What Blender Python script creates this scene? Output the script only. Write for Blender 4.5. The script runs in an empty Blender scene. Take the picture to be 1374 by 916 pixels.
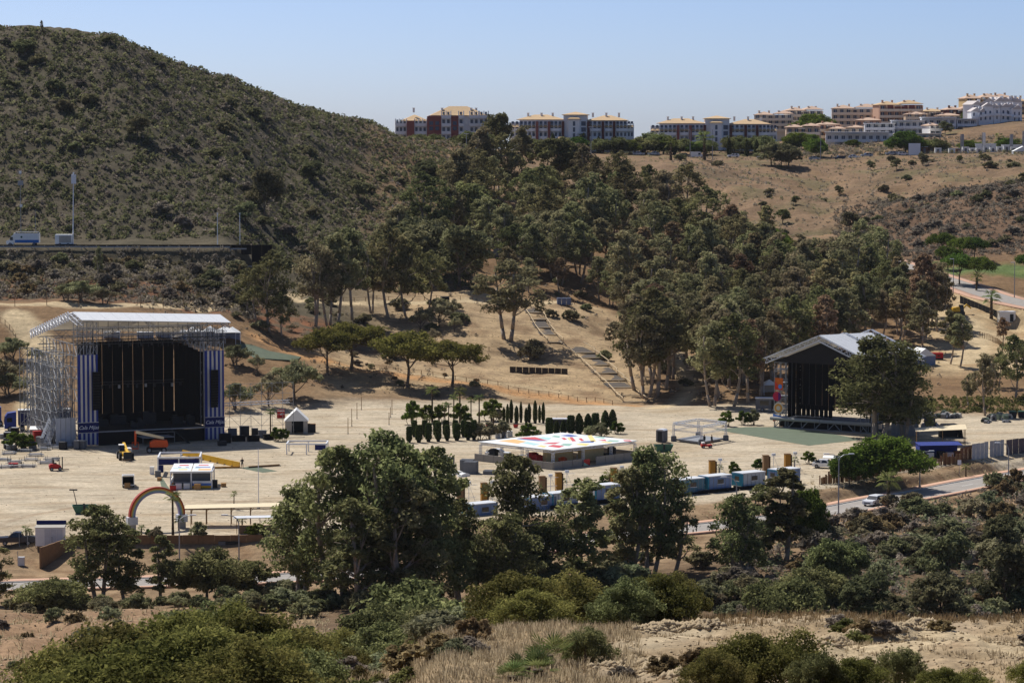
import bpy, math, random
import numpy as np
from mathutils import Vector, Matrix
R = math.radians
# ------------------------------------------------------------------ camera, sky, sun, exposure
SC = bpy.context.scene
COL = SC.collection
F, CX, CY, HC = 3816.0, 687.0, 458.0, 58.0        # focal length in photo pixels, centre, eye height (m)
PITCH = math.atan((458.0 - 170.0) / F)
cam = bpy.data.cameras.new('camera'); cam.lens = F / 1374 * 36; cam.sensor_width = 36
cam.clip_start = 1; cam.clip_end = 20000
camo = bpy.data.objects.new('camera', cam); COL.objects.link(camo)
camo.location = (0, 0, HC); camo.rotation_euler = (R(90) - PITCH, 0, 0)
SC.camera = camo
SUN_EL = R(52); SUN_H = (-0.60, 0.80)              # horizontal direction towards the sun: behind the field, to the left
world = bpy.data.worlds.new('World'); SC.world = world; world.use_nodes = True
wn = world.node_tree; wn.nodes.clear()
sky = wn.nodes.new('ShaderNodeTexSky'); sky.sky_type = 'NISHITA'; sky.sun_disc = False
sky.sun_elevation = SUN_EL; sky.sun_rotation = math.atan2(SUN_H[0], SUN_H[1])
sky.altitude = 50; sky.air_density = 0.38; sky.dust_density = 0.85; sky.ozone_density = 5.5
bg = wn.nodes.new('ShaderNodeBackground'); bg.inputs['Strength'].default_value = 0.13
wo = wn.nodes.new('ShaderNodeOutputWorld')
wn.links.new(sky.outputs[0], bg.inputs[0]); wn.links.new(bg.outputs[0], wo.inputs[0])
sun = bpy.data.lights.new('sun', 'SUN'); sun.energy = 5.0; sun.angle = R(0.5); sun.color = (1.0, 0.965, 0.915)
suno = bpy.data.objects.new('sun', sun); COL.objects.link(suno)
sd = Vector((SUN_H[0] * math.cos(SUN_EL), SUN_H[1] * math.cos(SUN_EL), math.sin(SUN_EL)))
suno.rotation_euler = sd.to_track_quat('Z', 'Y').to_euler(); suno.location = (0, 300, 300)
SC.view_settings.view_transform = 'Standard'; SC.view_settings.look = 'None'
SC.view_settings.exposure = -0.02; SC.view_settings.gamma = 1
SC.render.engine = 'CYCLES'
SC.cycles.max_bounces = 5; SC.cycles.diffuse_bounces = 3; SC.cycles.transmission_bounces = 3
SC.cycles.volume_bounces = 1; SC.cycles.transparent_max_bounces = 6
SC.cycles.caustics_reflective = False; SC.cycles.caustics_refractive = False

# ------------------------------------------------------------------ the camera model, to measure places
cp, sp = math.cos(PITCH), math.sin(PITCH)
def at(px, py, d):
    a = (px - CX) / F; b = (CY - py) / F
    ry = cp + b * sp; t = d / ry
    return Vector((a * t, d, HC + (-sp + b * cp) * t))
def pz(py, d): return at(CX, py, d).z
def dz(py, z):                                       # distance at which height z shows at row py
    b = (CY - py) / F
    return (z - HC) / ((-sp + b * cp) / (cp + b * sp))

# ------------------------------------------------------------------ terrain heights
def lerp_pts(pts, n):
    P = np.array(pts, float); out = []
    for i in range(len(P) - 1):
        p0 = P[max(i - 1, 0)]; p1 = P[i]; p2 = P[i + 1]; p3 = P[min(i + 2, len(P) - 1)]
        for t in np.linspace(0, 1, n, endpoint=False):
            out.append(0.5 * ((2 * p1) + (-p0 + p2) * t + (2 * p0 - 5 * p1 + 4 * p2 - p3) * t * t + (-p0 + 3 * p1 - 3 * p2 + p3) * t ** 3))
    out.append(P[-1]); return np.array(out)
def pix_line(pts, n=8):                              # [(px, py, z)] -> smooth world polyline
    W = []
    for px, py, z in pts:
        d = dz(py, z); v = at(px, py, d); W.append((v.x, v.y, z))
    return lerp_pts(W, n)
ROAD = pix_line([(-300, 798, -3.2), (-150, 793, -3.2), (0, 787, -3.2), (200, 781, -3.2), (430, 773, -3), (560, 761, -2.8), (640, 748, -2.5),
                 (720, 735, -2.3), (800, 722, -2), (960, 706, -1.6), (1100, 688, -1.3), (1180, 673, -1.4), (1250, 660, -1.6), (1374, 637, -2), (1550, 612, -2.2)])
HROAD = pix_line([(-350, 330.5, 29), (-100, 330.5, 29), (150, 330.5, 29), (300, 330.5, 29)], 6)
GROAD = np.array([[105, 800, 20.5], [118, 745, 16.5], [125, 715, 14.5], [140, 690, 12.5], [165, 660, 12.0]])
GROAD = lerp_pts(GROAD, 6)
def road_d(u):
    uu = CX + F * ROAD[:, 0] / ROAD[:, 1]
    return float(np.interp(u, uu, ROAD[:, 1])), float(np.interp(u, uu, ROAD[:, 2]))
def colm(u, fore, back, wall=None, E=(7, 15)):
    c = [(0, 56), (30, 50)]
    rd, rz = road_d(u)
    for e in fore: c.append((e[0], e[1] if len(e) == 2 else pz(e[2], e[0])))
    c += [(rd - 12, rz - .6), (rd - 7, rz), (rd + 7, rz)]
    if wall: c += [(wall - 9, rz), (wall - 1.5, rz + 1.3), (wall - .3, rz + 1.4), (wall + .9, 0)]
    else: c += [(rd + E[0], rz + .05), (rd + E[1], 0)]
    for e in back: c.append((e[0], e[1] if len(e) == 2 else pz(e[2], e[0])))
    return c
P_ = None
L_F = [(60, 43), (100, 34), (150, 26), (200, P_, 918), (250, P_, 880), (290, P_, 858), (325, P_, 832), (345, -1.5)]
M_F = [(60, 43), (100, 34.5), (150, 28.5), (200, 18), (260, 7.5), (320, 1.5), (350, -1.2)]
C_F = [(60, 44), (95, P_, 932), (125, P_, 893), (150, P_, 853), (163, P_, 840), (190, 24), (240, 9), (300, 0), (345, -3)]
R_F = [(60, 44), (95, P_, 928), (125, P_, 880), (150, P_, 850), (172, P_, 827), (195, 22.5), (240, 10), (300, -1.5), (350, -2.5)]
FAR = [(1500, 45), (2000, 22), (3000, 5), (5000, 0)]
COLS = {
 -700: colm(-700, L_F, [(555, 0), (590, P_, 520), (615, P_, 455), (630, P_, 412), (640, P_, 407), (650, P_, 398), (690, P_, 342), (697, 28), (702, 29), (714, 29), (722, 31.5), (860, P_, 50), (960, 75), (1100, 55)] + FAR),
 0: colm(0, L_F, [(555, 0), (590, P_, 522), (612, P_, 460), (628, P_, 412), (640, P_, 406), (650, P_, 396), (690, P_, 342), (697, 28), (702, 29), (714, 29), (722, 31.5), (832, P_, 40), (860, 88), (960, 75), (1100, 55)] + FAR, E=(10, 40)),
 60: colm(60, L_F, [(560, 0), (592, P_, 515), (612, P_, 458), (628, P_, 412), (640, P_, 406), (650, P_, 396), (690, P_, 342), (697, 28), (702, 29), (714, 29), (722, 31.5), (832, P_, 42), (860, 88), (960, 75), (1100, 55)] + FAR, wall=400),
 150: colm(150, L_F, [(565, 0), (595, P_, 510), (612, P_, 460), (630, P_, 415), (642, P_, 409), (652, P_, 396), (690, P_, 342), (697, 28), (702, 29), (714, 29), (722, 31.5), (835, P_, 50), (860, 85), (960, 72), (1100, 52)] + FAR, wall=400),
 300: colm(300, M_F, [(572, 0), (595, P_, 515), (618, P_, 468), (640, P_, 428), (652, P_, 412), (660, P_, 400), (690, P_, 345), (697, 28), (702, 29), (714, 29), (722, 31.5), (870, P_, 100), (900, 70), (960, 64), (1100, 50)] + FAR, wall=400),
 400: colm(400, M_F, [(585, 0), (598, P_, 520), (622, P_, 482), (645, P_, 450), (665, P_, 425), (690, P_, 402), (705, P_, 385), (730, P_, 352), (780, P_, 300), (890, P_, 137), (930, 62), (1100, 48)] + FAR),
 500: colm(500, M_F, [(585, 0), (600, P_, 527), (618, P_, 505), (640, P_, 480), (670, P_, 445), (698, P_, 408), (705, P_, 404), (740, P_, 362), (800, P_, 305), (915, P_, 165), (960, 55), (1100, 48)] + FAR),
 600: colm(600, C_F, [(590, 0), (602, P_, 530), (622, P_, 508), (650, P_, 474), (690, P_, 416), (705, P_, 404), (750, P_, 352), (820, P_, 290), (940, P_, 205), (975, P_, 190), (1030, 50), (1100, 47)] + FAR),
 700: colm(700, C_F, [(594, 0), (606, P_, 538), (640, P_, 494), (690, P_, 424), (706, P_, 404), (735, P_, 380), (765, P_, 347), (850, P_, 288), (980, P_, 224), (1050, P_, 208), (1085, P_, 203), (1150, P_, 198), (1250, 46)] + FAR),
 850: colm(850, C_F, [(592, 0), (600, P_, 545), (628, P_, 514), (690, P_, 448), (760, P_, 378), (850, P_, 304), (980, P_, 236), (1065, P_, 211), (1090, P_, 207), (1150, P_, 200), (1250, 46)] + FAR),
 1000: colm(1000, R_F, [(592, 0), (640, P_, 498), (720, P_, 425), (800, P_, 352), (900, P_, 288), (1000, P_, 243), (1075, P_, 213), (1092, P_, 210), (1150, P_, 196), (1300, 50)] + FAR),
 1100: colm(1100, R_F, [(588, 0), (625, P_, 505), (690, P_, 440), (760, P_, 382), (850, P_, 322), (950, P_, 275), (1075, P_, 215), (1092, P_, 212), (1150, P_, 195), (1300, P_, 182)] + FAR, E=(8, 17)),
 1200: colm(1200, R_F, [(574, 0), (598, P_, 528), (622, P_, 494), (642, P_, 482), (700, P_, 430), (750, P_, 390), (780, P_, 367), (820, P_, 337), (870, P_, 302), (960, P_, 256), (1075, P_, 211), (1092, P_, 208), (1150, P_, 188), (1300, P_, 168)] + FAR, E=(9, 19)),
 1300: colm(1300, R_F, [(574, 0), (602, P_, 522), (630, P_, 488), (645, P_, 478), (680, P_, 445), (700, P_, 424), (722, P_, 402), (745, P_, 384), (772, P_, 364), (790, P_, 354), (812, P_, 335), (870, P_, 272), (905, P_, 248), (940, P_, 258), (1075, P_, 208), (1125, P_, 203), (1160, P_, 176), (1300, P_, 152)] + FAR, E=(9, 22)),
 1374: colm(1374, R_F, [(574, 0), (602, P_, 518), (640, P_, 478), (690, P_, 446), (720, P_, 424), (745, P_, 390), (772, P_, 367), (790, P_, 356), (812, P_, 330), (860, P_, 262), (890, P_, 236), (940, P_, 250), (1075, P_, 208), (1125, P_, 203), (1160, P_, 168), (1300, P_, 150)] + FAR, E=(9, 22)),
 1900: colm(1900, R_F, [(574, 0), (602, P_, 518), (640, P_, 478), (690, P_, 446), (720, P_, 424), (745, P_, 390), (772, P_, 367), (790, P_, 350), (812, P_, 310), (860, P_, 200), (890, P_, 150), (940, P_, 160), (1075, P_, 150), (1125, P_, 150), (1160, P_, 130), (1300, P_, 120)] + FAR, E=(9, 22)),
}
UK = np.array(sorted(COLS), float)
DG = np.concatenate([np.arange(0, 1400, 1.0), np.linspace(1400, 5000, 200)])
HT = np.array([np.interp(DG, [c[0] for c in COLS[int(u)]], [c[1] for c in COLS[int(u)]]) for u in UK])
def ksm(a, r):
    k = np.hanning(2 * r + 3)[1:-1]; k /= k.sum(); q = np.pad(a, ((0, 0), (r, r)), 'edge')
    return np.stack([np.convolve(q[i], k, 'valid') for i in range(len(a))])
HS = ksm(HT, 14)
HN = ksm(HT, 3)
w = np.clip((np.abs(DG - 480) - 110) / 30, 0, 1)      # keep the level field, its bank and wall crisp
HT = HN * (1 - w) + HS * w
UF = np.arange(-700, 1901, 4.0)                      # columns refined with a smooth blend
HF = np.empty((len(UF), len(DG)))
for i, u in enumerate(UF):
    j = min(max(np.searchsorted(UK, u) - 1, 0), len(UK) - 2); t = (u - UK[j]) / (UK[j + 1] - UK[j]); t = t * t * (3 - 2 * t) * .6 + t * .4
    HF[i] = HT[j] * (1 - t) + HT[j + 1] * t
def vnoise(x, y, s, seed=0):
    rs = np.random.RandomState(seed); v = 0
    for k in range(5):
        a = rs.rand() * 6.28; f = (0.6 + rs.rand() * 0.9) / s
        v = v + np.sin((x * math.cos(a) + y * math.sin(a)) * f * 6.28 + rs.rand() * 6.28 + 1.7 * np.sin((x * -math.sin(a) + y * math.cos(a)) * f * 4.1 + rs.rand() * 6))
    return v / 5
def pdist(x, y, line):
    best = np.full(x.shape, 1e9); zz = np.zeros(x.shape)
    for i in range(len(line) - 1):
        ax, ay, az = line[i]; bx, by, bz = line[i + 1]
        dx, dy = bx - ax, by - ay; t = np.clip(((x - ax) * dx + (y - ay) * dy) / (dx * dx + dy * dy), 0, 1)
        dd = np.hypot(x - ax - t * dx, y - ay - t * dy); m = dd < best
        best = np.where(m, dd, best); zz = np.where(m, az + (bz - az) * t, zz)
    return best, zz
def flat(z, x, y, line, w0, w1, dzv=0.0):
    d, lz = pdist(x, y, line); k = np.clip((d - w0) / (w1 - w0), 0, 1); k = k * k * (3 - 2 * k)
    return (lz + dzv) * (1 - k) + z * k
MOUNDS = []
FLATS = []                                           # (x, y, radius, z)
def H(x, y):
    x = np.asarray(x, float); y = np.asarray(y, float)
    u = np.clip(CX + F * x / np.maximum(y, 1), -700, 1896)
    fi = (u + 700) / 4; i0 = fi.astype(int); ft = fi - i0
    yj = np.where(y < 1399, np.clip(y, 0, 1398.99), 1399 + (np.clip(y, 1399, 4990) - 1399) / (3600 / 200.0))
    j0 = np.clip(yj.astype(int), 0, len(DG) - 2); jt = yj - j0
    z = (HF[i0, j0] * (1 - ft) * (1 - jt) + HF[i0 + 1, j0] * ft * (1 - jt) + HF[i0, j0 + 1] * (1 - ft) * jt + HF[i0 + 1, j0 + 1] * ft * jt)
    amp = np.interp(y, [0, 60, 110, 330, 350, 395, 405, 560, 610, 700, 900, 1060, 1200], [0, .3, .5, .9, .2, .03, .02, .03, .6, .8, 1.6, .5, .5])
    z = z + amp * (vnoise(x, y, 37, 1) + .5 * vnoise(x, y, 13, 2) + .22 * vnoise(x, y, 5, 3)) + np.interp(y, [80, 95, 178, 190], [0, .16, .16, 0]) * (vnoise(x, y, 2.4, 5) + .6 * vnoise(x, y, 1.1, 6))
    for line, hh, ww in MOUNDS:
        z = z + hh * np.exp(-(pdist(x, y, line)[0] / ww) ** 2)
    g = np.clip((u - 690) / 60, 0, 1) * np.clip((y - 850) / 40, 0, 1) * np.clip((1055 - y) / 40, 0, 1)
    z = z + g * (2.4 * np.sin(x / 15.0 + y / 46.0 + .8 * np.sin(y / 30.0)) + 1.0 * vnoise(x, y, 26, 17))
    z = flat(z, x, y, ROAD, 6.4, 8, -.12)
    z = flat(z, x, y, HROAD, 4, 9, -.1)
    z = flat(z, x, y, GROAD, 7, 12, -.12)
    for fx, fy, fr, fz in FLATS:
        d = np.hypot(x - fx, y - fy); k = np.clip((d - fr) / (fr * .35 + 2), 0, 1); z = fz * (1 - k) + z * k
    return z
def Hs(x, y): return float(H(np.array([x]), np.array([y]))[0])
def hit(px, py, dmin=300.0, dmax=1400.0):            # ground point seen at a photo pixel
    D = np.arange(dmin, dmax, .5); b = (CY - py) / F; t = D / (cp + b * sp)
    X = (px - CX) / F * t; Z = HC + (-sp + b * cp) * t
    m = np.nonzero(H(X, D) >= Z)[0]
    i = m[0] if len(m) else len(D) - 1
    return Vector((X[i], D[i], Hs(X[i], D[i])))
def on(px, d, py=600):                               # ground point in the photo's column px at distance d
    v = at(px, py, d); return Vector((v.x, d, Hs(v.x, d)))

for pl, hh, ww, dm in (([(1108, 872), (1140, 862), (1185, 858), (1225, 848), (1245, 845)], .5, .55, 60), ([(820, 905), (850, 893), (880, 900), (915, 915)], .3, .9, 60), ([(860, 850), (900, 846), (950, 842)], .35, .8, 60),
                       ([(10, 850), (60, 846), (110, 850)], 1.2, 2.0, 150), ([(20, 872), (60, 868), (95, 872)], 1.0, 2.2, 150), ([(0, 832), (80, 830), (200, 826)], .8, 2.0, 200)):
    MOUNDS.append((np.array([tuple(hit(px, py, dm)) for px, py in pl]), hh, ww))
# ------------------------------------------------------------------ materials
def lin(r, g, b):
    f = lambda c: (c / 255 / 12.92) if c / 255 < .04045 else ((c / 255 + .055) / 1.055) ** 2.4
    return (f(r), f(g), f(b), 1)
MATS = {}
def mat(name, rgb, rough=.8, var=.14, scale=3.0, metal=0.0, bump=0.0, spec=.3):
    if name in MATS: return MATS[name]
    m = bpy.data.materials.new(name); m.use_nodes = True; nt = m.node_tree; b = nt.nodes['Principled BSDF']
    c = lin(*rgb) if max(rgb) > 1 else (*rgb, 1)
    tc = nt.nodes.new('ShaderNodeTexCoord'); n = nt.nodes.new('ShaderNodeTexNoise'); n.inputs['Scale'].default_value = scale; n.inputs['Detail'].default_value = 5
    n.inputs['Roughness'].default_value = .65
    nt.links.new(tc.outputs['Object'], n.inputs['Vector'])
    mx = nt.nodes.new('ShaderNodeMix'); mx.data_type = 'RGBA'
    mx.inputs[6].default_value = tuple(max(0, v * (1 - 2 * var)) for v in c[:3]) + (1,); mx.inputs[7].default_value = tuple(min(1, v * (1 + 1.2 * var)) for v in c[:3]) + (1,)
    nt.links.new(n.outputs['Fac'], mx.inputs[0]); nt.links.new(mx.outputs[2], b.inputs['Base Color'])
    b.inputs['Roughness'].default_value = rough; b.inputs['Metallic'].default_value = metal; b.inputs['Specular IOR Level'].default_value = spec
    if bump:
        bp = nt.nodes.new('ShaderNodeBump'); bp.inputs['Strength'].default_value = bump; bp.inputs['Distance'].default_value = .05
        nt.links.new(n.outputs['Fac'], bp.inputs['Height']); nt.links.new(bp.outputs[0], b.inputs['Normal'])
    MATS[name] = m; return m
def leaf_mat(name, c0, c1, trans=.35, hue=.12):
    trans = min(.62, trans + .17)
    m = bpy.data.materials.new(name); m.use_nodes = True; nt = m.node_tree; nt.nodes.clear()
    out = nt.nodes.new('ShaderNodeOutputMaterial'); at_ = nt.nodes.new('ShaderNodeAttribute'); at_.attribute_name = 'tint'
    oi = nt.nodes.new('ShaderNodeObjectInfo')
    mx = nt.nodes.new('ShaderNodeMix'); mx.data_type = 'RGBA'; mx.inputs[6].default_value = (*c0, 1); mx.inputs[7].default_value = (*c1, 1)
    nt.links.new(at_.outputs['Fac'], mx.inputs[0])
    hs = nt.nodes.new('ShaderNodeHueSaturation')
    m1 = nt.nodes.new('ShaderNodeMapRange'); m1.inputs[3].default_value = .5 - hue * .35; m1.inputs[4].default_value = .5 + hue * .25
    m2 = nt.nodes.new('ShaderNodeMapRange'); m2.inputs[3].default_value = .72; m2.inputs[4].default_value = 1.3
    mu = nt.nodes.new('ShaderNodeMath'); mu.operation = 'MULTIPLY'; mu.inputs[1].default_value = 7.31
    fr = nt.nodes.new('ShaderNodeMath'); fr.operation = 'FRACT'
    nt.links.new(oi.outputs['Random'], m1.inputs[0]); nt.links.new(oi.outputs['Random'], mu.inputs[0]); nt.links.new(mu.outputs[0], fr.inputs[0]); nt.links.new(fr.outputs[0], m2.inputs[0])
    nt.links.new(m1.outputs[0], hs.inputs['Hue']); nt.links.new(m2.outputs[0], hs.inputs['Value']); nt.links.new(mx.outputs[2], hs.inputs['Color'])
    d = nt.nodes.new('ShaderNodeBsdfDiffuse'); t = nt.nodes.new('ShaderNodeBsdfTranslucent'); ms = nt.nodes.new('ShaderNodeMixShader'); ms.inputs[0].default_value = trans
    g = nt.nodes.new('ShaderNodeBsdfGlossy'); g.inputs['Roughness'].default_value = .45; g.inputs['Color'].default_value = (.9, .95, 1, 1); ms2 = nt.nodes.new('ShaderNodeMixShader'); ms2.inputs[0].default_value = .0
    nt.links.new(hs.outputs[0], d.inputs[0]); nt.links.new(hs.outputs[0], t.inputs[0]); nt.links.new(d.outputs[0], ms.inputs[1]); nt.links.new(t.outputs[0], ms.inputs[2])
    nt.links.new(ms.outputs[0], ms2.inputs[1]); nt.links.new(g.outputs[0], ms2.inputs[2]); nt.links.new(ms2.outputs[0], out.inputs[0])
    MATS[name] = m; return m
STEEL = mat('galvanised_steel', (150, 152, 155), .5, .1, 4, .35)
ALU = mat('white_aluminium', (222, 224, 228), .45, .06, 3, .2)
BLACK = mat('black_drape', (7, 7, 11), .9, .2, 2)
DARK = mat('dark_metal', (38, 40, 44), .6, .2, 3)
WHITE = mat('white_paint', (236, 236, 232), .6, .06, 2)
DWHITE = mat('dirty_white_sheet', (208, 210, 212), .6, .12, 1.5)
NAVY = mat('navy_fabric', (22, 32, 92), .8, .15, 2)
BLUE = mat('royal_blue_fabric', (34, 54, 132), .7, .15, 2)
RUBBER = mat('tyre_rubber', (28, 28, 28), .9, .1, 5)
GLASS = mat('dark_glass', (22, 28, 36), .12, .1, 3, 0, 0, .6)
RED = mat('red_paint', (178, 30, 28), .5, .1, 2)
ORANGE = mat('orange_paint', (214, 84, 28), .5, .1, 2)
YELLOW = mat('yellow_paint', (228, 178, 30), .5, .12, 2)
OCHRE = mat('ochre_panel', (172, 122, 42), .8, .15, 2)
TEAL = mat('teal_paint', (20, 130, 158), .5, .1, 2)
CABIN = mat('grey_blue_cabin_wall', (122, 142, 178), .6, .08, 1.5)
WOOD = mat('weathered_wood', (150, 122, 88), .85, .2, 6)
PALEW = mat('pale_timber', (206, 184, 148), .85, .15, 6)
BARK = mat('grey_brown_bark', (120, 104, 88), .9, .25, 4, 0, .4)
PBARK = mat('pale_eucalyptus_bark', (168, 152, 134), .9, .3, 3, 0, .3)
PALMB = mat('palm_trunk_bark', (92, 76, 58), .95, .25, 8, 0, .6)
POT = mat('dark_plant_pot', (34, 30, 28), .8, .15, 4)
GREYB = mat('grey_block', (108, 110, 114), .85, .15, 3)
GREENM = mat('green_skip_paint', (60, 104, 84), .6, .2, 2)
BEIGE = mat('beige_canopy_cloth', (226, 208, 172), .8, .1, 2)
BROWNW = mat('brown_board_wall', (138, 108, 76), .9, .22, 1.2, 0, .3)
CONC = mat('pale_concrete', (176, 170, 160), .9, .14, 1.5, 0, .2)

# ------------------------------------------------------------------ mesh helpers
class MB:
    def __init__(s): s.v = []; s.f = []
    def add(s, vs, fs):
        n = len(s.v); s.v += [tuple(p) for p in vs]; s.f += [tuple(i + n for i in q) for q in fs]; return s
    def box(s, x0, x1, y0, y1, z0, z1):
        return s.add([(x0, y0, z0), (x1, y0, z0), (x1, y1, z0), (x0, y1, z0), (x0, y0, z1), (x1, y0, z1), (x1, y1, z1), (x0, y1, z1)],
                     [(0, 3, 2, 1), (4, 5, 6, 7), (0, 1, 5, 4), (1, 2, 6, 5), (2, 3, 7, 6), (3, 0, 4, 7)])
    def cb(s, c, sx, sy, sz): return s.box(c[0] - sx / 2, c[0] + sx / 2, c[1] - sy / 2, c[1] + sy / 2, c[2], c[2] + sz)
    def tube(s, p, q, r, r2=None, n=4):
        p = Vector(p); q = Vector(q); r2 = r if r2 is None else r2; d = (q - p)
        if d.length < 1e-5: return s
        d.normalize(); a = d.cross(Vector((0, 0, 1)) if abs(d.z) < .95 else Vector((1, 0, 0))).normalized(); b = d.cross(a)
        vs = []
        for c, rr in ((p, r), (q, r2)):
            for k in range(n):
                t = 2 * math.pi * (k + .5) / n; vs.append(c + (a * math.cos(t) + b * math.sin(t)) * rr)
        fs = [(k, (k + 1) % n, n + (k + 1) % n, n + k) for k in range(n)] + [tuple(range(n - 1, -1, -1)), tuple(range(n, 2 * n))]
        return s.add(vs, fs)
    def path(s, pts, rs, n=6):
        for i in range(len(pts) - 1): s.tube(pts[i], pts[i + 1], rs[i], rs[i + 1], n)
        return s
    def prism(s, poly, a, b, axis='y'):               # polygon in the other two axes, pushed along axis from a to b
        n = len(poly)
        mk = {'y': lambda p, t: (p[0], t, p[1]), 'x': lambda p, t: (t, p[0], p[1]), 'z': lambda p, t: (p[0], p[1], t)}[axis]
        vs = [mk(p, a) for p in poly] + [mk(p, b) for p in poly]
        return s.add(vs, [tuple(range(n)), tuple(range(2 * n - 1, n - 1, -1))] + [(k, n + k, n + (k + 1) % n, (k + 1) % n) for k in range(n)])
    def quad(s, a, b, c, d): return s.add([a, b, c, d], [(0, 1, 2, 3)])
    def slab(s, a, b, c, d, th):                      # sheet with thickness
        n = (Vector(b) - Vector(a)).cross(Vector(d) - Vector(a)).normalized() * th
        up = [Vector(p) for p in (a, b, c, d)]; lo = [p - n for p in up]
        return s.add(up + lo, [(0, 1, 2, 3), (7, 6, 5, 4), (0, 4, 5, 1), (1, 5, 6, 2), (2, 6, 7, 3), (3, 7, 4, 0)])
    def cyl(s, c, r, z0, z1, n=12, r2=None): return s.tube((c[0], c[1], z0), (c[0], c[1], z1), r, r2, n)
    def wheel(s, c, r, w, axis='y', n=14):
        d = Vector((0, w / 2, 0)) if axis == 'y' else Vector((w / 2, 0, 0)); c = Vector(c)
        return s.tube(c - d, c + d, r, r, n)
    def truss(s, p, q, w, r=.05, step=None, h=None):   # box truss of four chords and zigzag lacing
        p = Vector(p); q = Vector(q); d = q - p; L = d.length; d.normalize(); h = h or w
        a = d.cross(Vector((0, 0, 1)) if abs(d.z) < .95 else Vector((1, 0, 0))).normalized(); b = a.cross(d).normalized()
        cs = [a * w / 2 + b * h / 2, -a * w / 2 + b * h / 2, -a * w / 2 - b * h / 2, a * w / 2 - b * h / 2]
        for c in cs: s.tube(p + c, q + c, r)
        n = max(1, int(round(L / (step or w * 1.2))))
        for k in range(n):
            t0 = d * (L * k / n); t1 = d * (L * (k + 1) / n)
            for m in range(4):
                c0, c1 = cs[m], cs[(m + 1) % 4]
                if k % 2: c0, c1 = c1, c0
                s.tube(p + c0 + t0, p + c1 + t1, r * .6, None, 3)
        return s
    def build(s, name, m, parent=None, smooth=False):
        me = bpy.data.meshes.new(name); me.from_pydata(s.v, [], s.f)
        if smooth: me.polygons.foreach_set('use_smooth', [True] * len(me.polygons))
        me.materials.append(m); me.update()
        return link(name, me, parent)
def link(name, me, parent=None):
    o = bpy.data.objects.new(name, me); COL.objects.link(o)
    if parent is not None: o.parent = parent
    return o
def tag(o, label, cat, group=None, kind=None):
    if label: o['label'] = label
    if cat: o['category'] = cat
    if group: o['group'] = group
    if kind: o['kind'] = kind
    return o
def thing(name, label, cat, loc=(0, 0, 0), rz=0.0, group=None):
    o = bpy.data.objects.new(name, None); o.empty_display_size = .2; COL.objects.link(o); o.location = loc; o.rotation_euler = (0, 0, rz)
    return tag(o, label, cat, group)
def struct(o): o['kind'] = 'structure'; return o
KIDS = {}
def dup(root, loc, rz=0.0, sc=1.0, label=None, group=None):
    r = root.copy(); COL.objects.link(r); r.location = loc; r.rotation_euler = (0, 0, rz); r.scale = sc if hasattr(sc, '__len__') else (sc, sc, sc)
    if label: r['label'] = label
    if group: r['group'] = group
    for ch in KIDS.setdefault(root.name, list(root.children)):
        c = ch.copy(); COL.objects.link(c); c.parent = r
        for g in KIDS.setdefault(ch.name, list(ch.children)):
            e = g.copy(); COL.objects.link(e); e.parent = c
    return r
class Proto:                                          # first place() moves the source itself, later ones copy it
    def __init__(s, root): s.root = root; s.used = False; s.base = dict(root.items()); KIDS[root.name] = list(root.children)
    def place(s, loc, rz=0.0, sc=1.0, label=None, group=None, cat=None):
        if not s.used:
            s.used = True; o = s.root; o.location = loc; o.rotation_euler = (0, 0, rz); o.scale = sc if hasattr(sc, '__len__') else (sc, sc, sc)
            if label: o['label'] = label
            if group: o['group'] = group
        else: o = dup(s.root, loc, rz, sc, label, group)
        if cat: o['category'] = cat
        return o
def mesh_np(name, V, Fq, m, tint=None, parent=None, smooth=False):
    me = bpy.data.meshes.new(name); n, k = Fq.shape
    me.vertices.add(len(V)); me.vertices.foreach_set('co', np.ascontiguousarray(V, dtype=np.float32).ravel())
    me.loops.add(n * k); me.loops.foreach_set('vertex_index', np.ascontiguousarray(Fq, dtype=np.int32).ravel())
    me.polygons.add(n); me.polygons.foreach_set('loop_start', np.arange(0, n * k, k, dtype=np.int32)); me.polygons.foreach_set('loop_total', np.full(n, k, dtype=np.int32))
    if smooth: me.polygons.foreach_set('use_smooth', np.ones(n, bool))
    me.update(calc_edges=True)
    if tint is not None:
        a = me.attributes.new('tint', 'FLOAT', 'POINT'); a.data.foreach_set('value', np.ascontiguousarray(tint, dtype=np.float32))
    me.materials.append(m)
    return link(name, me, parent)

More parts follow.
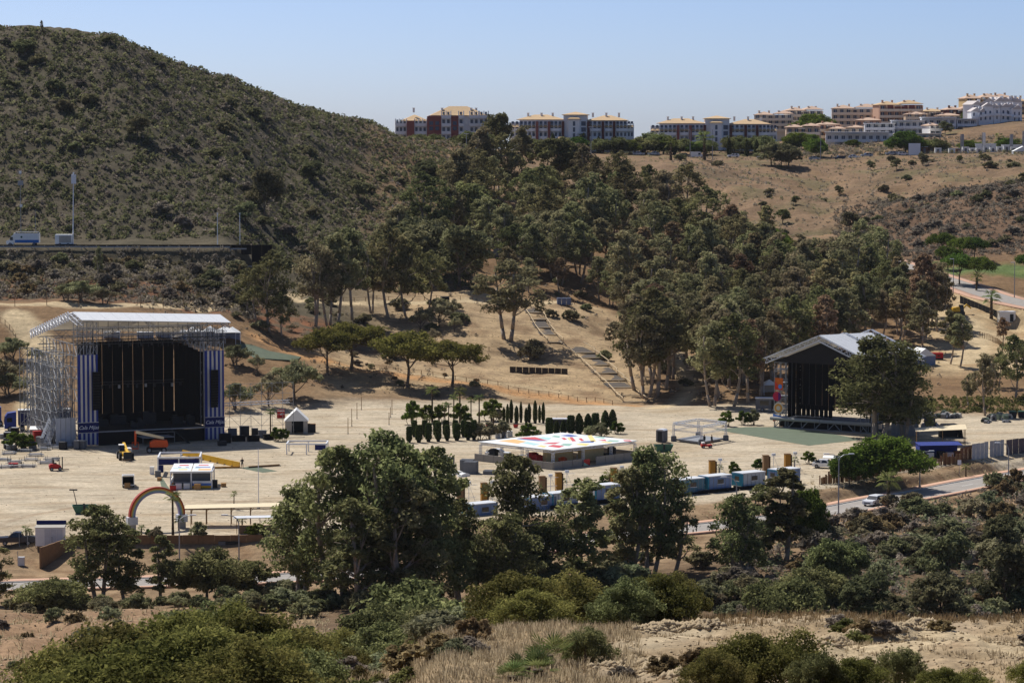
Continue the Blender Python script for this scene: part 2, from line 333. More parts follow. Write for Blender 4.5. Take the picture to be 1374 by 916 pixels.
# ------------------------------------------------------------------ the ground
def build_ground():
    U = np.arange(-500, 1876, 4.2)
    D = np.concatenate([np.arange(12, 80, 6), np.arange(80, 200, 1.3), np.arange(200, 330, 2.5), np.arange(330, 405, .8), np.arange(405, 575, .9), np.arange(575, 760, 1.4), np.arange(760, 1180, 2.6), np.arange(1180, 1400, 10), np.linspace(1400, 4900, 24)])
    UU, DD = np.meshgrid(U, D); X = (UU - CX) / F * DD; Z = H(X, DD)
    nr, nc = X.shape; V = np.stack([X, DD, Z], -1).reshape(-1, 3)
    i = np.arange(nr - 1)[:, None] * nc + np.arange(nc - 1)[None, :]
    Fq = np.stack([i, i + 1, i + nc + 1, i + nc], -1).reshape(-1, 4)
    x, y, u = X, DD, UU
    def C(r, g, b):
        v = np.array(lin(r, g, b)[:3]); return (v * .88 + v.mean() * .12) * .92
    col = np.zeros(X.shape + (3,))
    n1 = vnoise(x, y, 60, 11); n2 = vnoise(x, y, 17, 12); n3 = vnoise(x, y, 7, 13)
    def put(mask, c):
        nonlocal col
        m = np.clip(mask, 0, 1)[..., None]; col = col * (1 - m) + c * m
    def band(v, a, b, s): return np.clip((v - a) / s + .5, 0, 1) * np.clip((b - v) / s + .5, 0, 1)
    col[:] = C(150, 122, 88)
    put(band(y, 0, 345, 10), C(172, 146, 106)); put(band(y, 0, 345, 10) * np.clip(n2 * 1.6, 0, 1), C(152, 118, 78))
    put(band(y, 172, 400, 8) * (u > 420), C(122, 98, 70))
    rd, _ = pdist(x, y, ROAD)
    put(np.clip((26 - rd) / 8, 0, 1) * (y > 340), C(168, 138, 100))
    put(np.clip((26 - rd) / 8, 0, 1) * np.clip(n3 * 1.5, 0, .7) * (y > 340), C(138, 106, 72))
    back = np.interp(u, [-700, 0, 150, 300, 400, 500, 600, 700, 850, 1000, 1100, 1200, 1900], [556, 556, 566, 575, 590, 596, 600, 602, 596, 600, 590, 575, 575])
    front = np.interp(u, [-700, 0, 60, 360, 400, 640, 800, 960, 1100, 1300, 1900], [404, 404, 401, 401, 402, 416, 428, 438, 452, 494, 500])
    field = np.clip((y - front) / 2, 0, 1) * np.clip((back - y) / 8 + n2 * .5, 0, 1)
    put(field, C(208, 190, 159)); put(field * np.clip(n1 * .9 + n2 * .5, 0, .8), C(194, 172, 136)); put(field * np.clip(vnoise(x * .35, y, 9, 21) - .15, 0, .6), C(178, 152, 116)); put(field * np.clip(vnoise(x * .2, y, 4, 22) - .3, 0, .5), C(166, 142, 108))
    # slope behind the field: dry straw in the middle, brown scrub soil to the sides
    sl = np.clip((y - back) / 8, 0, 1) * np.clip((1010 - y) / 20, 0, 1)
    put(sl, C(148, 116, 78)); put(sl * band(u, 430, 870, 40) * (y < 715), C(192, 162, 118)); put(sl * band(u, 430, 870, 40) * (y < 715) * np.clip(n3 + .2 * n2, 0, .6), C(160, 134, 100)); put(sl * np.clip(n2, 0, .6), C(130, 98, 66))
    lh = np.clip((y - 640) / 6, 0, 1) * np.clip((560 - u) / 120, 0, 1)
    put(lh, C(100, 90, 68)); put(lh * np.clip(n1 + n2 * .6, 0, .8), C(84, 78, 58)); put(lh * band(y, 640, 668, 6) * np.clip(.5 + n3, 0, 1), C(150, 98, 62))
    bh = np.clip((y - 800) / 60, 0, 1) * np.clip((u - 620) / 100, 0, 1)
    put(bh, C(146, 117, 86)); put(bh * np.clip(n1 * 1.4 + n2 * .6, 0, .85), C(122, 100, 72)); put(bh * np.clip(n2 - n1 * .4, 0, .6), C(152, 120, 80)); put(bh * np.clip(vnoise(x, y, 30, 31) * 1.5 - .2, 0, .6), C(120, 112, 72))
    sh = np.clip((u - 1130) / 80, 0, 1) * band(y, 800, 930, 20)
    put(sh, C(126, 98, 72)); put(sh * np.clip(n2 * 1.4, 0, .8), C(112, 86, 64))
    rb = np.clip((u - 1220) / 40, 0, 1) * band(y, 618, 735, 12)
    put(rb, C(204, 176, 130)); put(rb * np.clip(n2 * 1.5, 0, .7), C(172, 138, 94))
    gf = np.clip((u - 1258) / 20, 0, 1) * band(y, 768, 788, 3)
    put(gf, C(106, 124, 64)); put(gf * np.clip(n2, 0, .5), C(132, 140, 70))
    put(np.clip((y - 1400) / 300, 0, 1), C(140, 130, 108))
    # dirt tracks
    def track(pts, wd, c, edge=1.2, str_=1.0):
        L = lerp_pts([tuple(hit(px, py, dm)) for px, py, dm in pts], 6)
        d, _ = pdist(x, y, L); put(np.clip((wd - d) / edge + n3 * .25, 0, 1) * str_, c)
    pale = C(214, 188, 142); orange = C(204, 152, 94)
    track([(-60, 408, 600), (60, 408, 600), (160, 409, 600), (330, 404, 600)], 3.2, pale)
    track([(20, 424, 590), (45, 455, 585), (60, 490, 575), (50, 535, 565), (30, 575, 545)], 4.5, pale, 2)
    track([(270, 418, 610), (330, 404, 620), (400, 396, 640)], 2.5, pale)
    track([(400, 405, 640), (520, 406, 660), (640, 405, 670), (760, 407, 670)], 2.6, pale)
    track([(345, 452, 610), (380, 470, 600), (440, 485, 600), (520, 500, 595), (600, 512, 595), (680, 524, 595), (760, 537, 595), (850, 550, 590)], 3.6, orange, 2.5)
    track([(450, 490, 600), (560, 502, 600), (680, 516, 600), (760, 528, 600)], 1.5, pale, 1.5, .8)
    track([(880, 552, 585), (918, 535, 590), (926, 512, 600), (915, 492, 610), (905, 470, 620)], 3.6, pale, 3)
    track([(1215, 488, 610), (1260, 486, 610), (1300, 486, 610)], 2.5, pale)
    track([(1300, 480, 620), (1310, 455, 640), (1290, 430, 660), (1250, 430, 660)], 5, pale, 3)
    track([(-20, 698, 395), (60, 688, 395), (150, 675, 395), (250, 674, 395), (420, 672, 395)], 1.3, C(176, 146, 108), 2.2, .6)
    track([(0, 705, 395), (50, 690, 395), (98, 681, 395)], 1.0, C(160, 128, 94), 1.5, .6)
    for q in range(34):
        rs = random.Random(q); y0 = rs.uniform(610, 720); x0 = rs.uniform(-60, 900); 
        if x0 > 380 and y0 > 660: y0 = rs.uniform(600, 655)
        track([(x0, y0, 395), (x0 + 70, y0 + rs.uniform(-4, 4), 395), (x0 + 160, y0 + rs.uniform(-7, 5), 395), (x0 + 260, y0 + rs.uniform(-9, 6), 395)], .42, C(148, 122, 90) if q % 3 else C(224, 204, 168), .6, .7)
    # foreground bare earth on the near spur
    fg = band(y, 95, 176, 6) * band(u, 780, 1900, 60)
    put(fg * np.clip(.35 + n2 * .9 + n3 * .4, 0, 1), C(188, 164, 128))
    track([(850, 868, 60), (930, 845, 60), (1040, 832, 60), (1150, 838, 60)], 2.2, C(198, 176, 138), 1.5)
    track([(1090, 890, 60), (1180, 866, 60), (1260, 852, 60), (1420, 880, 60)], 3.2, C(204, 180, 138), 1.5)
    ll = band(y, 180, 340, 10) * np.clip((430 - u) / 60, 0, 1)
    put(ll, C(168, 134, 98)); put(ll * np.clip(n2 + n3 * .6, 0, .7), C(138, 104, 72))
    rgba = np.concatenate([col.reshape(-1, 3), np.ones((nr * nc, 1))], 1).astype(np.float32)
    m = bpy.data.materials.new('earth_and_dry_grass'); m.use_nodes = True; nt = m.node_tree; b = nt.nodes['Principled BSDF']
    a = nt.nodes.new('ShaderNodeAttribute'); a.attribute_name = 'ground'
    tc = nt.nodes.new('ShaderNodeTexCoord')
    def noise(sc, det, stretch=None):
        n = nt.nodes.new('ShaderNodeTexNoise'); n.inputs['Scale'].default_value = sc; n.inputs['Detail'].default_value = det; n.inputs['Roughness'].default_value = .7
        if stretch:
            mp = nt.nodes.new('ShaderNodeMapping'); mp.inputs['Scale'].default_value = stretch; nt.links.new(tc.outputs['Object'], mp.inputs[0]); nt.links.new(mp.outputs[0], n.inputs['Vector'])
        else: nt.links.new(tc.outputs['Object'], n.inputs['Vector'])
        return n
    def rng(n, lo, hi):
        r = nt.nodes.new('ShaderNodeMapRange'); r.inputs[1].default_value = .3; r.inputs[2].default_value = .7; r.inputs[3].default_value = lo; r.inputs[4].default_value = hi; nt.links.new(n.outputs['Fac'], r.inputs[0]); return r
    k4 = rng(noise(6.5, 8), .72, 1.2); k1 = rng(noise(.12, 6), .78, 1.16); n2n = noise(1.1, 8); k2 = rng(n2n, .70, 1.24); k3 = rng(noise(.5, 6, (.16, 1.2, 1)), .72, 1.16)
    m1 = nt.nodes.new('ShaderNodeMath'); m1.operation = 'MULTIPLY'; nt.links.new(k1.outputs[0], m1.inputs[0]); nt.links.new(k2.outputs[0], m1.inputs[1])
    m2 = nt.nodes.new('ShaderNodeMath'); m2.operation = 'MULTIPLY'; nt.links.new(m1.outputs[0], m2.inputs[0]); nt.links.new(k3.outputs[0], m2.inputs[1])
    m3 = nt.nodes.new('ShaderNodeMath'); m3.operation = 'MULTIPLY'; nt.links.new(m2.outputs[0], m3.inputs[0]); nt.links.new(k4.outputs[0], m3.inputs[1]); m2 = m3
    vm = nt.nodes.new('ShaderNodeVectorMath'); vm.operation = 'SCALE'; nt.links.new(a.outputs['Color'], vm.inputs[0]); nt.links.new(m2.outputs[0], vm.inputs['Scale'])
    nt.links.new(vm.outputs[0], b.inputs['Base Color']); b.inputs['Roughness'].default_value = .95; b.inputs['Specular IOR Level'].default_value = .1
    bp = nt.nodes.new('ShaderNodeBump'); bp.inputs['Strength'].default_value = .55; bp.inputs['Distance'].default_value = .35; nt.links.new(n2n.outputs['Fac'], bp.inputs['Height']); nt.links.new(bp.outputs[0], b.inputs['Normal'])
    o = mesh_np('ground', V, Fq, m, smooth=True); struct(o)
    ca = o.data.attributes.new('ground', 'FLOAT_COLOR', 'POINT'); ca.data.foreach_set('color', rgba.ravel())
    return o
def ribbon(name, line, off0, off1, dz_, m, th=0.0):   # strip along a polyline between two sideways offsets
    P = np.array(line); T = np.gradient(P[:, :2], axis=0); T /= np.linalg.norm(T, axis=1)[:, None]; N = np.stack([-T[:, 1], T[:, 0]], 1)
    A = np.column_stack([P[:, :2] + N * off0, P[:, 2] + dz_]); B = np.column_stack([P[:, :2] + N * off1, P[:, 2] + dz_]); n = len(P)
    V = np.concatenate([A, B]); i = np.arange(n - 1); Fq = np.stack([i, i + 1, n + i + 1, n + i], 1) if off0 > off1 else np.stack([i, n + i, n + i + 1, i + 1], 1)
    if th:
        A2 = A - [0, 0, th]; B2 = B - [0, 0, th]; V = np.concatenate([V, A2, B2])
        Fq = np.concatenate([Fq, np.stack([i, i + 1, 2 * n + i + 1, 2 * n + i], 1), np.stack([n + i, 3 * n + i, 3 * n + i + 1, n + i + 1], 1)])
    return struct(mesh_np(name, V, Fq, m))
# ------------------------------------------------------------------ large structure: ground, road, pavements
MS = on(140, 520)                                   # stage pads
build_ground()
ASPH = mat('worn_asphalt', (158, 151, 142), .9, .16, .5)
PAVE = mat('reddish_pavement', (198, 158, 132), .9, .1, .8)
KERB = mat('kerb_concrete', (196, 190, 180), .9, .1, 1)
LINE = mat('road_paint', (224, 222, 214), .7, .1, 2)
ribbon('road', ROAD, -3.2, 3.2, 0.03, ASPH)
ribbon('kerb', ROAD, 3.2, 3.42, .15, KERB, .2); ribbon('kerb', ROAD, -3.42, -3.2, .15, KERB, .2)
ribbon('pavement', ROAD, 3.42, 5.4, .14, PAVE, .2); ribbon('pavement', ROAD, -4.6, -3.42, .14, PAVE, .2)
ribbon('road_marking', ROAD, 2.9, 3.0, .036, LINE); ribbon('road_marking', ROAD, -3.0, -2.9, .036, LINE)
for k in range(0, len(ROAD) - 1, 3):
    ribbon('road_marking', ROAD[k:k + 2], -.07, .07, .036, LINE)
ribbon('road', HROAD, -3.0, 3.0, .03, ASPH)
ribbon('road', GROAD, -4, 4, .03, ASPH); ribbon('pavement', GROAD, -7.2, -4.2, .1, PAVE, .2); ribbon('pavement', GROAD, 4.2, 6.2, .1, PAVE, .2)
# ------------------------------------------------------------------ vegetation
EUC = leaf_mat('eucalyptus_leaves', (.122, .118, .060), (.385, .350, .180), .3)
EUCB = leaf_mat('dry_eucalyptus_leaves', (0.146, 0.117, 0.057), (0.445, 0.348, 0.182), .3)
EUCD = leaf_mat('dark_eucalyptus_leaves', (.088, .092, .038), (.310, .295, .125), .28)
EUCN = leaf_mat('roadside_eucalyptus_leaves', (.110, .118, .050), (.370, .355, .160), .42, .08)
EUCM = leaf_mat('dark_roadside_eucalyptus_leaves', (.085, .098, .040), (.300, .305, .125), .42, .08)
PINE = leaf_mat('stone_pine_needles', (0.098, 0.121, 0.025), (0.276, 0.287, 0.075), .3)
PINEG = leaf_mat('green_pine_needles', (0.045, 0.085, 0.016), (0.14, 0.2, 0.042), .3)
OLIVE = leaf_mat('olive_leaves', (0.148, 0.146, 0.074), (0.413, 0.377, 0.215), .25)
FICUS = leaf_mat('glossy_green_leaves', (0.055, 0.094, 0.015), (0.176, 0.237, 0.044), .35)
HEDGE = leaf_mat('dark_hedge_leaves', (0.035, 0.052, 0.018), (0.095, 0.125, 0.038), .2, .06)
CYPR = leaf_mat('cypress_foliage', (0.055, 0.072, 0.022), (0.14, 0.155, 0.055), .2, .06)
PALMG = leaf_mat('palm_fronds', (0.075, 0.105, 0.03), (0.21, 0.24, 0.09), .35)
MAQ = leaf_mat('dark_scrub_leaves', (0.103, 0.106, 0.052), (0.320, 0.305, 0.151), .25)
LENT = leaf_mat('lentisk_leaves', (.082, .088, .024), (.310, .285, .088), .3, .05)
GREY = leaf_mat('grey_scrub_twigs', (0.154, 0.128, 0.097), (0.374, 0.319, 0.248), .2, .03)
RUST = leaf_mat('dry_rust_scrub', (.150, .110, .055), (.360, .270, .140), .3, .03)
SAGE = leaf_mat('sage_grey_leaves', (0.149, 0.160, 0.084), (0.410, 0.414, 0.233), .25)
STRAW = leaf_mat('dry_grass_blades', (.310, .245, .140), (.600, .490, .310), .5, .03)
WEED = leaf_mat('yellow_green_weeds', (0.12, 0.122, 0.04), (0.26, 0.245, 0.09), .3)

def rdirs(rs, n):
    v = rs.randn(n, 3); return v / np.linalg.norm(v, axis=1)[:, None]
def leaf_quads(C, S, rs, asp=.45, up=0.0, out=None):
    n = len(C); a = rdirs(rs, n); a[:, 2] -= up; a /= np.linalg.norm(a, axis=1)[:, None]
    if out is None: b = np.cross(a, rdirs(rs, n))
    else:
        nn = rdirs(rs, n) + .75 * out + np.array([0, 0, .45]); a = np.cross(nn, a); a /= np.maximum(np.linalg.norm(a, axis=1), 1e-6)[:, None]; b = np.cross(nn, a)
    b /= np.maximum(np.linalg.norm(b, axis=1), 1e-6)[:, None]
    S = S[:, None]; V = np.stack([C - a * S * .6, C + b * S * asp * .6, C + a * S * .6, C - b * S * asp * .6], 1).reshape(-1, 3)
    return V, np.arange(4 * n).reshape(-1, 4)
def clusters(rs, centres, radii, per, size, flat_=.75, droop=0.0):
    Cs = []; Ts = []; Os = []
    for c, r in zip(centres, radii):
        d = rdirs(rs, per); q = (.35 + .65 * rs.rand(per) ** .6)[:, None] * d * np.array([r, r, r * flat_])
        Cs.append(np.asarray(c) + q); Os.append(d); Ts.append(np.clip(rs.normal(.45, .2) + rs.normal(0, .22, per), 0, 1))
    C = np.concatenate(Cs); T = np.concatenate(Ts); S = size * (.6 + .8 * rs.rand(len(C)))
    V, Fq = leaf_quads(C, S, rs, .5, droop, np.concatenate(Os)); return V, Fq, np.repeat(T, 4)
def lobe_clusters(rs, lobes, per_lobe, ratio, under=-.35):
    cs = []; rr = []
    for c, r in lobes:
        n = 0
        while n < per_lobe:
            d = rdirs(rs, 1)[0]
            if d[2] < under: continue
            cs.append(np.asarray(c) + d * np.asarray(r) * (.55 + .4 * rs.rand())); rr.append(np.mean(r) * ratio * (.7 + .6 * rs.rand())); n += 1
    return cs, rr
def bent(p, q, rs, amt, n=4):
    p = np.asarray(p, float); q = np.asarray(q, float); L = np.linalg.norm(q - p); out = []
    o = rs.randn(3) * amt * L; o[2] *= .3
    for k in range(n + 1):
        t = k / n; out.append(tuple(p + (q - p) * t + o * math.sin(math.pi * t)))
    return out
TREES = {}
def mk_tree(name, lm, bm, h, lobes, per_lobe, per, size, ratio, trunk_top, r0, seed, stems=1, flat_=.75, droop=0.0, under=-.35, split=.3):
    rs = np.random.RandomState(seed); t = thing(name, 'tree', 'tree'); mb = MB()
    for s in range(stems):
        off = np.array([0, 0, 0.]) if stems == 1 else np.array([math.cos(s * 2.4) * .5, math.sin(s * 2.4) * .5, 0])
        top = np.array([rs.randn() * .03 * h, rs.randn() * .03 * h, trunk_top]) + off * 3 * (stems > 1)
        pts = bent(off + [0, 0, -.4], top, rs, .04, 5); mb.path(pts, [r0 * (1 - .13 * k) for k in range(6)], 7)
        for i, (c, r) in enumerate(lobes):
            if i % stems != s: continue
            k = split + (1 - split) * rs.rand() * min(1, c[2] / trunk_top)
            k = min(k, max(.15, c[2] / trunk_top - .12)); base = np.array(pts[0]) + (np.array(pts[-1]) - np.array(pts[0])) * k
            base = np.array(pts[int(round(k * 5))]); lp = bent(base, c, rs, .1, 3); rr = r0 * (.5 - .25 * k)
            mb.path(lp, [rr, rr * .75, rr * .5, rr * .25], 5)
            for q in range(3):
                e = np.asarray(c) + rdirs(rs, 1)[0] * np.asarray(r) * .7; mb.path([lp[2], tuple(e)], [rr * .35, .02], 3)
    mb.build('trunk', bm, t, True)
    cs, cr = lobe_clusters(rs, lobes, per_lobe, ratio, under); V, Fq, T = clusters(rs, cs, cr, per, size, flat_, droop)
    mesh_np('crown', V, Fq, lm, T, t)
    p = Proto(t); p.h = h; p.w = 2 * float(np.percentile(np.abs(V[:, :2]), 97)); p.top = float(np.percentile(V[:, 2], 99.7)); TREES.setdefault(name, []).append(p); return p
def euc_lobes(seed, h, w, clear, n):
    rs = np.random.RandomState(seed); L = []
    for i in range(n):
        t = (i + .5) / n; z = h * (clear + (.9 - clear) * t); prof = math.sin(math.pi * min(1, .22 + .75 * t)) ** .8
        a = i * 2.4 + rs.rand() * .8; rad = w * .5 * prof * (.35 + .4 * rs.rand()); r = w * (.17 + .1 * rs.rand()) * (.75 + .35 * prof)
        L.append(((math.cos(a) * rad, math.sin(a) * rad, z), (r, r, r * .85)))
    return L
def dome_lobes(seed, h, w, z0, n):
    rs = np.random.RandomState(seed); L = []
    for i in range(n):
        d = rdirs(rs, 1)[0]; d[2] = abs(d[2]) * .9 if rs.rand() < .7 else -abs(d[2]) * .5; k = .5 + .15 * rs.rand(); zc = z0 + (h - z0) * .42
        r = w * (.16 + .09 * rs.rand()); L.append(((d[0] * w * .36, d[1] * w * .36, zc + d[2] * (h - zc - r * .7)), (r, r, r * .85)))
    L.append(((0, 0, z0 + (h - z0) * .5), (w * .3, w * .3, (h - z0) * .33))); return L
for k in range(4):   # tall grove eucalyptus, mid distance
    mk_tree('eucalyptus_tree', (EUC, EUCB, EUC, EUCD)[k], PBARK, 17, euc_lobes(30 + k, 17, (8, 7, 9.5, 10)[k], (.36, .42, .34, .3)[k], 12), 7, 46, .52, .5, 13.5, .3, 50 + k, 1 + (k == 2), droop=.35)
for k in range(4):   # nearer, finer eucalyptus
    mk_tree('roadside_eucalyptus', (EUCM, EUCN, EUCM, EUCN)[k], PBARK, 18, euc_lobes(70 + k, 18, (11, 7.5, 12.5, 6)[k], (.16, .14, .2, .18)[k], (17, 15, 19, 14)[k]), 9, 60, .44, .48, 14, .36, 80 + k, (2, 1, 2, 1)[k], droop=.35)
for k in range(2):
    mk_tree('round_crowned_tree', (FICUS, EUCM)[k], BARK, 9, dome_lobes(90 + k, 9, 11, (.2, 1.0)[k], 26), 9, 76, .42, .55, 5, .3, 95 + k)
for k in range(2):
    L = [((math.cos(i * 2.4) * 3.4 * math.sqrt(i / 13), math.sin(i * 2.4) * 3.4 * math.sqrt(i / 13), 5.9 - .1 * i + .35 * (i % 3)), (1.6, 1.6, 1.35)) for i in range(14)]
    mk_tree('stone_pine', (PINE, PINEG)[k], BARK, 7.4, L, 8, 85, .34, .62, 4.4, .24, 110 + k, 1, .8, under=-.15, split=.55)
for k in range(2):
    mk_tree('olive_tree', OLIVE, BARK, 5, dome_lobes(120 + k, 5, 5.6, 1.4, 11), 7, 50, .3, .48, 2.6, .2, 125 + k, 1 + k)
for k in range(2):
    mk_tree('dark_mid_tree', (MAQ, EUCD)[k], BARK, 9, dome_lobes(130 + k, 9, 8, 1.2, 14), 8, 46, .5, .5, 5, .25, 135 + k)
def mk_bush(name, lm, h, w, n, per_lobe, per, size, seed, ratio=.5):
    rs = np.random.RandomState(seed); t = thing(name, 'bush', 'bush'); L = []
    for i in range(n):
        a = i * 2.4 + rs.rand(); rad = w * .34 * math.sqrt((i + .3) / n); r = w * (.17 + .1 * rs.rand())
        L.append(((math.cos(a) * rad, math.sin(a) * rad, max(r * .5, (h - r * .8) * (1 - .75 * (rad / (w * .36)) ** 2) * (.8 + .2 * rs.rand()))), (r, r, r * .8)))
    mb = MB()
    for c, r in L: mb.path(bent((0, 0, -.3), c, rs, .12, 3), [.06 * h / 3, .05 * h / 3, .04 * h / 3, .02], 4)
    mb.build('stems', BARK, t)
    cs, cr = lobe_clusters(rs, L, per_lobe, ratio, -.5); V, Fq, T = clusters(rs, cs, cr, per, size, .85)
    ok = V[:, 2].reshape(-1, 4).min(1) > -.15; V = V.reshape(-1, 4, 3)[ok].reshape(-1, 3); T = T.reshape(-1, 4)[ok].ravel(); Fq = np.arange(len(V)).reshape(-1, 4)
    mesh_np('foliage', V, Fq, lm, T, t); p = Proto(t); p.h = h; p.w = w; p.top = float(np.percentile(V[:, 2], 99.5)); TREES.setdefault(name, []).append(p); return p
for k in range(3): mk_bush('lentisk_bush', (LENT, EUCM, LENT)[k], 4, (5.5, 5, 6)[k], 15, 11, 115, .13, 140 + k, .42)   # close, small leaves
for k in range(3): mk_bush('scrub_bush', (MAQ, OLIVE, MAQ)[k], 2.6, 3.6, 9, 7, 40, .3, 150 + k)
for k in range(2): mk_bush('grey_dry_bush', (GREY, RUST)[k], 1.6, 2.4, 7, 6, 34, .26, 160 + k)
for k in range(2): mk_bush('sage_bush', (SAGE, WEED)[k], 2.2, 3.4, 9, 7, 40, .28, 170 + k)
for k in range(2): mk_bush('potted_shrub', (FICUS, OLIVE)[k], 2.4, 2.2, 7, 7, 30, .26, 180 + k)
RND = random.Random(5)
def put_tree(p, pos, hgt, label, group, wide=1.0, rz=None, cat=None):
    s = hgt / p.top
    return p.place(pos - Vector((0, 0, .15)), RND.uniform(0, 6.28) if rz is None else rz, (s * wide, s * wide, s), label, group, cat)
def tree_px(p, px, pb, pt, label, group, wide=1.0, dmin=300, d=None, cat=None):
    pos = on(px, d, pb) if d else hit(px, pb, dmin)
    q = at(px, pt, pos.y); return put_tree(p, pos, max(.5, q.z - pos.z), label, group, wide, None, cat)
T = TREES; E_, N_ = T['eucalyptus_tree'], T['roadside_eucalyptus']
# --- trees between the near spur and the road (distance given: their feet are hidden)
G1 = 'eucalyptus trees along the near side of the road'
for q_, (i, px, d, pt, w_) in enumerate(((0, 455, 352, 598, 1.05), (2, 515, 350, 578, 1.0), (0, 575, 356, 600, 1.0), (2, 400, 358, 650, .95), (0, 615, 362, 668, .9), (1, 545, 344, 640, 1.3), (1, 480, 342, 668, 1.4))):
    tree_px(N_[i], px, 800, pt, ('broad eucalyptus on the arch side of the big clump', 'tallest eucalyptus crowning the big clump', 'broad eucalyptus on the pavilion side of the big clump', 'lower eucalyptus at the pergola end of the big clump', 'outermost low eucalyptus of the big clump next to the cabins', 'slim eucalyptus in front of the tallest one in the big clump', 'short leafy eucalyptus before the arch side of the big clump')[q_], G1, w_, d=d)
tree_px(N_[0], 135, 800, 676, 'big dark eucalyptus in front of the white shed and brown wall', G1, 1.15, d=362)
tree_px(N_[1], 168, 800, 700, 'slim eucalyptus pressed against the big dark one before the brown wall', G1, 1.2, d=364)
tree_px(N_[3], 217, 800, 716, 'thin reddish eucalyptus between two dark trees before the brown wall', G1, 1.2, d=362)
tree_px(T['round_crowned_tree'][1], 278, 800, 737, 'round dark green tree in front of the tall lamp post and brown wall', G1, 1.0, d=361)
tree_px(N_[1], -6, 800, 728, 'dark eucalyptus cut by the edge in front of the gravel ramp', G1, 1.4, d=362)
tree_px(T['round_crowned_tree'][1], 70, 815, 775, 'low dark bushy tree at the foot of the big eucalyptus', G1, 1.4, d=350)
tree_px(N_[0], 693, 790, 610, 'pointed eucalyptus in front of the site cabins and colourful pavilion', G1, .92, d=372)
tree_px(N_[2], 680, 795, 688, 'low spreading eucalyptus below the pointed one', G1, 1.1, d=360)
tree_px(N_[1], 782, 780, 642, 'narrow eucalyptus beside the raised teal cabin', G1, 1.25, d=376)
tree_px(N_[2], 872, 780, 598, 'large ragged eucalyptus covering the middle of the cabin row', G1, .9, d=382)
tree_px(N_[1], 905, 780, 640, 'leaning eucalyptus merged into the large ragged one', G1, 1.1, d=384)
tree_px(N_[1], 845, 780, 625, 'thin eucalyptus merged into the left flank of the large ragged one', G1, 1.1, d=380)
tree_px(N_[0], 987, 790, 662, 'olive green eucalyptus standing before the road bend', G1, 1.2, d=378)
tree_px(N_[1], 1020, 780, 650, 'upright eucalyptus behind the olive green one', G1, 1.25, d=392)
tree_px(N_[3], 1055, 775, 628, 'tall eucalyptus with pale trunk above the shaded bank', G1, 1.5, d=392)
tree_px(T['round_crowned_tree'][0], 1082, 745, 655, 'bright green leafy tree tucked behind the pale trunk eucalyptus', G1, .6, d=408)
tree_px(T['dark_mid_tree'][1], 735, 790, 700, 'dark low tree under the site cabins', G1, 1.0, d=374)
tree_px(T['dark_mid_tree'][0], 640, 790, 715, 'very dark low tree at the right foot of the big clump', G1, 1.0, d=366)
tree_px(T['dark_mid_tree'][1], 340, 800, 752, 'shrubby roadside tree beside the far carriageway kerb', G1, 1.3, d=366)
# --- single trees on and around the field
tree_px(N_[2], 1178, 588, 450, 'large eucalyptus standing in front of the gabled stage', 'trees on the festival field', 1.3, 400)
tree_px(N_[0], 1212, 586, 470, 'eucalyptus with forked pale trunk at the right side of the gabled stage', 'trees on the festival field', 1.15, 400)
tree_px(T['round_crowned_tree'][0], 1187, 668, 586, 'wide bright green tree on the bank above the white car', 'trees on the festival field', 1.3, d=466)
tree_px(T['round_crowned_tree'][0], 1140, 655, 605, 'small bright green tree beside the wide one on the bank', 'trees on the festival field', .9, d=462)
for px, pb, pt, w_, lb in ((470, 496, 432, 1.40, 'broad umbrella pine over the shaded earth cutting'), (440, 503, 440, 1.20, 'umbrella pine touching the broad one, nearer the green carpet'), (545, 520, 444, 1.10, 'umbrella pine between the broad one and the stairs side pine'), (606, 518, 456, 1.30, 'umbrella pine with forked trunk nearest the hillside stairs')):
    tree_px(T['stone_pine'][0], px, pb, pt, lb, 'umbrella pines above the field', w_, 590)
for px, pb, pt, w_, lb in ((396, 536, 482, 1.0, 'round olive tree beside the white tent'), (361, 545, 500, .85, 'thin olive tree between the white tent and main stage'), (318, 549, 513, 1.1, 'olive tree showing right behind the striped stage banner'), (318, 492, 462, 1.2, 'olive tree above the dug slope behind the stage'), (345, 500, 475, .8, 'small olive bush at the green carpet edge'), (14, 533, 500, 1.4, 'olive tree left of the main stage scaffold'), (50, 488, 466, 1.0, 'small olive tree beside the rising dirt track'), (12, 485, 452, 1.2, 'olive tree below the wooden track fence'), (-8, 528, 478, 1.2, 'olive tree cut by the picture edge left of the scaffold')):
    tree_px(T['olive_tree'][RND.randrange(2)], px, pb, pt, lb, 'olive trees around the main stage', w_, 560)
tree_px(E_[2], 682, 456, 348, 'open crowned eucalyptus standing alone on the straw slope', 'trees of the grove', 1.55, 620)
for px, pb, pt, k in ((425, 438, 322, 2), (452, 440, 312, 0), (440, 436, 330, 2), (473, 430, 306, 0), (522, 428, 302, 3), (545, 425, 318, 3), (498, 420, 330, 2), (362, 446, 336, 3), (345, 432, 352, 3), (378, 452, 388, 3), (330, 420, 360, 3), (575, 415, 335, 3)):
    tree_px(E_[k], px, pb, pt, 'tall eucalyptus with bare lower trunk beside the upper dirt track', 'eucalyptus beside the upper track', 1.0, 600)
for px, pb, pt in ((565, 445, 412), (610, 445, 425), (608, 425, 402), (590, 440, 400), (580, 462, 440)):
    tree_px(T['olive_tree'][0], px, pb, pt, 'rounded grey green shrub tree on the straw slope left of the stairs', 'shrub trees on the straw slope', .9, 600)
tree_px(T['scrub_bush'][0], 715, 482, 455, 'dark round bush beside the hillside stairs', 'bushes', 1.0, 600, cat='bush')
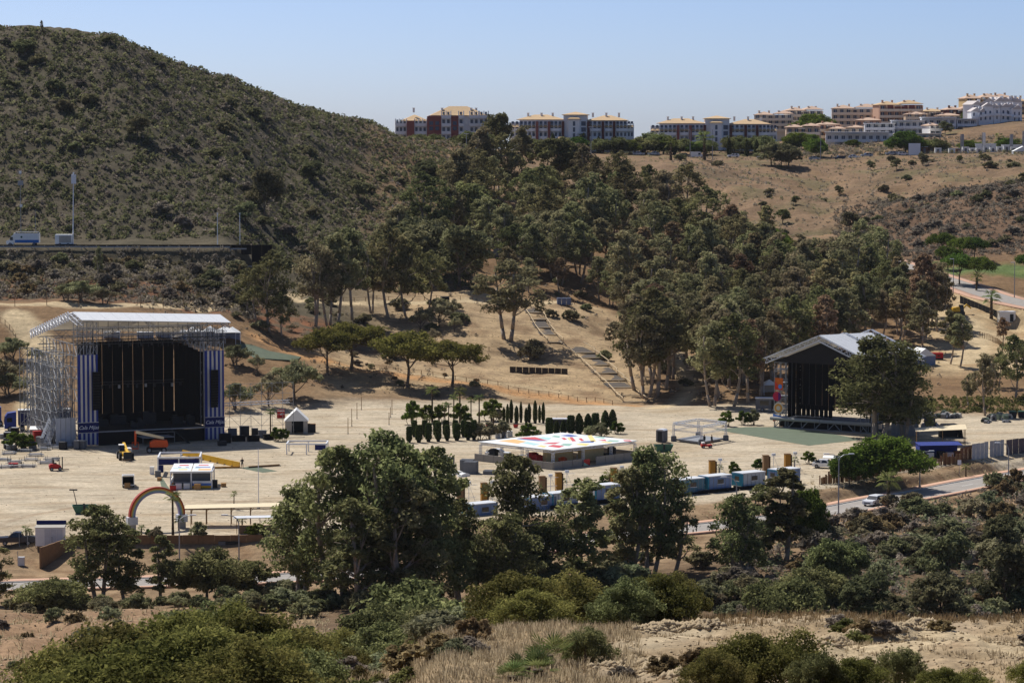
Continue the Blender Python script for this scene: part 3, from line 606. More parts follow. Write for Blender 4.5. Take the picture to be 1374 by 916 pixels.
# --- the grove on the slope
GR = random.Random(11); spots = []
def grove(n, x0, x1, fy0, fy1, hm, hs, kinds, mind, label, group):
    k = tries = 0
    while k < n and tries < n * 30:
        tries += 1; px = GR.uniform(x0, x1); py = GR.uniform(fy0(px), fy1(px)); p = hit(px, py, 590)
        if any((p.x - q.x) ** 2 + (p.y - q.y) ** 2 < mind * mind for q in spots): continue
        ukx = px
        if 690 < px < 870 and 400 < py < 545 and abs((px - 705) * .86 - (py - 415)) < 45: continue
        spots.append(p); pr = GR.choice(kinds); k += 1
        put_tree(pr, p, max(4, GR.gauss(hm, hs)), label, group, GR.uniform(1.0, 1.28))
ip = lambda xs, ys: (lambda x: float(np.interp(x, xs, ys)))
grove(62, 800, 1130, ip([800, 880, 1000, 1130], [400, 380, 390, 420]), ip([800, 850, 920, 1000, 1130], [470, 525, 500, 520, 500]), 16, 2.2, [E_[0], E_[1], E_[2], E_[3], E_[0], E_[2]], 4.2, 'tall eucalyptus in the dense grove just above the festival field', 'trees of the grove')
grove(66, 730, 1200, ip([730, 900, 1050, 1200], [330, 320, 352, 395]), ip([730, 900, 1050, 1200], [400, 400, 420, 440]), 14.5, 2.5, [E_[0], E_[1], E_[2], E_[3], E_[0], E_[2]], 4.6, 'eucalyptus in the upper part of the grove', 'trees of the grove')
grove(34, 600, 930, ip([600, 700, 930], [262, 235, 300]), ip([600, 760, 930], [330, 345, 345]), 15.5, 3, [E_[3], E_[0], E_[3], T['dark_mid_tree'][1]], 6.0, 'dark tall tree on the crest of the grove', 'trees of the grove')
grove(24, 500, 740, ip([500, 740], [300, 330]), ip([500, 740], [372, 398]), 13, 3, [E_[3], E_[0], T['dark_mid_tree'][0]], 5.5, 'dark tree on the slope between hill and upper track', 'trees of the grove')
grove(16, 1130, 1270, ip([1130, 1270], [410, 400]), ip([1130, 1270], [462, 478]), 12.5, 2.0, [E_[0], E_[1]], 6, 'thin eucalyptus above the gabled stage roof', 'trees of the grove')
for px, pb, pt, lb in ((670, 262, 178, 'dark ragged tree rising to the first apartment block'), (640, 285, 200, 'dark slender tree on the shoulder of the scrub hill'), (690, 268, 205, 'dark tree left of the old billboard'), (770, 285, 222, 'dark domed tree below the twin wing block'), (840, 315, 222, 'tall dark tree on the grove crest'), (890, 318, 228, 'large olive green tree ending the grove crest'), (705, 300, 225, 'dark tree below the rough track end'), (615, 300, 240, 'low dark tree at the end of the scrub hill')):
    tree_px(E_[3] if px != 890 else E_[0], px, pb, pt, lb, 'trees of the grove', 1.15, 700)
for px, pb, pt, k in ((1288, 492, 420, 0), (1275, 488, 415, 1), (1322, 562, 474, 0), (1362, 535, 448, 3), (1340, 520, 470, 3), (1238, 455, 340, 1), (1258, 440, 352, 0), (1212, 420, 350, 0), (1205, 450, 385, 1), (1372, 505, 455, 0), (1300, 545, 500, 0), (1345, 470, 425, 1)):
    tree_px(E_[k], px, pb, pt, 'thin eucalyptus on the bare slope above the yard', 'eucalyptus above the yard', 1.05, 570)
for px, pb, pt in ((1288, 382, 340), (1312, 384, 344), (1292, 352, 318), (1308, 350, 318), (1265, 348, 312), (1380, 372, 340), (1272, 362, 330)):
    tree_px(T['stone_pine'][1], px, pb, pt, 'green round headed pine beside the lawn', 'pines beside the lawn', 1.0, 740)
for px, pb, pt in ((975, 332, 300), (1000, 330, 302), (1030, 338, 305), (1048, 332, 312), (955, 326, 303), (1070, 345, 322)):
    tree_px(T['round_crowned_tree'][0], px, pb, pt, 'bright green round tree at the top edge of the grove', 'green trees at the grove edge', 1.1, 760)
# --- bushes: right valley, foreground, hillsides
BR = random.Random(21)
def bushes(n, x0, x1, d0, d1, protos, h0, h1, label, group, wide=1.0, avoid=None, cat='bush'):
    for i in range(n):
        px = BR.uniform(x0, x1); d = BR.uniform(d0, d1)
        if avoid and avoid(px, d): continue
        pr = BR.choice(protos); put_tree(pr, on(px, d, 700), BR.uniform(h0, h1), label, group, BR.uniform(.9, 1.25) * wide, None, cat)
SB, GB, SG, LB = T['scrub_bush'], T['grey_dry_bush'], T['sage_bush'], T['lentisk_bush']
nr = lambda px, d: d > road_d(px)[0] - 7.5
bushes(165, 985, 1450, 318, 480, [SB[0], SB[1], SB[2], SB[0], GB[0], GB[0], SG[0], SG[0], GB[1]], 1.4, 3.4, 'shrub in the tangled thicket below the road on the right', 'valley shrubs', 1.1, nr)
bushes(50, 1020, 1450, 330, 480, [GB[0], GB[0], SB[1]], 1.6, 2.6, 'grey leafless shrub in the thicket below the road', 'valley grey shrubs', 1.2, nr)
for px, d, pt, w_, k in ((1272, 372, 712, .95, 0), (1345, 395, 690, .9, 0), (1350, 350, 728, 1.0, 0), (1090, 352, 760, 1.1, 1), (1165, 340, 768, 1.1, 0), (1260, 335, 768, 1.0, 0), (1125, 372, 722, .9, 1), (1010, 345, 770, 1.0, 0), (1050, 335, 775, 1.0, 1)):
    tree_px(T['dark_mid_tree'][0] if k == 0 else T['round_crowned_tree'][1], px, 800, pt, 'dense rounded tree in the thicket below the road', 'thicket trees', w_, d=d)
bushes(46, 330, 700, 330, 366, [SB[0], SB[2], SG[0]], 1.2, 2.8, 'dark shrub on the shaded bank under the roadside eucalyptus', 'shaded bank shrubs', 1.1)
bushes(26, -20, 340, 338, 360, [SB[0], SB[2], T['olive_tree'][0]], 1.2, 2.4, 'dark shrub at the feet of the trees before the brown wall', 'shrubs before the wall', 1.1)
bushes(40, 700, 1000, 340, 400, [SB[0], SB[2], SG[0], SB[1]], 1.5, 3.2, 'shrub under the roadside eucalyptus near the bend', 'shrubs at the bend', 1.1, nr)
for px, d, pt, w_, k in ((505, 232, 815, 1.1, 1), (560, 240, 785, 1.0, 0), (590, 225, 818, .9, 1), (455, 215, 842, 1.1, 2), (410, 205, 858, 1.0, 2), (530, 205, 838, 1.2, 0), (480, 190, 868, 1.1, 2), (600, 205, 850, 1.0, 0), (385, 225, 840, 1.0, 0), (560, 195, 862, 1.0, 2)):
    tree_px(T['round_crowned_tree'][1] if k == 0 else LB[k], px, 900, pt, 'grey green bush in the gully in front of the big clump', 'gully bushes', w_, d=d, cat='bush')
for px, d, pt, w_, k in ((690, 170, 768, 1.15, 0), (760, 172, 764, 1.1, 2), (720, 165, 790, 1.2, 0), (650, 178, 800, 1.1, 2), (790, 175, 785, 1.0, 0), (730, 178, 775, 1.2, 2)):
    tree_px(LB[k], px, 860, pt, 'dense yellow green bush on the edge of the near spur', 'bushes on the spur edge', w_, d=d, cat='bush')
for px, d, pt, w_, k in ((845, 166, 776, 1.0, 1), (880, 168, 768, 1.1, 0), (905, 170, 766, .9, 2)):
    tree_px(LB[k], px, 850, pt, 'thin brownish bush at the end of the dirt path on the spur', 'bushes on the spur edge', w_, d=d, cat='bush')
for px, d, pb, pt, w_, k, lb in ((786, 118, 905, 838, .95, 1, 'solitary dark bush beside the dwarf fan palms'), (1000, 98, 930, 846, 1.0, 0, 'large speckled bush in front of the bare earth path'), (1060, 100, 930, 842, 1.0, 2, 'speckled bush joined to the large one before the bare earth'), (960, 94, 940, 868, 1.1, 2, 'lower flank of the speckled bush cluster'), (1150, 92, 935, 878, 1.2, 0, 'small speckled bush below the earth ledge'), (1208, 96, 930, 865, .9, 1, 'dark speckled bush standing up before the sand track'), (1265, 92, 935, 890, 1.3, 0, 'low bush at the front of the sand track'), (1300, 93, 935, 892, 1.2, 2, 'low yellowish bush at the front of the sand track'), (1385, 98, 935, 880, 1.0, 0, 'bush cut off beside the sand track end'), (1095, 92, 940, 872, 1.0, 1, 'dark low bush between the speckled ones')):
    tree_px(LB[k], px, pb, pt, lb, 'near bushes on the spur', w_, d=d, cat='bush')
for px, d, pt, w_, k in ((140, 140, 838, 1.0, 0), (100, 132, 868, 1.1, 2), (200, 150, 838, 1.2, 2), (250, 145, 818, 1.1, 0), (310, 140, 812, 1.15, 2), (350, 138, 818, 1.1, 0), (375, 132, 850, 1.1, 2), (180, 128, 862, 1.2, 0), (280, 130, 840, 1.1, 0), (330, 124, 850, 1.2, 2), (225, 126, 858, 1.2, 2), (415, 128, 875, 1.1, 1)):
    tree_px(LB[k], px, 950, pt, 'tall dense bush of the dark thicket at the bottom of the near slope', 'near thicket bushes', w_, d=d, cat='bush')
tree_px(LB[1], 270, 900, 815, 'smooth dark shrub behind the near thicket', 'near thicket bushes', 1.2, d=250, cat='bush')
bushes(26, -20, 200, 210, 330, [SG[0], GB[0], GB[1], SB[1]], .7, 1.6, 'small dry shrub on the eroded earth bank', 'bank shrubs')
bushes(30, 440, 1400, 105, 172, [GB[0], GB[1], GB[1], SG[1]], .4, .95, 'low dry tuft shrub on the near spur', 'spur tufts', 1.2)
bushes(44, 430, 640, 120, 195, [GB[0], GB[1], SG[1], SG[0]], .7, 1.6, 'dry shrub among straw on the flank of the near spur', 'flank shrubs', 1.1)
bushes(60, -40, 350, 648, 682, [GB[0], GB[0], SB[0], SB[1], GB[1]], 1.2, 2.8, 'scrub bush on the bank under the black fence', 'bank scrub', 1.1)
for px, pb, pt, w_ in ((112, 412, 376, 1.5), (140, 412, 385, 1.3), (90, 408, 380, 1.2)):
    tree_px(T['olive_tree'][1], px, pb, pt, 'blue green spreading shrub on the bank under the black fence', 'bank scrub', w_, 640)
tree_px(E_[0], 133, 378, 330, 'slim young tree rising to the black fence', 'bank scrub', .6, 640)
tree_px(T['dark_mid_tree'][0], 355, 290, 226, 'lone dark tree on the scrub hill', 'trees on the scrub hill', .9, 715)
for px, pb, pt in ((185, 185, 155), (25, 75, 55), (310, 150, 128), (330, 300, 270), (600, 268, 235), (575, 250, 215), (420, 245, 215), (480, 268, 240)):
    tree_px(T['dark_mid_tree'][0], px, pb, pt, 'rounded dark tree bush among the scrub of the hill', 'trees on the scrub hill', 1.2, 715)
tree_px(E_[1], 56, 44, 27, 'bare little tree on the hill crest', 'trees on the scrub hill', .8, 780)
bushes(60, -20, 620, 722, 850, [SB[0], SB[2], SB[0], GB[0]], 1.6, 3.2, 'large dark bush on the scrub hill', 'scrub hill bushes', 1.15)
bushes(44, 700, 1380, 850, 1065, [SB[0], SB[0], SB[2], SB[1]], 1.0, 2.8, 'dark bush dotted on the brown hillside below the town', 'brown hillside bushes', 1.2)
bushes(50, 1150, 1420, 815, 900, [GB[0], SB[0], GB[0]], 1.2, 2.4, 'bush on the purple brown scrub ridge', 'scrub ridge bushes', 1.2)
bushes(36, 560, 1000, 600, 760, [SB[0], SB[1], SB[2]], 1.0, 2.6, 'undergrowth bush among the grove trunks', 'grove bushes', 1.1, lambda px, d: (620 < px < 800 and d < 690) or (px < 860 and d < 640))
for px, pb, pt, w_, k in ((1035, 222, 190, 1.3, 0), (1058, 224, 193, 1.3, 0), (1048, 225, 196, 1.2, 0), (1140, 310, 284, 1.2, 0), (1160, 305, 290, 1.1, 0), (1168, 228, 215, 1.0, 0), (1203, 228, 212, 1.0, 0), (1238, 222, 205, 1.1, 0), (1125, 262, 248, 1.0, 0), (1050, 300, 280, 1.2, 1), (995, 318, 292, 1.2, 1), (1288, 218, 208, 1.0, 1), (1068, 275, 262, 1.1, 1), (915, 230, 220, 1.0, 0)):
    tree_px(T['dark_mid_tree'][k], px, pb, pt, 'dense dark tree on the brown hillside below the town road', 'hillside dark trees', w_, 820)

# --- scrub, weeds and dry grass that nobody could count
def scatter(name, label, m, P, hts, seed, n_leaf, lf, cat):
    rs = np.random.RandomState(seed); n = len(P); d = rdirs(rs, n * n_leaf).reshape(n, n_leaf, 3); d[..., 2] = np.abs(d[..., 2])
    h = hts[:, None, None]; C = P[:, None, :] + d * h * np.array([.75, .75, .95]) * (.45 + .55 * rs.rand(n, n_leaf, 1))
    S = (hts[:, None] * lf * (.6 + .8 * rs.rand(n, n_leaf))).ravel(); V, Fq = leaf_quads(C.reshape(-1, 3), S, rs, .6, 0, d.reshape(-1, 3))
    T_ = np.repeat(np.clip(rs.normal(.45, .25, (n, 1)) + rs.normal(0, .2, (n, n_leaf)), 0, 1).ravel(), 4)
    return tag(mesh_np(name, V, Fq, m, T_), label, cat, None, 'stuff')
def pts(n, u0, u1, d0, d1, seed, keep=None):
    rs = np.random.RandomState(seed); u = rs.uniform(u0, u1, n); d = np.sqrt(rs.uniform(d0 * d0, d1 * d1, n)); x = (u - CX) / F * d
    P = np.stack([x, d, H(x, d)], 1)
    if keep is not None: P = P[keep(u, d, x)]
    return P
def sc_(P, lo, hi, s): return np.random.RandomState(s).uniform(lo, hi, len(P)) ** 1.0
hillk = lambda u, d, x: (d > 715.5) & (d < np.interp(u, [-300, 150, 300, 500, 640], [850, 845, 890, 940, 990]))
P = pts(17500, -200, 640, 715, 990, 301, hillk); scatter('hill_scrub', 'low dark green scrub covering the round hill', MAQ, P, sc_(P, .6, 1.6, 1), 1, 13, .52, 'scrub')
P = pts(9500, -200, 640, 715, 990, 302, hillk); scatter('dry_hill_scrub', 'grey dry scrub between the green clumps of the round hill', GREY, P, sc_(P, .5, 1.3, 2), 2, 11, .52, 'scrub')
P = pts(1500, -150, 345, 645, 686, 303); scatter('bank_scrub', 'grey brown scrub on the bank below the black fence', GREY, P, sc_(P, .5, 1.5, 3), 3, 20, .42, 'scrub')
P = pts(700, -150, 345, 648, 685, 304); scatter('dark_bank_scrub', 'dark scrub on the bank below the black fence', MAQ, P, sc_(P, .6, 1.6, 4), 4, 20, .42, 'scrub')
P = pts(3600, 1120, 1500, 800, 912, 305); scatter('ridge_scrub', 'purple brown scrub on the near ridge below the town', GREY, P, sc_(P, .5, 1.4, 5), 5, 18, .45, 'scrub')
P = pts(2600, 640, 1450, 860, 1078, 306, lambda u, d, x: vnoise(x, d, 40, 66) > -.05); scatter('hillside_weeds', 'patchy olive weeds on the brown hillside', OLIVE, P, sc_(P, .3, .9, 6), 6, 14, .5, 'scrub')
P = pts(1500, 900, 1450, 870, 1078, 307); scatter('hillside_dry_brush', 'dry brush on the brown hillside', GREY, P, sc_(P, .4, 1.1, 7), 7, 14, .5, 'scrub')
P = pts(1500, 560, 1270, 602, 800, 308, lambda u, d, x: ~((u > 600) & (u < 830) & (d < 690))); scatter('grove_undergrowth', 'dry undergrowth between the grove trunks', GREY, P, sc_(P, .3, 1.0, 8), 8, 14, .5, 'undergrowth')
P = pts(700, 1180, 1420, 574, 592, 309); scatter('yard_weeds', 'yellow green weeds at the foot of the slope behind the yard', WEED, P, sc_(P, .3, 1.1, 9), 9, 14, .5, 'weeds')
rk = lambda u, d, x: (pdist(x, d, ROAD)[0] > 5.6) & (d < np.interp(u, [980, 1100, 1250, 1374, 1500], [424, 436, 463, 489, 510]))
P = pts(1500, 980, 1450, 315, 490, 310, rk); scatter('valley_brush', 'grey brown brush filling the thicket below the road', GREY, P, sc_(P, .6, 1.5, 10), 10, 22, .35, 'scrub')
P = pts(1200, 980, 1450, 315, 490, 311, rk); scatter('valley_sage', 'sage green brush filling the thicket below the road', SAGE, P, sc_(P, .6, 1.6, 11), 11, 22, .35, 'scrub')
def grass(name, label, P, hts, seed, per, m=STRAW, wd=.05):
    rs = np.random.RandomState(seed); n = len(P); a = rs.rand(n, per) * 6.28; lean = rs.rand(n, per, 1) * .7
    B = P[:, None, :] + np.stack([np.cos(a), np.sin(a), 0 * a], -1) * hts[:, None, None] * .25; D = np.stack([np.cos(a), np.sin(a), 0 * a], -1)
    tip = B + D * lean * hts[:, None, None] + np.array([0, 0, 1]) * hts[:, None, None] * (.6 + .5 * rs.rand(n, per, 1)); s = np.stack([-np.sin(a), np.cos(a), 0 * a], -1) * wd
    V = np.stack([B - s, B + s, tip + s * .3, tip - s * .3], 2).reshape(-1, 3)
    return tag(mesh_np(name, V, np.arange(len(V)).reshape(-1, 4), m, np.repeat(np.clip(rs.normal(.5, .25, n), 0, 1), per * 4)), label, 'grass', None, 'stuff')
bare = lambda u, d, x: (vnoise(x, d, 17, 12) * .9 + vnoise(x, d, 7, 13) * .4 < .35) | (u < 800)
P = pts(9000, 420, 860, 95, 178, 320, bare); grass('dry_grass', 'tall dry straw grass on the flank of the near spur', P, np.random.RandomState(1).uniform(.15, .5, len(P)), 20, 6, STRAW, .022)
patch_ = lambda u, d, x: vnoise(x, d, 17, 12) * .9 + vnoise(x, d, 7, 13) * .5 < -.12
P = pts(6000, 860, 1480, 95, 178, 324, patch_); grass('short_dry_grass', 'short dry grass patches on the bare earth of the near spur', P, np.random.RandomState(5).uniform(.08, .3, len(P)), 24, 6, STRAW, .02)
P = pts(1500, 420, 1480, 158, 176, 321); grass('rust_grass', 'rust coloured dry grass along the edge of the near spur', P, np.random.RandomState(2).uniform(.2, .6, len(P)), 21, 8, RUST, .025)
P = pts(2500, -60, 440, 200, 345, 322); grass('bank_grass', 'dry grass tufts on the eroded bank', P, np.random.RandomState(3).uniform(.2, .6, len(P)), 22, 5, STRAW, .05)

# embankment brush and loose stones
P = pts(1500, 1090, 1480, 440, 520, 325, lambda u, d, x: (pdist(x, d, ROAD)[0] > 6.5) & (pdist(x, d, ROAD)[0] < 19) & (d > np.interp(u, [980, 1100, 1250, 1374, 1500], [424, 436, 463, 489, 510]))); grass('embankment_grass', 'dry grass on the road bank below the yard fence', P, np.random.RandomState(6).uniform(.2, .5, len(P)), 25, 5, STRAW, .05)
P = pts(900, 380, 1100, 385, 470, 326, lambda u, d, x: (pdist(x, d, ROAD)[0] > 6.5) & (pdist(x, d, ROAD)[0] < 16)); grass('verge_grass', 'dry grass on the road verge below the site cabins', P, np.random.RandomState(7).uniform(.2, .5, len(P)), 26, 5, STRAW, .05)
def stones(name, label, P, sz, seed, m):
    rs = np.random.RandomState(seed); n = len(P); base = np.array([[1, 0, 0], [-1, 0, 0], [0, 1, 0], [0, -1, 0], [0, 0, .8], [0, 0, -.5]], float); V = P[:, None, :] + (base[None] * (.6 + .8 * rs.rand(n, 6, 1))) * sz[:, None, None]
    tri = np.array([[0, 2, 4], [2, 1, 4], [1, 3, 4], [3, 0, 4], [2, 0, 5], [1, 2, 5], [3, 1, 5], [0, 3, 5]]); Fq = (tri[None] + 6 * np.arange(n)[:, None, None]).reshape(-1, 3)
    return tag(mesh_np(name, V.reshape(-1, 3), Fq, m), label, 'stones', None, 'stuff')
STONE = mat('earth_clod', (176, 156, 124), .95, .2, 1.5)
P = pts(5200, 800, 1480, 92, 176, 327); stones('earth_clods', 'loose stones and clods on the bare earth of the near spur', P, np.random.RandomState(8).uniform(.02, .11, len(P)), 27, STONE)
L_ = [m_[0] for m_ in MOUNDS[:3]]; Pm = np.concatenate([lerp_pts([tuple(v) for v in l], 60) for l in L_]); rs_ = np.random.RandomState(3); Pm = np.repeat(Pm, 4, 0); Pm[:, :2] += rs_.randn(len(Pm), 2) * .45; Pm[:, 2] = H(Pm[:, 0], Pm[:, 1]); stones('broken_ledge', 'broken clods along the eroded ledge of the near spur', Pm, rs_.uniform(.05, .28, len(Pm)), 28, STONE)
P = pts(2600, -60, 440, 200, 345, 328); stones('bank_clods', 'loose stones on the eroded bank', P, np.random.RandomState(9).uniform(.05, .22, len(P)), 29, STONE)
P = pts(2200, 420, 900, 602, 700, 329); stones('slope_stones', 'loose stones on the straw slope', P, np.random.RandomState(10).uniform(.05, .2, len(P)), 30, STONE)
P = pts(1500, -60, 1300, 405, 575, 332, lambda u, d, x: d > np.interp(u, [-700, 400, 640, 800, 960, 1100, 1300, 1900], [405, 405, 418, 430, 440, 455, 496, 502])); stones('field_stones', 'small stones and litter strewn over the sand of the field', P, np.random.RandomState(11).uniform(.04, .13, len(P)), 31, mat('litter_grey', (130, 116, 98), .9, .4, .3))
P = pts(900, 180, 640, 600, 690, 333, lambda u, d, x: (vnoise(x, d, 22, 41) > 0) & ~((u > 560) & (d < 640))); scatter('stage_slope_brush', 'dry brush patches on the slope behind the main stage', GREY, P, sc_(P, .25, .8, 33), 33, 12, .5, 'scrub')
bushes(22, 300, 620, 640, 700, [SB[0], SB[1], T['olive_tree'][0]], 1.2, 3.0, 'round bush on the slope between the stage and the upper track', 'stage slope bushes', 1.1)
bushes(14, 430, 640, 600, 640, [GB[0], GB[1], SB[1]], .6, 1.3, 'low bush at the foot of the slope by the umbrella pines', 'pine slope bushes', 1.1)
for i, (px, pb, pt) in enumerate(((852, 524, 395), (868, 534, 410), (882, 532, 385), (893, 522, 400), (876, 512, 380), (900, 508, 392), (862, 505, 375), (955, 556, 430), (984, 548, 420), (966, 534, 415), (1004, 542, 428), (1022, 532, 425), (978, 520, 400), (1000, 512, 395), (1018, 508, 402), (958, 512, 405), (1038, 518, 415), (888, 495, 378), (950, 495, 392), (990, 498, 385))):
    tree_px(E_[(0, 2, 3, 0, 1, 2)[i % 6]], px, pb, pt, 'tall eucalyptus at the lower edge of the grove beside the pale avenue', 'eucalyptus along the pale avenue', 1.1, 588)
# ------------------------------------------------------------------ festival structures
def text_mesh(body, size, shear=.3):
    cu = bpy.data.curves.new('text', 'FONT'); cu.body = body; cu.size = size; cu.shear = shear; cu.align_x = 'CENTER'; cu.align_y = 'CENTER'; cu.extrude = .01; cu.resolution_u = 3
    o = bpy.data.objects.new('text', cu); COL.objects.link(o); dg = bpy.context.evaluated_depsgraph_get()
    me = bpy.data.meshes.new_from_object(o.evaluated_get(dg)); bpy.data.objects.remove(o); return me
def lattice(mb, p, ux, uz, nx, nz, r=.055, diag=2, seed=0):   # flat scaffold frame: uprights, ledgers, braces
    rs = random.Random(seed); p = Vector(p); ux = Vector(ux); uz = Vector(uz)
    for i in range(nx + 1): mb.tube(p + ux * i, p + ux * i + uz * nz, r)
    for k in range(nz + 1): mb.tube(p + uz * k, p + uz * k + ux * nx, r * .85)
    for i in range(nx):
        for k in range(nz):
            if (i + k) % diag == 0:
                a = p + ux * i + uz * k; b = a + ux + uz
                if i % 2: a, b = a + ux, b - ux
                mb.tube(a, b, r * .75, None, 3)
    return mb
# --- main stage
fl = hit(105, 599, 400); RZ = R(24)
st = thing('main_stage', 'huge open stage with white pitched roof, black drapes and blue striped banners', 'stage', (fl.x, fl.y, 0), RZ)
W = 27.8
m = MB()
NR = 12
rl = lambda x: -1.2 * x / W                                  # the roof sags towards its right end
for k in range(NR):
    x0 = .8 + (W + .4) * k / NR; x1 = .8 + (W + .4) * (k + 1) / NR - .03
    MB().slab((x0, -1, 23.15 + rl(x0)), (x1, -1, 23.15 + rl(x1)), (x1, 5.4, 24.25 + rl(x1)), (x0, 5.4, 24.25 + rl(x0)), .12).build('roof_panel', DWHITE, st)
    MB().slab((x0, 5.45, 24.25 + rl(x0)), (x1, 5.45, 24.25 + rl(x1)), (x1, 33.5, 19.2 + rl(x1)), (x0, 33.5, 19.2 + rl(x0)), .12).build('roof_panel', DWHITE, st)
m = MB()
for xx in (.3, 14, W + .6):
    m.truss((xx, 5.4, 23.6 + rl(xx)), (xx, 33.5, 18.4 + rl(xx)), .9, .07, 1.1); m.truss((xx, 5.4, 23.6 + rl(xx)), (xx, -1, 22.6 + rl(xx)), .9, .07, 1.1)
m.build('rafter_truss', ALU, st)
m = MB()
for k in range(17): 
    t = k / 16; y = 5.8 + 27 * t; z = 24.1 - 4.9 * t
    m.box(.0, .1, y, y + .75, z - 1.7, z + .1)
m.build('ladder_edge', ALU, st)
for (yy, zz, sp_) in ((0, 20.9, 1.3), (14, 19.6, 1.5), (26, 17.6, 1.5)):
    MB().truss((-.5, yy, zz), (W + .5, yy, zz), 1.2, .06, sp_, 1.4).build('roof_truss', STEEL, st)
MB().truss((-.5, .2, 18.9), (W + .5, .2, 18.9), .8, .06, 1.0, .8).build('header_truss', DARK, st)
for i in range(15):
    MB().tube((1 + i * 1.9, 0, 19.2), (1 + i * 1.9, 0, 21.4), .06).tube((1 + i * 1.9, 3, 17.5), (1 + i * 1.9, 3, 22.5), .05).tube((1 + i * 1.9, 14, 17.6), (1 + i * 1.9, 14, 19.3), .05).build('hanger', DARK, st)
for yy in (0, 2.4): lattice(MB(), (0, yy, 0), (1.23, 0, 0), (0, 0, 2.05), 3, 11, .08).build('scaffold_frame', STEEL, st)
for yy in (.0, 2.4): lattice(MB(), (24.1, yy, 0), (1.22, 0, 0), (0, 0, 2.05), 3, 10, .08).build('scaffold_frame', STEEL, st)
for xx, ny in ((0, 10), (3.7, 3), (-2.4, 9), (-4.6, 6)): lattice(MB(), (xx, 0 if xx >= 0 else 1.5, 0), (0, 2.4, 0), (0, 0, 2.05), ny, 9 if xx >= 0 else (8 if xx > -3 else 5), .085, 1 if xx < 0 else 2).build('scaffold_frame', STEEL, st)
for yy in (12, 18, 24): lattice(MB(), (-4.6, yy, 0), (2.3, 0, 0), (0, 0, 2.05), 3, 8, .08, 1).build('scaffold_frame', STEEL, st)
for yy in (5, 10, 14): lattice(MB(), (24.3, yy, 0), (1.15, 0, 0), (0, 0, 2.05), 3, 10, .075).build('scaffold_frame', STEEL, st)
lattice(MB(), (W, 0, 0), (0, 2.4, 0), (0, 0, 2.05), 9, 9, .075).build('scaffold_frame', STEEL, st)
lattice(MB(), (W, 3, 0), (2.1, 0, 0), (0, 0, 2.0), 7, 5, .045, 1).build('scaffold_frame', STEEL, st)
for yy in (4, 8, 15, 21): lattice(MB(), (-4.6, yy, 0), (1.15, 0, 0), (0, 0, 2.05), 4, 7, .075, 1).build('scaffold_frame', STEEL, st)
for xx in (-3.5, -1.2): lattice(MB(), (xx, 1.5, 0), (0, 2.4, 0), (0, 0, 2.05), 9, 7, .075, 1).build('scaffold_frame', STEEL, st)
for k in range(3): MB().box(-2.4, .1, 3.4 + k * 4.8, 3.7 + k * 4.8, 16.4, 16.5).build('scaffold_deck', STEEL, st)
BW = mat('banner_white', (196, 192, 186), .8, .08, 1.5)
for bx, lb in ((0.02, 'left'), (24.1, 'right')):
    b = MB().box(bx, bx + 3.72, -.16, -.08, .2, 16.7).build('banner', BLUE, st); b['label'] = 'tall blue banner with white stripes and the festival name'
    for k in range(4): MB().box(bx + .5 + k * .82, bx + .88 + k * .82, -.19, -.165, .25, 16.65).build('banner_stripe', BW, b)
    MB().box(bx - .03, bx + 3.77, -.26, -.2, 2.5, 4.3).build('name_band', NAVY, b)
    for zz in (2.42, 4.3): MB().box(bx - .03, bx + 3.77, -.27, -.2, zz, zz + .1).build('band_edge', BW, b)
    tm = text_mesh('Cala Mijas', .92, .35); tm.materials.clear(); tm.materials.append(WHITE); to = link('lettering', tm, b)
    to.location = (bx + 1.87, -.275, 3.4); to.rotation_euler = (R(90), 0, 0)
for k in range(9): MB().box(4.6 + k * 1.99, 4.6 + k * 1.99 + 1.92 + (.03 if k % 4 == 2 else 0), 13.9, 14.0, 3.6, 17.9).build('drape', BLACK, st)
for k in range(6):
    t0 = k / 6; t1 = (k + .93) / 6; f_ = lambda t: (22.6 + 1.8 * t, 14 - 12.2 * t); a = f_(t0); b = f_(t1); h = 17.6 - .25 * k
    MB().prism([(a[0], a[1]), (b[0], b[1]), (b[0] + .1, b[1] + .02), (a[0] + .1, a[1] + .02)], 2.8, h, 'z').build('drape', BLACK, st)
for k in range(5):
    MB().box(3.75, 3.85, 2.4 + k * 2.3, 4.6 + k * 2.3, 2.8, 17.6).build('drape', BLACK, st)
MB().box(3.85, 24.4, .15, 14.4, 2.35, 2.6).build('deck', DARK, st)
MB().box(3.8, 24.4, -.05, .1, 2.42, 2.62).build('deck_edge', STEEL, st)
MB().box(3.9, 24.3, .2, .3, 0, 2.3).build('skirt', BLACK, st)
MB().box(3.9, 24.3, 13.5, 13.8, .2, 4.4).build('back_skirt', BLACK, st)
for k, (x, y, w_, h_) in enumerate(((6, 8, 2, 1.2), (9, 10, 3, 1.6), (13, 6, 1.6, 1.1), (15, 9, 2.5, 2.0), (20, 7, 2.2, 1.3), (22, 4, 1.5, 1.6), (11, 3.5, 1.2, .9))): MB().box(x, x + w_, y, y + 1.2, 2.6, 2.6 + h_).box(x + .1, x + w_ * .5, y + .2, y + 1, 2.6 + h_, 2.9 + h_).build('equipment_case', DARK, st)
m = MB(); m.prism([(17.4, 2.5), (20.4, 0), (20.1, 0), (17.1, 2.5)], -3.0, -1.6, 'y'); m.build('ramp', DARK, st)
m = MB(); m.box(11, 17, -4, -.1, 1.4, 1.5).tube((11, -4, 0), (11, -4, 2.4), .04).tube((17, -4, 0), (17, -4, 2.4), .04).tube((11, -4, 2.4), (17, -4, 2.4), .04); m.build('front_platform', STEEL, st)
MB().truss((4.4, 8, 10.6), (22.6, 8, 10.6), .5, .05, .8).build('lighting_truss', DARK, st)
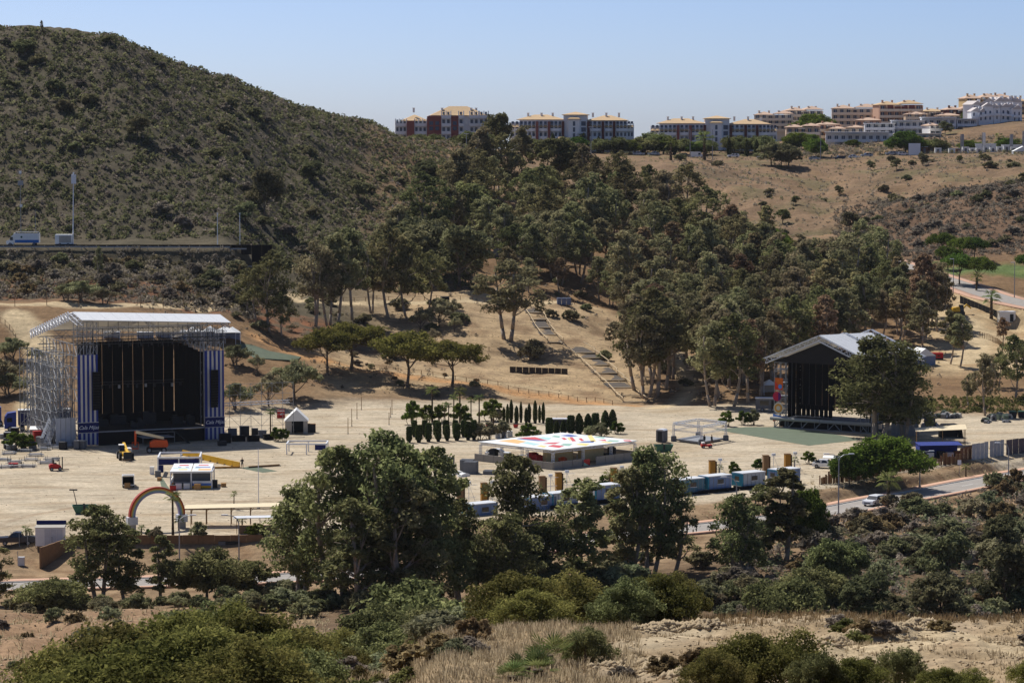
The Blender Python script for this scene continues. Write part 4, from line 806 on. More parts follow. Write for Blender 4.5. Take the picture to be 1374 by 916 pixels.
for k in range(11): MB().cb((5 + k * 1.7, 8, 9.7 - .1 * (k % 2)), .35, .4, .6).build('stage_light', STEEL if k % 3 == 0 else DARK, st)
for k in range(9): MB().cb((6 + k * 2, -.2, 18.1 - .1 * (k % 2)), .3, .35, .5).build('stage_light', DARK, st)
for px_, z0, z1 in ((3.15, 6.6, 13.6), (25.6, 6.2, 13.2)):
    for k in range(14):
        z = z1 - (z1 - z0) * k / 14; MB().prism([(-1.7 + .02 * k * k * .12, z), (-.9, z), (-.9, z - .42), (-1.62 + .02 * k * k * .12, z - .46)], px_ - .65, px_ + .65, 'x').build('speaker_cabinet', BLACK, st)
    MB().tube((px_, -1.3, 13.6), (px_, -.2, 18.6), .04).build('speaker_cable', DARK, st)
for k, (a, b) in enumerate((((-5.2, 1.5, .2), (-3.2, 3, 4.5)), ((-6.0, 1.5, .2), (-3.6, 3, 5)), ((-6.8, 2, .2), (-4.4, 3, 5)))): MB().truss(a, b, .35, .05, .5).build('raking_brace', ALU, st)
MB().truss((W + 1, 4, 6.2), (W + 14, 3, 6.4), .5, .05, .8).build('side_truss', ALU, st)
for k in range(4): MB().box(-3.9 + k * .95, -3.05 + k * .95, .8, 1.0, .2, 5.2).build('grey_sheet', mat('grey_pvc_sheet', (182, 186, 192), .6, .1, 1), st)
# --- gabled stage
fr = hit(1040, 573, 400)
s2 = thing('gabled_stage', 'tall stage with gabled white roof, black drapes and round coloured signs', 'stage', (fr.x, fr.y, 0), R(-35))
for k in range(10):
    y0 = -1.2 + 21 * k / 10; y1 = -1.2 + 21 * (k + 1) / 10 - .04; dr0 = .035 * y0; dr1 = .035 * y1
    MB().slab((10.2, y0, 18.2 - dr0), (21.9, y0, 13.4 - dr0), (21.9, y1, 13.4 - dr1), (10.2, y1, 18.2 - dr1), -.1).build('roof_panel', DWHITE, s2)
    MB().slab((-1.5, y0, 13.4 - dr0), (10.17, y0, 18.2 - dr0), (10.17, y1, 18.2 - dr1), (-1.5, y1, 13.4 - dr1), -.1).build('roof_panel', DWHITE, s2)
for yy in (-1.25, 9, 19.8):
    MB().truss((-1.6, yy, 12.9), (10.2, yy, 17.7), .5, .09, 1.0, 1.0).build('gable_truss', ALU, s2); MB().truss((10.2, yy, 17.7), (22, yy, 12.9), .5, .09, 1.0, 1.0).build('gable_truss', ALU, s2)
m = MB(); m.prism([(-.8, 12.6), (10.2, 16.9), (21.2, 12.6)], .6, .7, 'y'); m.build('gable_mesh', mat('dark_mesh_sheet', (40, 38, 40), .9, .2, 2), s2)
for yy in (0, 2.6):
    for x0 in (-.2, 18.6): lattice(MB(), (x0, yy, 0), (1.2, 0, 0), (0, 0, 1.8), 2, 7, .07).build('scaffold_frame', STEEL, s2)
for xx in (-.2, 2.4, 18.6, 20.9): lattice(MB(), (xx, 0, 0), (0, 2.3, 0), (0, 0, 1.8), 7, 7, .06).build('scaffold_frame', STEEL, s2)
for k in range(4): MB().box(-.2, 2.4, .2, 2.4, 3.4 + k * 2.6, 3.5 + k * 2.6).build('scaffold_deck', PALEW if k == 0 else STEEL, s2)
for k in range(13): MB().box(1.5 + k * 1.43, 1.5 + k * 1.43 + 1.36, 5.6, 5.7, 3.2 if k < 6 else 3.9, 12.7).build('drape', BLACK, s2)
for k in range(8): MB().box(2.0 + k * .98, 2.0 + k * .98 + .84, 5.2, 5.25, 1.9, 4.2).build('drape', BLACK, s2)
for k in range(3): MB().box(2.45, 2.5, .6 + k * 1.6, 2.0 + k * 1.6, 2, 12.7).build('drape', BLACK, s2)
for k in range(4): MB().box(20.3, 20.35, .4 + k * 2, 2.3 + k * 2, 2, 12.7).build('drape', BLACK, s2)
MB().box(-.3, 21, -.2, 9, 1.5, 1.8).build('deck', DARK, s2)
MB().box(.2, 20.8, 1.2, 1.3, .05, 1.5).build('skirt', BLACK, s2)
for a, b in ((-.6, 10.2), (10.3, 21.4)): MB().tube((a, -.7, 1.75), (b, -.7, 1.75), .36, None, 10).build('front_beam', mat('grey_roll', (160, 158, 152), .8, .12, 2), s2)
for k in range(8): MB().tube((.2 + k * 2.9, -.5, .05), (1.7 + k * 2.9 if k < 5 else -1.3 + k * 2.9, -.5, 1.5), .1).tube((.2 + k * 2.9, -.4, .05), (.2 + k * 2.9, -.4, 1.5), .06).build('strut', STEEL, s2)
MB().box(0, 21, -.6, -.4, .02, .14).build('base_rail', STEEL, s2)
def disc(c, r, th, mt, name, par, n=24, r_in=0):
    mb = MB(); pts_o = [(c[0] + r * math.cos(2 * math.pi * k / n), c[2] + r * math.sin(2 * math.pi * k / n)) for k in range(n)]
    mb.prism(pts_o, c[1] - th, c[1], 'y'); return mb.build(name, mt, par)
SO = mat('orange_print', (232, 112, 24), .6, .2, .7); SY = mat('pale_orange_print', (236, 168, 66), .6, .1, 1); SB_ = mat('sky_blue_print', (92, 150, 226), .6, .1, 1); SP = mat('crimson_print', (198, 22, 66), .6, .12, 1); SPU = mat('purple_print', (92, 28, 110), .6, .1, 1); SCR = mat('cream_print', (228, 212, 190), .7, .06, 1); SRED = mat('scarlet_print', (222, 62, 30), .6, .1, 1)
g = MB().box(.1, 1.85, -.32, -.24, 7.3, 9.6).build('orange_sign', SO, s2); MB().prism([(.1, 7.3), (1.85, 7.3), (.1, 8.9)], -.36, -.33, 'y').build('sign_shape', SRED, g); disc((1.25, -.345, 7.95), .42, .03, SB_, 'sign_dot', g)
g = disc((.55, -.25, 6.0), .92, .08, SP, 'red_sign', s2); MB().prism([(.85, 6.85), (1.25, 6.6), (1.45, 6.0), (1.25, 5.4), (.85, 5.15)], -.36, -.335, 'y').build('sign_shape', SPU, g)
g = disc((.9, -.25, 3.75), 1.1, .08, SCR, 'ring_sign', s2); disc((.9, -.34, 3.75), .85, .02, SY, 'sign_ring', g); disc((.9, -.365, 3.75), .45, .02, SCR, 'sign_dot', g)
g = MB().prism([(-.2, 2.6), (3.6, 1.9), (-.2, 1.2)], -.5, -.45, 'y').build('pennant_sign', SB_, s2); MB().prism([(-.2, 1.75), (3.55, 1.9), (-.2, 1.15)], -.54, -.51, 'y').build('sign_shape', SRED, g)
CARP = mat('green_carpet', (102, 112, 92), .95, .18, .5)
def sheet(name, pix, mt, label, cat, z=.03, group=None):
    Vs = [hit(a, b, 390) for a, b in pix]; o = Vs[0]; mb = MB(); n = len(Vs)
    mb.add([(v.x - o.x, v.y - o.y, v.z - o.z + z) for v in Vs] + [(v.x - o.x, v.y - o.y, v.z - o.z - .1) for v in Vs], [tuple(range(n))] + [(k, (k + 1) % n, n + (k + 1) % n, n + k) for k in range(n)])
    ob = mb.build(name, mt); ob.location = o; return tag(ob, label, cat, group)
sheet('carpet', [(958, 576), (1085, 598), (1158, 590), (1100, 579), (1040, 573), (1000, 573)][::-1], CARP, 'large green carpet spread in front of the gabled stage', 'carpet')
sheet('carpet', [(318, 462), (338, 464), (362, 472), (404, 480), (398, 485), (350, 482), (322, 478)][::-1], CARP, 'green carpet laid on the dug slope beside the tents', 'carpet', .12)
sheet('carpet', [(322, 628), (352, 634), (372, 632), (340, 625)][::-1], CARP, 'small green carpet strip beside the standing man', 'carpet')
sheet('carpet', [(214, 642), (218, 660), (228, 657), (216, 638)], CARP, 'narrow green carpet beside the printed stall', 'carpet')
# --- pavilion with printed roof
RF = [at(655, 592, dz(592, 3.2)), at(742, 604, dz(604, 3.2)), at(852, 591.5, dz(591.5, 3.2))]; RF.append(RF[0] + RF[2] - RF[1])
O = (RF[0] + RF[1] + RF[2] + RF[3]) / 4; O.z = 0; ex = (RF[2] - RF[1]); ey = (RF[0] - RF[1]); LX, LY = ex.length, ey.length; az = math.atan2(ex.y, ex.x)
pv = thing('pavilion', 'low square pavilion with white roof printed in bright colours and stone fence', 'pavilion', RF[1] * Vector((1, 1, 0)) if False else (RF[1].x, RF[1].y, 0), az)
RW = mat('white_printed_roof', (226, 228, 226), .6, .05, 1)
rf = MB().box(-.3, LX + .3, -.3, LY + .3, 3.2, 3.3).build('roof_sheet', RW, pv)
PR = {'r': mat('print_red', (206, 84, 88), .7, .1, 1), 'b': mat('print_blue', (98, 116, 172), .7, .1, 1), 'y': mat('print_yellow', (238, 214, 140), .7, .1, 1), 'g': mat('print_green', (146, 186, 168), .7, .1, 1), 'o': mat('print_orange', (236, 184, 122), .7, .1, 1), 't': mat('print_pale_teal', (176, 214, 212), .7, .1, 1)}
def rpx(px, py): v = at(px, py, dz(py, 3.3)) - Vector((RF[1].x, RF[1].y, 0)); return (v.x * math.cos(az) + v.y * math.sin(az), -v.x * math.sin(az) + v.y * math.cos(az))
for q, c in (([(668, 591), (695, 595), (706, 592), (690, 589)], 'o'), ([(695, 588), (735, 591), (718, 586), (704, 586.5)], 'r'), ([(693, 588.5), (722, 591.5), (735, 591.2), (696, 587.6)], 'b'), ([(735, 598.5), (750, 600.5), (757, 598), (742, 596.4)], 'r'), ([(752, 584.2), (766, 586), (776, 584.6), (764, 582.4)], 'b'), ([(753, 587.5), (757, 590), (761, 589), (757, 586.8)], 'r'), ([(764, 586.5), (768, 592), (773, 591.4), (768, 586.2)], 'r'), ([(776, 588), (780, 591.5), (784, 591), (780, 587.6)], 'r'), ([(761, 587), (764, 590.5), (767, 590.2), (763.5, 586.6)], 'y'), ([(788, 584), (793, 592.5), (800, 591.8), (794, 583.6)], 'y'), ([(776, 593.5), (796, 593.5), (798, 591), (783, 591.8)], 'b'), ([(797, 586), (810, 588), (812, 586.5), (800, 585)], 'g'), ([(802, 590.5), (814, 591.6), (812, 589.4)], 'r'), ([(814, 592), (828, 592.4), (832, 590.8), (818, 590.2)], 'g'), ([(838, 591.6), (848, 591.8), (845, 590.2), (836, 590)], 'r'), ([(728, 595), (745, 595.5), (752, 593), (736, 593.6)], 'r'), ([(752, 597), (764, 598), (768, 595), (756, 595)], 'g'), ([(700, 593.5), (716, 597), (724, 595.6), (708, 592.6)], 't'), ([(722, 588), (736, 590), (740, 587.4), (728, 586)], 't'), ([(772, 596), (786, 598), (792, 595), (780, 594.4)], 'y'), ([(720, 598), (730, 600), (734, 598.4), (726, 597)], 'y'), ([(806, 593), (818, 594.5), (822, 593), (810, 592)], 'y'), ([(740, 585.5), (750, 587), (752, 585), (744, 584)], 'g')):
    P2 = [rpx(*p) for p in q]; mb = MB()
    ar = sum(P2[i][0] * P2[(i + 1) % len(P2)][1] - P2[(i + 1) % len(P2)][0] * P2[i][1] for i in range(len(P2)))
    if ar < 0: P2 = P2[::-1]
    cx_ = sum(p[0] for p in P2) / len(P2); cy_ = sum(p[1] for p in P2) / len(P2)
    mb.add([(p[0], p[1], 3.306) for p in P2], [tuple(range(len(P2)))]).build('printed_patch', PR[c], rf)
for a, b in (((0, 0), (LX, 0)), ((LX, 0), (LX, LY)), ((LX, LY), (0, LY)), ((0, LY), (0, 0)), ((LX * .5, 0), (LX * .5, LY)), ((0, LY * .5), (LX, LY * .5))): MB().truss((*a, 2.95), (*b, 2.95), .32, .045, .5).build('roof_truss', ALU, pv)
for a, b in ((0, 0), (LX, 0), (LX, LY), (0, LY), (LX * .36, 0), (LX * .7, 0), (0, LY * .35), (0, LY * .7), (LX * .5, LY), (LX, LY * .5)):
    MB().truss((a, b, .05), (a, b, 2.8), .32, .045, .5).build('post', ALU, pv); MB().box(a - .5, a + .5, b - .5, b + .5, 0, .12).build('foot_plate', STEEL, pv)
STO = mat('stone_grey_panel', (150, 146, 140), .95, .28, 9, 0, .6)
def fence_run(a, b, n, h, par, mt=STO):
    a = Vector(a); b = Vector(b); d = b - a
    for k in range(n):
        p = a + d * (k / n); q = a + d * ((k + .96) / n); nn = Vector((-d.y, d.x, 0)).normalized() * .09
        MB().add([p - nn, q - nn, q + nn, p + nn] + [v + Vector((0, 0, h)) for v in (p - nn, q - nn, q + nn, p + nn)], [(0, 3, 2, 1), (4, 5, 6, 7), (0, 1, 5, 4), (1, 2, 6, 5), (2, 3, 7, 6), (3, 0, 4, 7)]).build('fence_panel', mt, par)
fence_run((-.9, -.9, 0), (-.9, LY + .6, 0), 8, 1.25, pv); fence_run((-.9, -.9, 0), (LX * .3, -.9, 0), 3, 1.35, pv); fence_run((LX * .47, -.9, 0), (LX + .9, -.9, 0), 5, 1.45, pv); fence_run((LX + .9, -.9, 0), (LX + .9, LY, 0), 6, 1.3, pv)
m = MB().box(LX * .1, LX * .42, LY * .2, LY * .25, .3, 2.8).build('inner_wall', mat('straw_panel', (216, 190, 138), .9, .12, 2), pv)
MB().box(LX * .45, LX * .72, LY * .12, LY * .17, .3, 2.8).build('inner_wall', MATS['straw_panel'], pv)
for k, (x, y, w_, h_, mt) in enumerate(((.6, LY * .25, 1.4, 1.7, RED), (1.2, LY * .35, 1.6, 1.9, RED), (LX * .2, 1.4, .8, 1.3, ORANGE), (LX * .75, 2.2, 2.4, 1.0, DARK), (1.0, LY * .6, 2.5, .9, DARK), (LX * .88, 3, .8, 1.9, DARK), (.8, LY * .85, .9, 1.9, DARK), (LX * .5, 3, 1.2, 1.2, WHITE))): MB().box(x, x + w_, y, y + 1.3, .1, .1 + h_).box(x + .15, x + w_ - .15, y + .2, y + 1, .1 + h_, .25 + h_).build('stored_crate', mt, pv)
g = MB().box(LX * .31, LX * .38, -1.25, -1.1, .15, 1.2).build('painted_board', RED, pv); MB().prism([(LX * .305, .15), (LX * .365, .15), (LX * .305, .75)], -1.3, -1.26, 'y').build('board_shape', PR['g'], g)
# --- white truss frame stand
C4 = [at(904, 568, dz(568, 3.3)), at(941, 572.5, dz(572.5, 3.3)), at(974, 567, dz(567, 3.3))]; C4.append(C4[0] + C4[2] - C4[1]); o0 = Vector((C4[1].x, C4[1].y, 0))
tf = thing('truss_frame', 'bare white truss cube standing on the sand beside portable toilet', 'truss', o0)
cs = [v - o0 for v in C4]
for k in range(4):
    a, b = cs[k], cs[(k + 1) % 4]; MB().truss((a.x, a.y, 3.3), (b.x, b.y, 3.3), .34, .06, .5).build('top_truss', ALU, tf); MB().truss((a.x, a.y, .05), (a.x, a.y, 3.1), .34, .06, .5).build('post', ALU, tf)
    MB().tube((a.x, a.y, 2.2), (b.x, b.y, 2.2), .06).tube((a.x, a.y, 2.0), (b.x, b.y, 2.0), .05).build('rail', ALU, tf); MB().cb((a.x, a.y, 0), 1.0, 1.0, .9).cb((a.x, a.y, .9), .8, .8, .1).build('ballast_block', GREYB, tf)
MB().add([(p.x * .9, p.y * .9 + .3, .5) for p in cs] + [(p.x * .9, p.y * .9 + .3, .2) for p in cs], [(3, 2, 1, 0), (0, 1, 5, 4), (1, 2, 6, 5), (2, 3, 7, 6), (3, 0, 4, 7)]).build('floor_deck', STEEL, tf)
# ------------------------------------------------------------------ vehicles and field things
def wheel_part(par, c, r, w, axis='y'):
    t = MB().wheel(c, r, w, axis).build('wheel', RUBBER, par, True)
    d = (w / 2 + .01) * (1 if (c[1] if axis == 'y' else c[0]) > 0 else -1); cc = (c[0], c[1] + d, c[2]) if axis == 'y' else (c[0] + d, c[1], c[2])
    MB().wheel(cc, r * .6, .03, axis, 10).build('rim', STEEL, t)
def mk_car(name, label, cat, paint, loc, rz, L=4.6, Wd=1.85, Hh=1.65, kind='suv', group=None):
    t = thing(name, label, cat, loc, rz, group); w = Wd / 2; hb = Hh * .58
    prof = {'suv': [(-.5, .22), (-.5, .5), (-.47, .6), (-.22, .64), (.5, .62), (.5, .3), (.47, .2)], 'hatch': [(-.5, .22), (-.5, .48), (-.46, .58), (-.2, .63), (.49, .6), (.5, .3), (.47, .2)], 'pickup': [(-.5, .25), (-.5, .52), (-.47, .6), (-.22, .64), (.5, .62), (.5, .3), (.47, .24)]}[kind]
    MB().prism([(x * L, z * Hh) for x, z in prof], -w, w, 'y').build('body', paint, t)
    cabp = {'suv': [(-.24, .62), (-.12, .95), (-.05, 1.0), (.36, .98), (.46, .88), (.49, .6)], 'hatch': [(-.24, .6), (-.08, .97), (.0, 1.0), (.25, .98), (.42, .7), (.44, .58)], 'pickup': [(-.22, .62), (-.1, .95), (-.04, 1.0), (.12, .98), (.17, .62)]}[kind]
    cb = [(x * L, z * Hh) for x, z in cabp]; n = len(cb); k = .84
    vs = [(x, -w * (1 if z < .7 * Hh else k) * .98, z) for x, z in cb] + [(x, w * (1 if z < .7 * Hh else k) * .98, z) for x, z in cb]
    MB().add(vs, [tuple(range(n)), tuple(range(2 * n - 1, n - 1, -1))] + [(i, n + i, n + (i + 1) % n, (i + 1) % n) for i in range(n)]).build('cabin', paint, t)
    x0, x1 = cabp[1][0] * L, cabp[-2][0] * L; zb, zt = .66 * Hh, .92 * Hh
    for s in (-1, 1):
        for a, b in ((x0 - .05 * L, x0 + .2 * L), (x0 + .23 * L, min(x1, x0 + .45 * L))):
            if b - a < .2: continue
            y0 = s * (w + .004); y1 = s * (w * .9 + .012); MB().slab(*((a, y0, zb), (b, y0, zb), (b - .02 * L, y1, zt), (a + .08 * L, y1, zt))[::-s], .02).build('side_window', GLASS, t)
    wx0, wx1 = cabp[0][0] * L, cabp[1][0] * L
    MB().slab((wx0 - .01, w * .85, .66 * Hh), (wx0 - .01, -w * .85, .66 * Hh), (wx1 - .03, -w * .78, .94 * Hh), (wx1 - .03, w * .78, .94 * Hh), -.03).build('windscreen', GLASS, t)
    rx0, rx1 = cabp[-1][0] * L, cabp[-2][0] * L
    MB().slab((rx0 + .02, -w * .8, .66 * Hh), (rx0 + .02, w * .8, .66 * Hh), (rx1 + .02, w * .74, .88 * Hh), (rx1 + .02, -w * .74, .88 * Hh), -.03).build('rear_window', GLASS, t)
    if kind == 'pickup': MB().box(.19 * L, .485 * L, -w * .85, w * .85, .6 * Hh, .66 * Hh).build('load_bed', DARK, t)
    for x in (-.31, .31):
        for s in (-1, 1): wheel_part(t, (x * L, s * (w - .08), .34), .34, .22)
    for s in (-1, 1): MB().box(-.503 * L, -.47 * L, s * w * .72 - .18, s * w * .72 + .18, .46 * Hh, .54 * Hh).build('headlight', ALU, t); MB().box(.48 * L, .503 * L, s * w * .8 - .12, s * w * .8 + .12, .46 * Hh, .58 * Hh).build('tail_light', RED, t)
    MB().box(-.506 * L, -.49 * L, -w * .6, w * .6, .3 * Hh, .4 * Hh).build('grille', DARK, t)
    return t
WCAR = mat('white_car_paint', (232, 234, 236), .25, .03, 1, 0, 0, .5); SCAR = mat('silver_car_paint', (160, 164, 170), .3, .05, 1, .4); DCAR = mat('dark_car_paint', (30, 36, 52), .25, .05, 1, 0, 0, .5)
ri = np.argmin(np.abs(CX + F * ROAD[:, 0] / ROAD[:, 1] - 1168)); tv = ROAD[ri + 1] - ROAD[ri]; ra = math.atan2(tv[1], tv[0])
mk_car('car', 'white estate car driving along the road below the bank', 'car', WCAR, (ROAD[ri][0] + 1.2, ROAD[ri][1] - 1.0, ROAD[ri][2] + .04), ra, 4.7, 1.85, 1.6)
p = hit(23, 731, 380); mk_car('pickup', 'dark blue pickup truck parked beside small palms and white shed', 'pickup', DCAR, p, R(5), 5.3, 1.9, 1.85, 'pickup')
p = hit(668, 613, 395); mk_car('car', 'white car parked behind the pavilion stone fence', 'car', WCAR, p + Vector((0, 0, 0)), R(170), 4.4, 1.8, 1.5, 'hatch')
p = on(1252, 542); mk_car('car', 'silver wrecked car beside the dark shelter in the yard', 'car', SCAR, p, R(165), 4.6, 1.8, 1.5)
p = on(1108, 482); mk_car('car', 'white car half hidden behind the small cabin near the carpet', 'car', WCAR, p, R(160), 4.4, 1.8, 1.5, 'hatch')
# van seen from behind
p = hit(172, 652, 395); v = thing('van', 'small white van with open tailgate and boxes in the back', 'van', p, R(-82))
def van_body(t, L, w, h, paint):
    MB().prism([(-L / 2, .35), (-L / 2, .95), (-L / 2 + .8, 1.1), (-L / 2 + 1.5, h - .1), (-L / 2 + 2.2, h), (L / 2, h), (L / 2, h - .12), (-L / 2 + 2.2, h - .12), (-L / 2 + 1.6, 1.0), (-L / 2 + 1.6, .55), (L / 2, .55), (L / 2, .35)], -w / 2, w / 2, 'y').build('body', paint, t)
    for s in (-1, 1): MB().box(-L / 2 + 1.4, L / 2, s * w / 2 - .05, s * w / 2 + .05, .35, h - .05).build('side_panel', paint, t); MB().box(-L / 2 + 1.5, -L / 2 + 2.4, s * (w / 2 + .055) - .01, s * (w / 2 + .055) + .01, 1.1, h - .35).build('side_window', GLASS, t)
    for x in (-L / 2 + .85, L / 2 - .9):
        for s in (-1, 1): wheel_part(t, (x, s * (w / 2 - .1), .34), .34, .22)
van_body(v, 4.4, 1.85, 1.95, WCAR)
MB().slab((2.2, -.85, 1.93), (2.2, .85, 1.93), (3.2, .85, 2.15), (3.2, -.85, 2.15), .06).build('tailgate', WCAR, v); MB().box(-.6, 2.1, -.82, .82, .56, .6).build('load_floor', DARK, v); MB().box(.3, .36, -.85, .85, .6, 1.8).build('bulkhead', BLACK, v)
CARD = mat('cardboard', (176, 136, 88), .9, .12, 3)
def box_thing(name, label, cat, px, py, sx, sy, sz, mt, rz=0.0, z=0.0, lid=None, group=None):
    p = hit(px, py, 380); t = thing(name, label, cat, p + Vector((0, 0, z)), rz, group); MB().cb((0, 0, 0), sx, sy, sz).build('body', mt, t); MB().cb((0, 0, sz), sx * 1.04, sy * 1.04, sz * .07).build('lid', lid or mt, t); return t
box_thing('cardboard_box', 'cardboard box on the ground behind the open van', 'box', 171, 655, .9, .8, .8, CARD, .1); box_thing('cardboard_box', 'cardboard box inside the open van', 'box', 174, 651, .8, .7, .7, CARD, 0, .65)
# telehandler
p = hit(168, 616, 395); t = thing('telehandler', 'yellow telehandler with raised boom facing the camera', 'telehandler', p, R(-75))
MB().prism([(-2.4, .7), (-2.4, 1.3), (-.6, 1.5), (1.6, 1.5), (2.2, 1.2), (2.2, .7)], -.75, .75, 'y').build('chassis', YELLOW, t)
MB().prism([(-.9, 1.5), (-.7, 2.5), (.5, 2.5), (.8, 1.5)], -1.05, -.2, 'y').build('cab', GLASS, t); MB().box(-.75, .55, -1.08, -.17, 2.5, 2.62).build('cab_roof', WHITE, t)
MB().prism([(-1.6, 1.4), (-1.6, 1.9), (.9, 2.0), (1.0, 1.4)], .3, 1.05, 'y').build('engine_cover', WHITE, t)
bo = MB().prism([(-2.2, 2.3), (-2.1, 2.75), (3.4, 1.6), (3.3, 1.2)], -.2, .25, 'y').build('boom', YELLOW, t); MB().box(3.2, 3.5, -.7, .75, .4, 1.6).box(3.4, 4.5, -.55, -.42, .38, .48).box(3.4, 4.5, .45, .58, .38, .48).build('fork_carriage', DARK, bo)
for x in (-1.6, 1.5):
    for s in (-1, 1): wheel_part(t, (x, s * 1.05, .68), .68, .45)
# boom lift
p = hit(210, 607, 395); t = thing('boom_lift', 'orange boom lift with cream arm folded in front of the stage', 'lift', p, R(8))
MB().box(-1.5, 1.5, -1.0, 1.0, .5, .95).build('chassis', DARK, t); MB().prism([(-1.2, 1.0), (-1.2, 1.9), (-.4, 2.3), (1.9, 2.2), (2.1, 1.4), (1.9, 1.0)], -.9, .9, 'y').build('turret', ORANGE, t)
ar = MB().prism([(1.4, 2.3), (1.3, 2.8), (-3.6, 4.0), (-3.7, 3.5)], -.25, .25, 'y').build('arm', mat('cream_paint', (226, 210, 170), .5, .08, 2), t); MB().prism([(-3.9, 1.3), (-3.9, 3.9), (-3.5, 3.9), (-3.6, 1.3)], -.2, .2, 'y').build('jib', ORANGE, ar)
MB().box(-4.3, -3.2, -.8, .8, .7, .8).tube((-4.3, -.8, .8), (-4.3, -.8, 1.8), .04).tube((-3.2, -.8, .8), (-3.2, -.8, 1.8), .04).tube((-4.3, .8, .8), (-4.3, .8, 1.8), .04).tube((-3.2, .8, .8), (-3.2, .8, 1.8), .04).tube((-4.3, -.8, 1.8), (-3.2, -.8, 1.8), .04).tube((-4.3, .8, 1.8), (-3.2, .8, 1.8), .04).tube((-4.3, -.8, 1.8), (-4.3, .8, 1.8), .04).build('basket', ORANGE, ar)
for x in (-1.3, 1.3):
    for s in (-1, 1): wheel_part(t, (x, s * 1.05, .5), .5, .4)
# red forklift
def forklift(px, py, label, rz):
    t = thing('forklift', label, 'forklift', hit(px, py, 390), rz, 'forklifts on the sand'); MB().prism([(-1.1, .3), (-1.2, .9), (-.9, 1.15), (.1, 1.15), (.8, .8), (1.0, .3)], -.55, .55, 'y').build('body', RED, t)
    for x, y in ((-.5, -.5), (-.5, .5), (.6, -.5), (.6, .5)): MB().tube((x, y, .9), (x * .9, y * .95, 2.1), .045).build('cage_post', DARK, t)
    MB().box(-.6, .7, -.55, .55, 2.08, 2.16).build('cage_roof', DARK, t); MB().tube((1.1, -.35, .1), (1.1, -.35, 2.3), .07).tube((1.1, .35, .1), (1.1, .35, 2.3), .07).tube((1.1, -.35, 2.25), (1.1, .35, 2.25), .05).tube((1.1, -.35, 1.2), (1.1, .35, 1.2), .05).build('mast', DARK, t)
    MB().box(1.15, 2.2, -.32, -.2, .1, .16).box(1.15, 2.2, .2, .32, .1, .16).build('fork', DARK, t); MB().box(-.4, .1, -.3, .3, 1.15, 1.3).box(-.45, -.3, -.3, .3, 1.15, 1.75).build('seat', BLACK, t)
    for x in (-.75, .65):
        for s in (-1, 1): wheel_part(t, (x, s * .5, .3), .3, .2)
    return t
forklift(75, 631, 'red forklift with its mast raised on the open sand', R(15))
# yellow fence run on the sand: barrier line ending at the standing man
a = hit(245, 611, 395); b = hit(322, 628, 395); t = thing('yellow_barrier', 'long yellow barrier slanting over the sand to the standing man', 'barrier', a)
d = b - a; n = 8
for k in range(n):
    q0 = d * (k / n); q1 = d * ((k + .97) / n); nn = Vector((-d.y, d.x, 0)).normalized() * .06
    MB().add([q0 - nn, q1 - nn, q1 + nn, q0 + nn] + [u_ + Vector((0, 0, 1.0)) for u_ in (q0 - nn, q1 - nn, q1 + nn, q0 + nn)], [(0, 3, 2, 1), (4, 5, 6, 7), (0, 1, 5, 4), (1, 2, 6, 5), (2, 3, 7, 6), (3, 0, 4, 7)]).build('barrier_panel', YELLOW, t); MB().cb((q0.x, q0.y, 0), .5, .5, .12).build('foot', DARK, t)
for k, (pa, pb, mt, lb) in enumerate((((282, 629), (322, 628), OCHRE, 'low ochre beam lying between stalls and standing man'), ((334, 628), (375, 625), BROWNW, 'low brown beam lying on the sand past the standing man'))):
    a = hit(*pa, 395); b = hit(*pb, 395); t = thing('low_beam', lb, 'beam', a); dd = b - a
    MB().tube(Vector((0, 0, .18)), dd + Vector((0, 0, .18)), .2).build('beam_body', mt, t)
    for e in (0, .5, 1): MB().cb((dd.x * e, dd.y * e, 0), .5, .5, .1).build('beam_foot', DARK, t)
# printed stall, two modules, with navy frame stall behind
def stall_frame(t, x0, x1, y0, y1, h, m=ALU):
    for x in (x0, (x0 + x1) / 2, x1):
        for y in (y0, y1): MB().box(x - .1, x + .1, y - .1, y + .1, 0, h).build('post', m, t)
    for y in (y0, y1): MB().box(x0, x1, y - .12, y + .12, h - .05, h + .2).build('beam', m, t)
    for x in (x0, x1): MB().box(x - .12, x + .12, y0 + .13, y1 - .13, h - .05, h + .2).build('beam', m, t)
A = hit(229, 656, 395); t = thing('printed_stall', 'white two bay stall with printed slanting roof and striped counter', 'stall', A, R(3))
stall_frame(t, 0, 6.6, 0, 7.0, 2.6)
for k in range(2):
    r_ = MB().slab((.1 + 3.3 * k, -.2, 2.85), (3.25 + 3.3 * k, -.2, 2.85), (3.25 + 3.3 * k, 7.2, 3.25), (.1 + 3.3 * k, 7.2, 3.25), .06).build('roof_sheet', RW, t)
    zz = lambda y: 2.857 + (y + .2) * .0541
    def patch(x0, x1, y0, y1, m): MB().quad((x0, y0, zz(y0)), (x1, y0, zz(y0)), (x1, y1, zz(y1)), (x0, y1, zz(y1))).build('printed_patch', m, r_)
    if k == 0: patch(1.1, 2.6, 5, 5.9, PR['r']); patch(1.0, 1.5, 3.4, 3.9, PR['b']); patch(2.2, 2.7, 3.5, 4, PR['b']); patch(1.2, 2.6, 1, 2, PR['y']); patch(.3, 2.9, 2.4, 3, PR['t'])
    else: patch(4.2, 5.8, 5.1, 5.9, PR['r']); patch(3.8, 6.2, 3.2, 4, PR['b']); patch(4.4, 6.4, .6, 2.2, PR['o']); patch(3.7, 4.6, 2.4, 3.0, PR['t'])
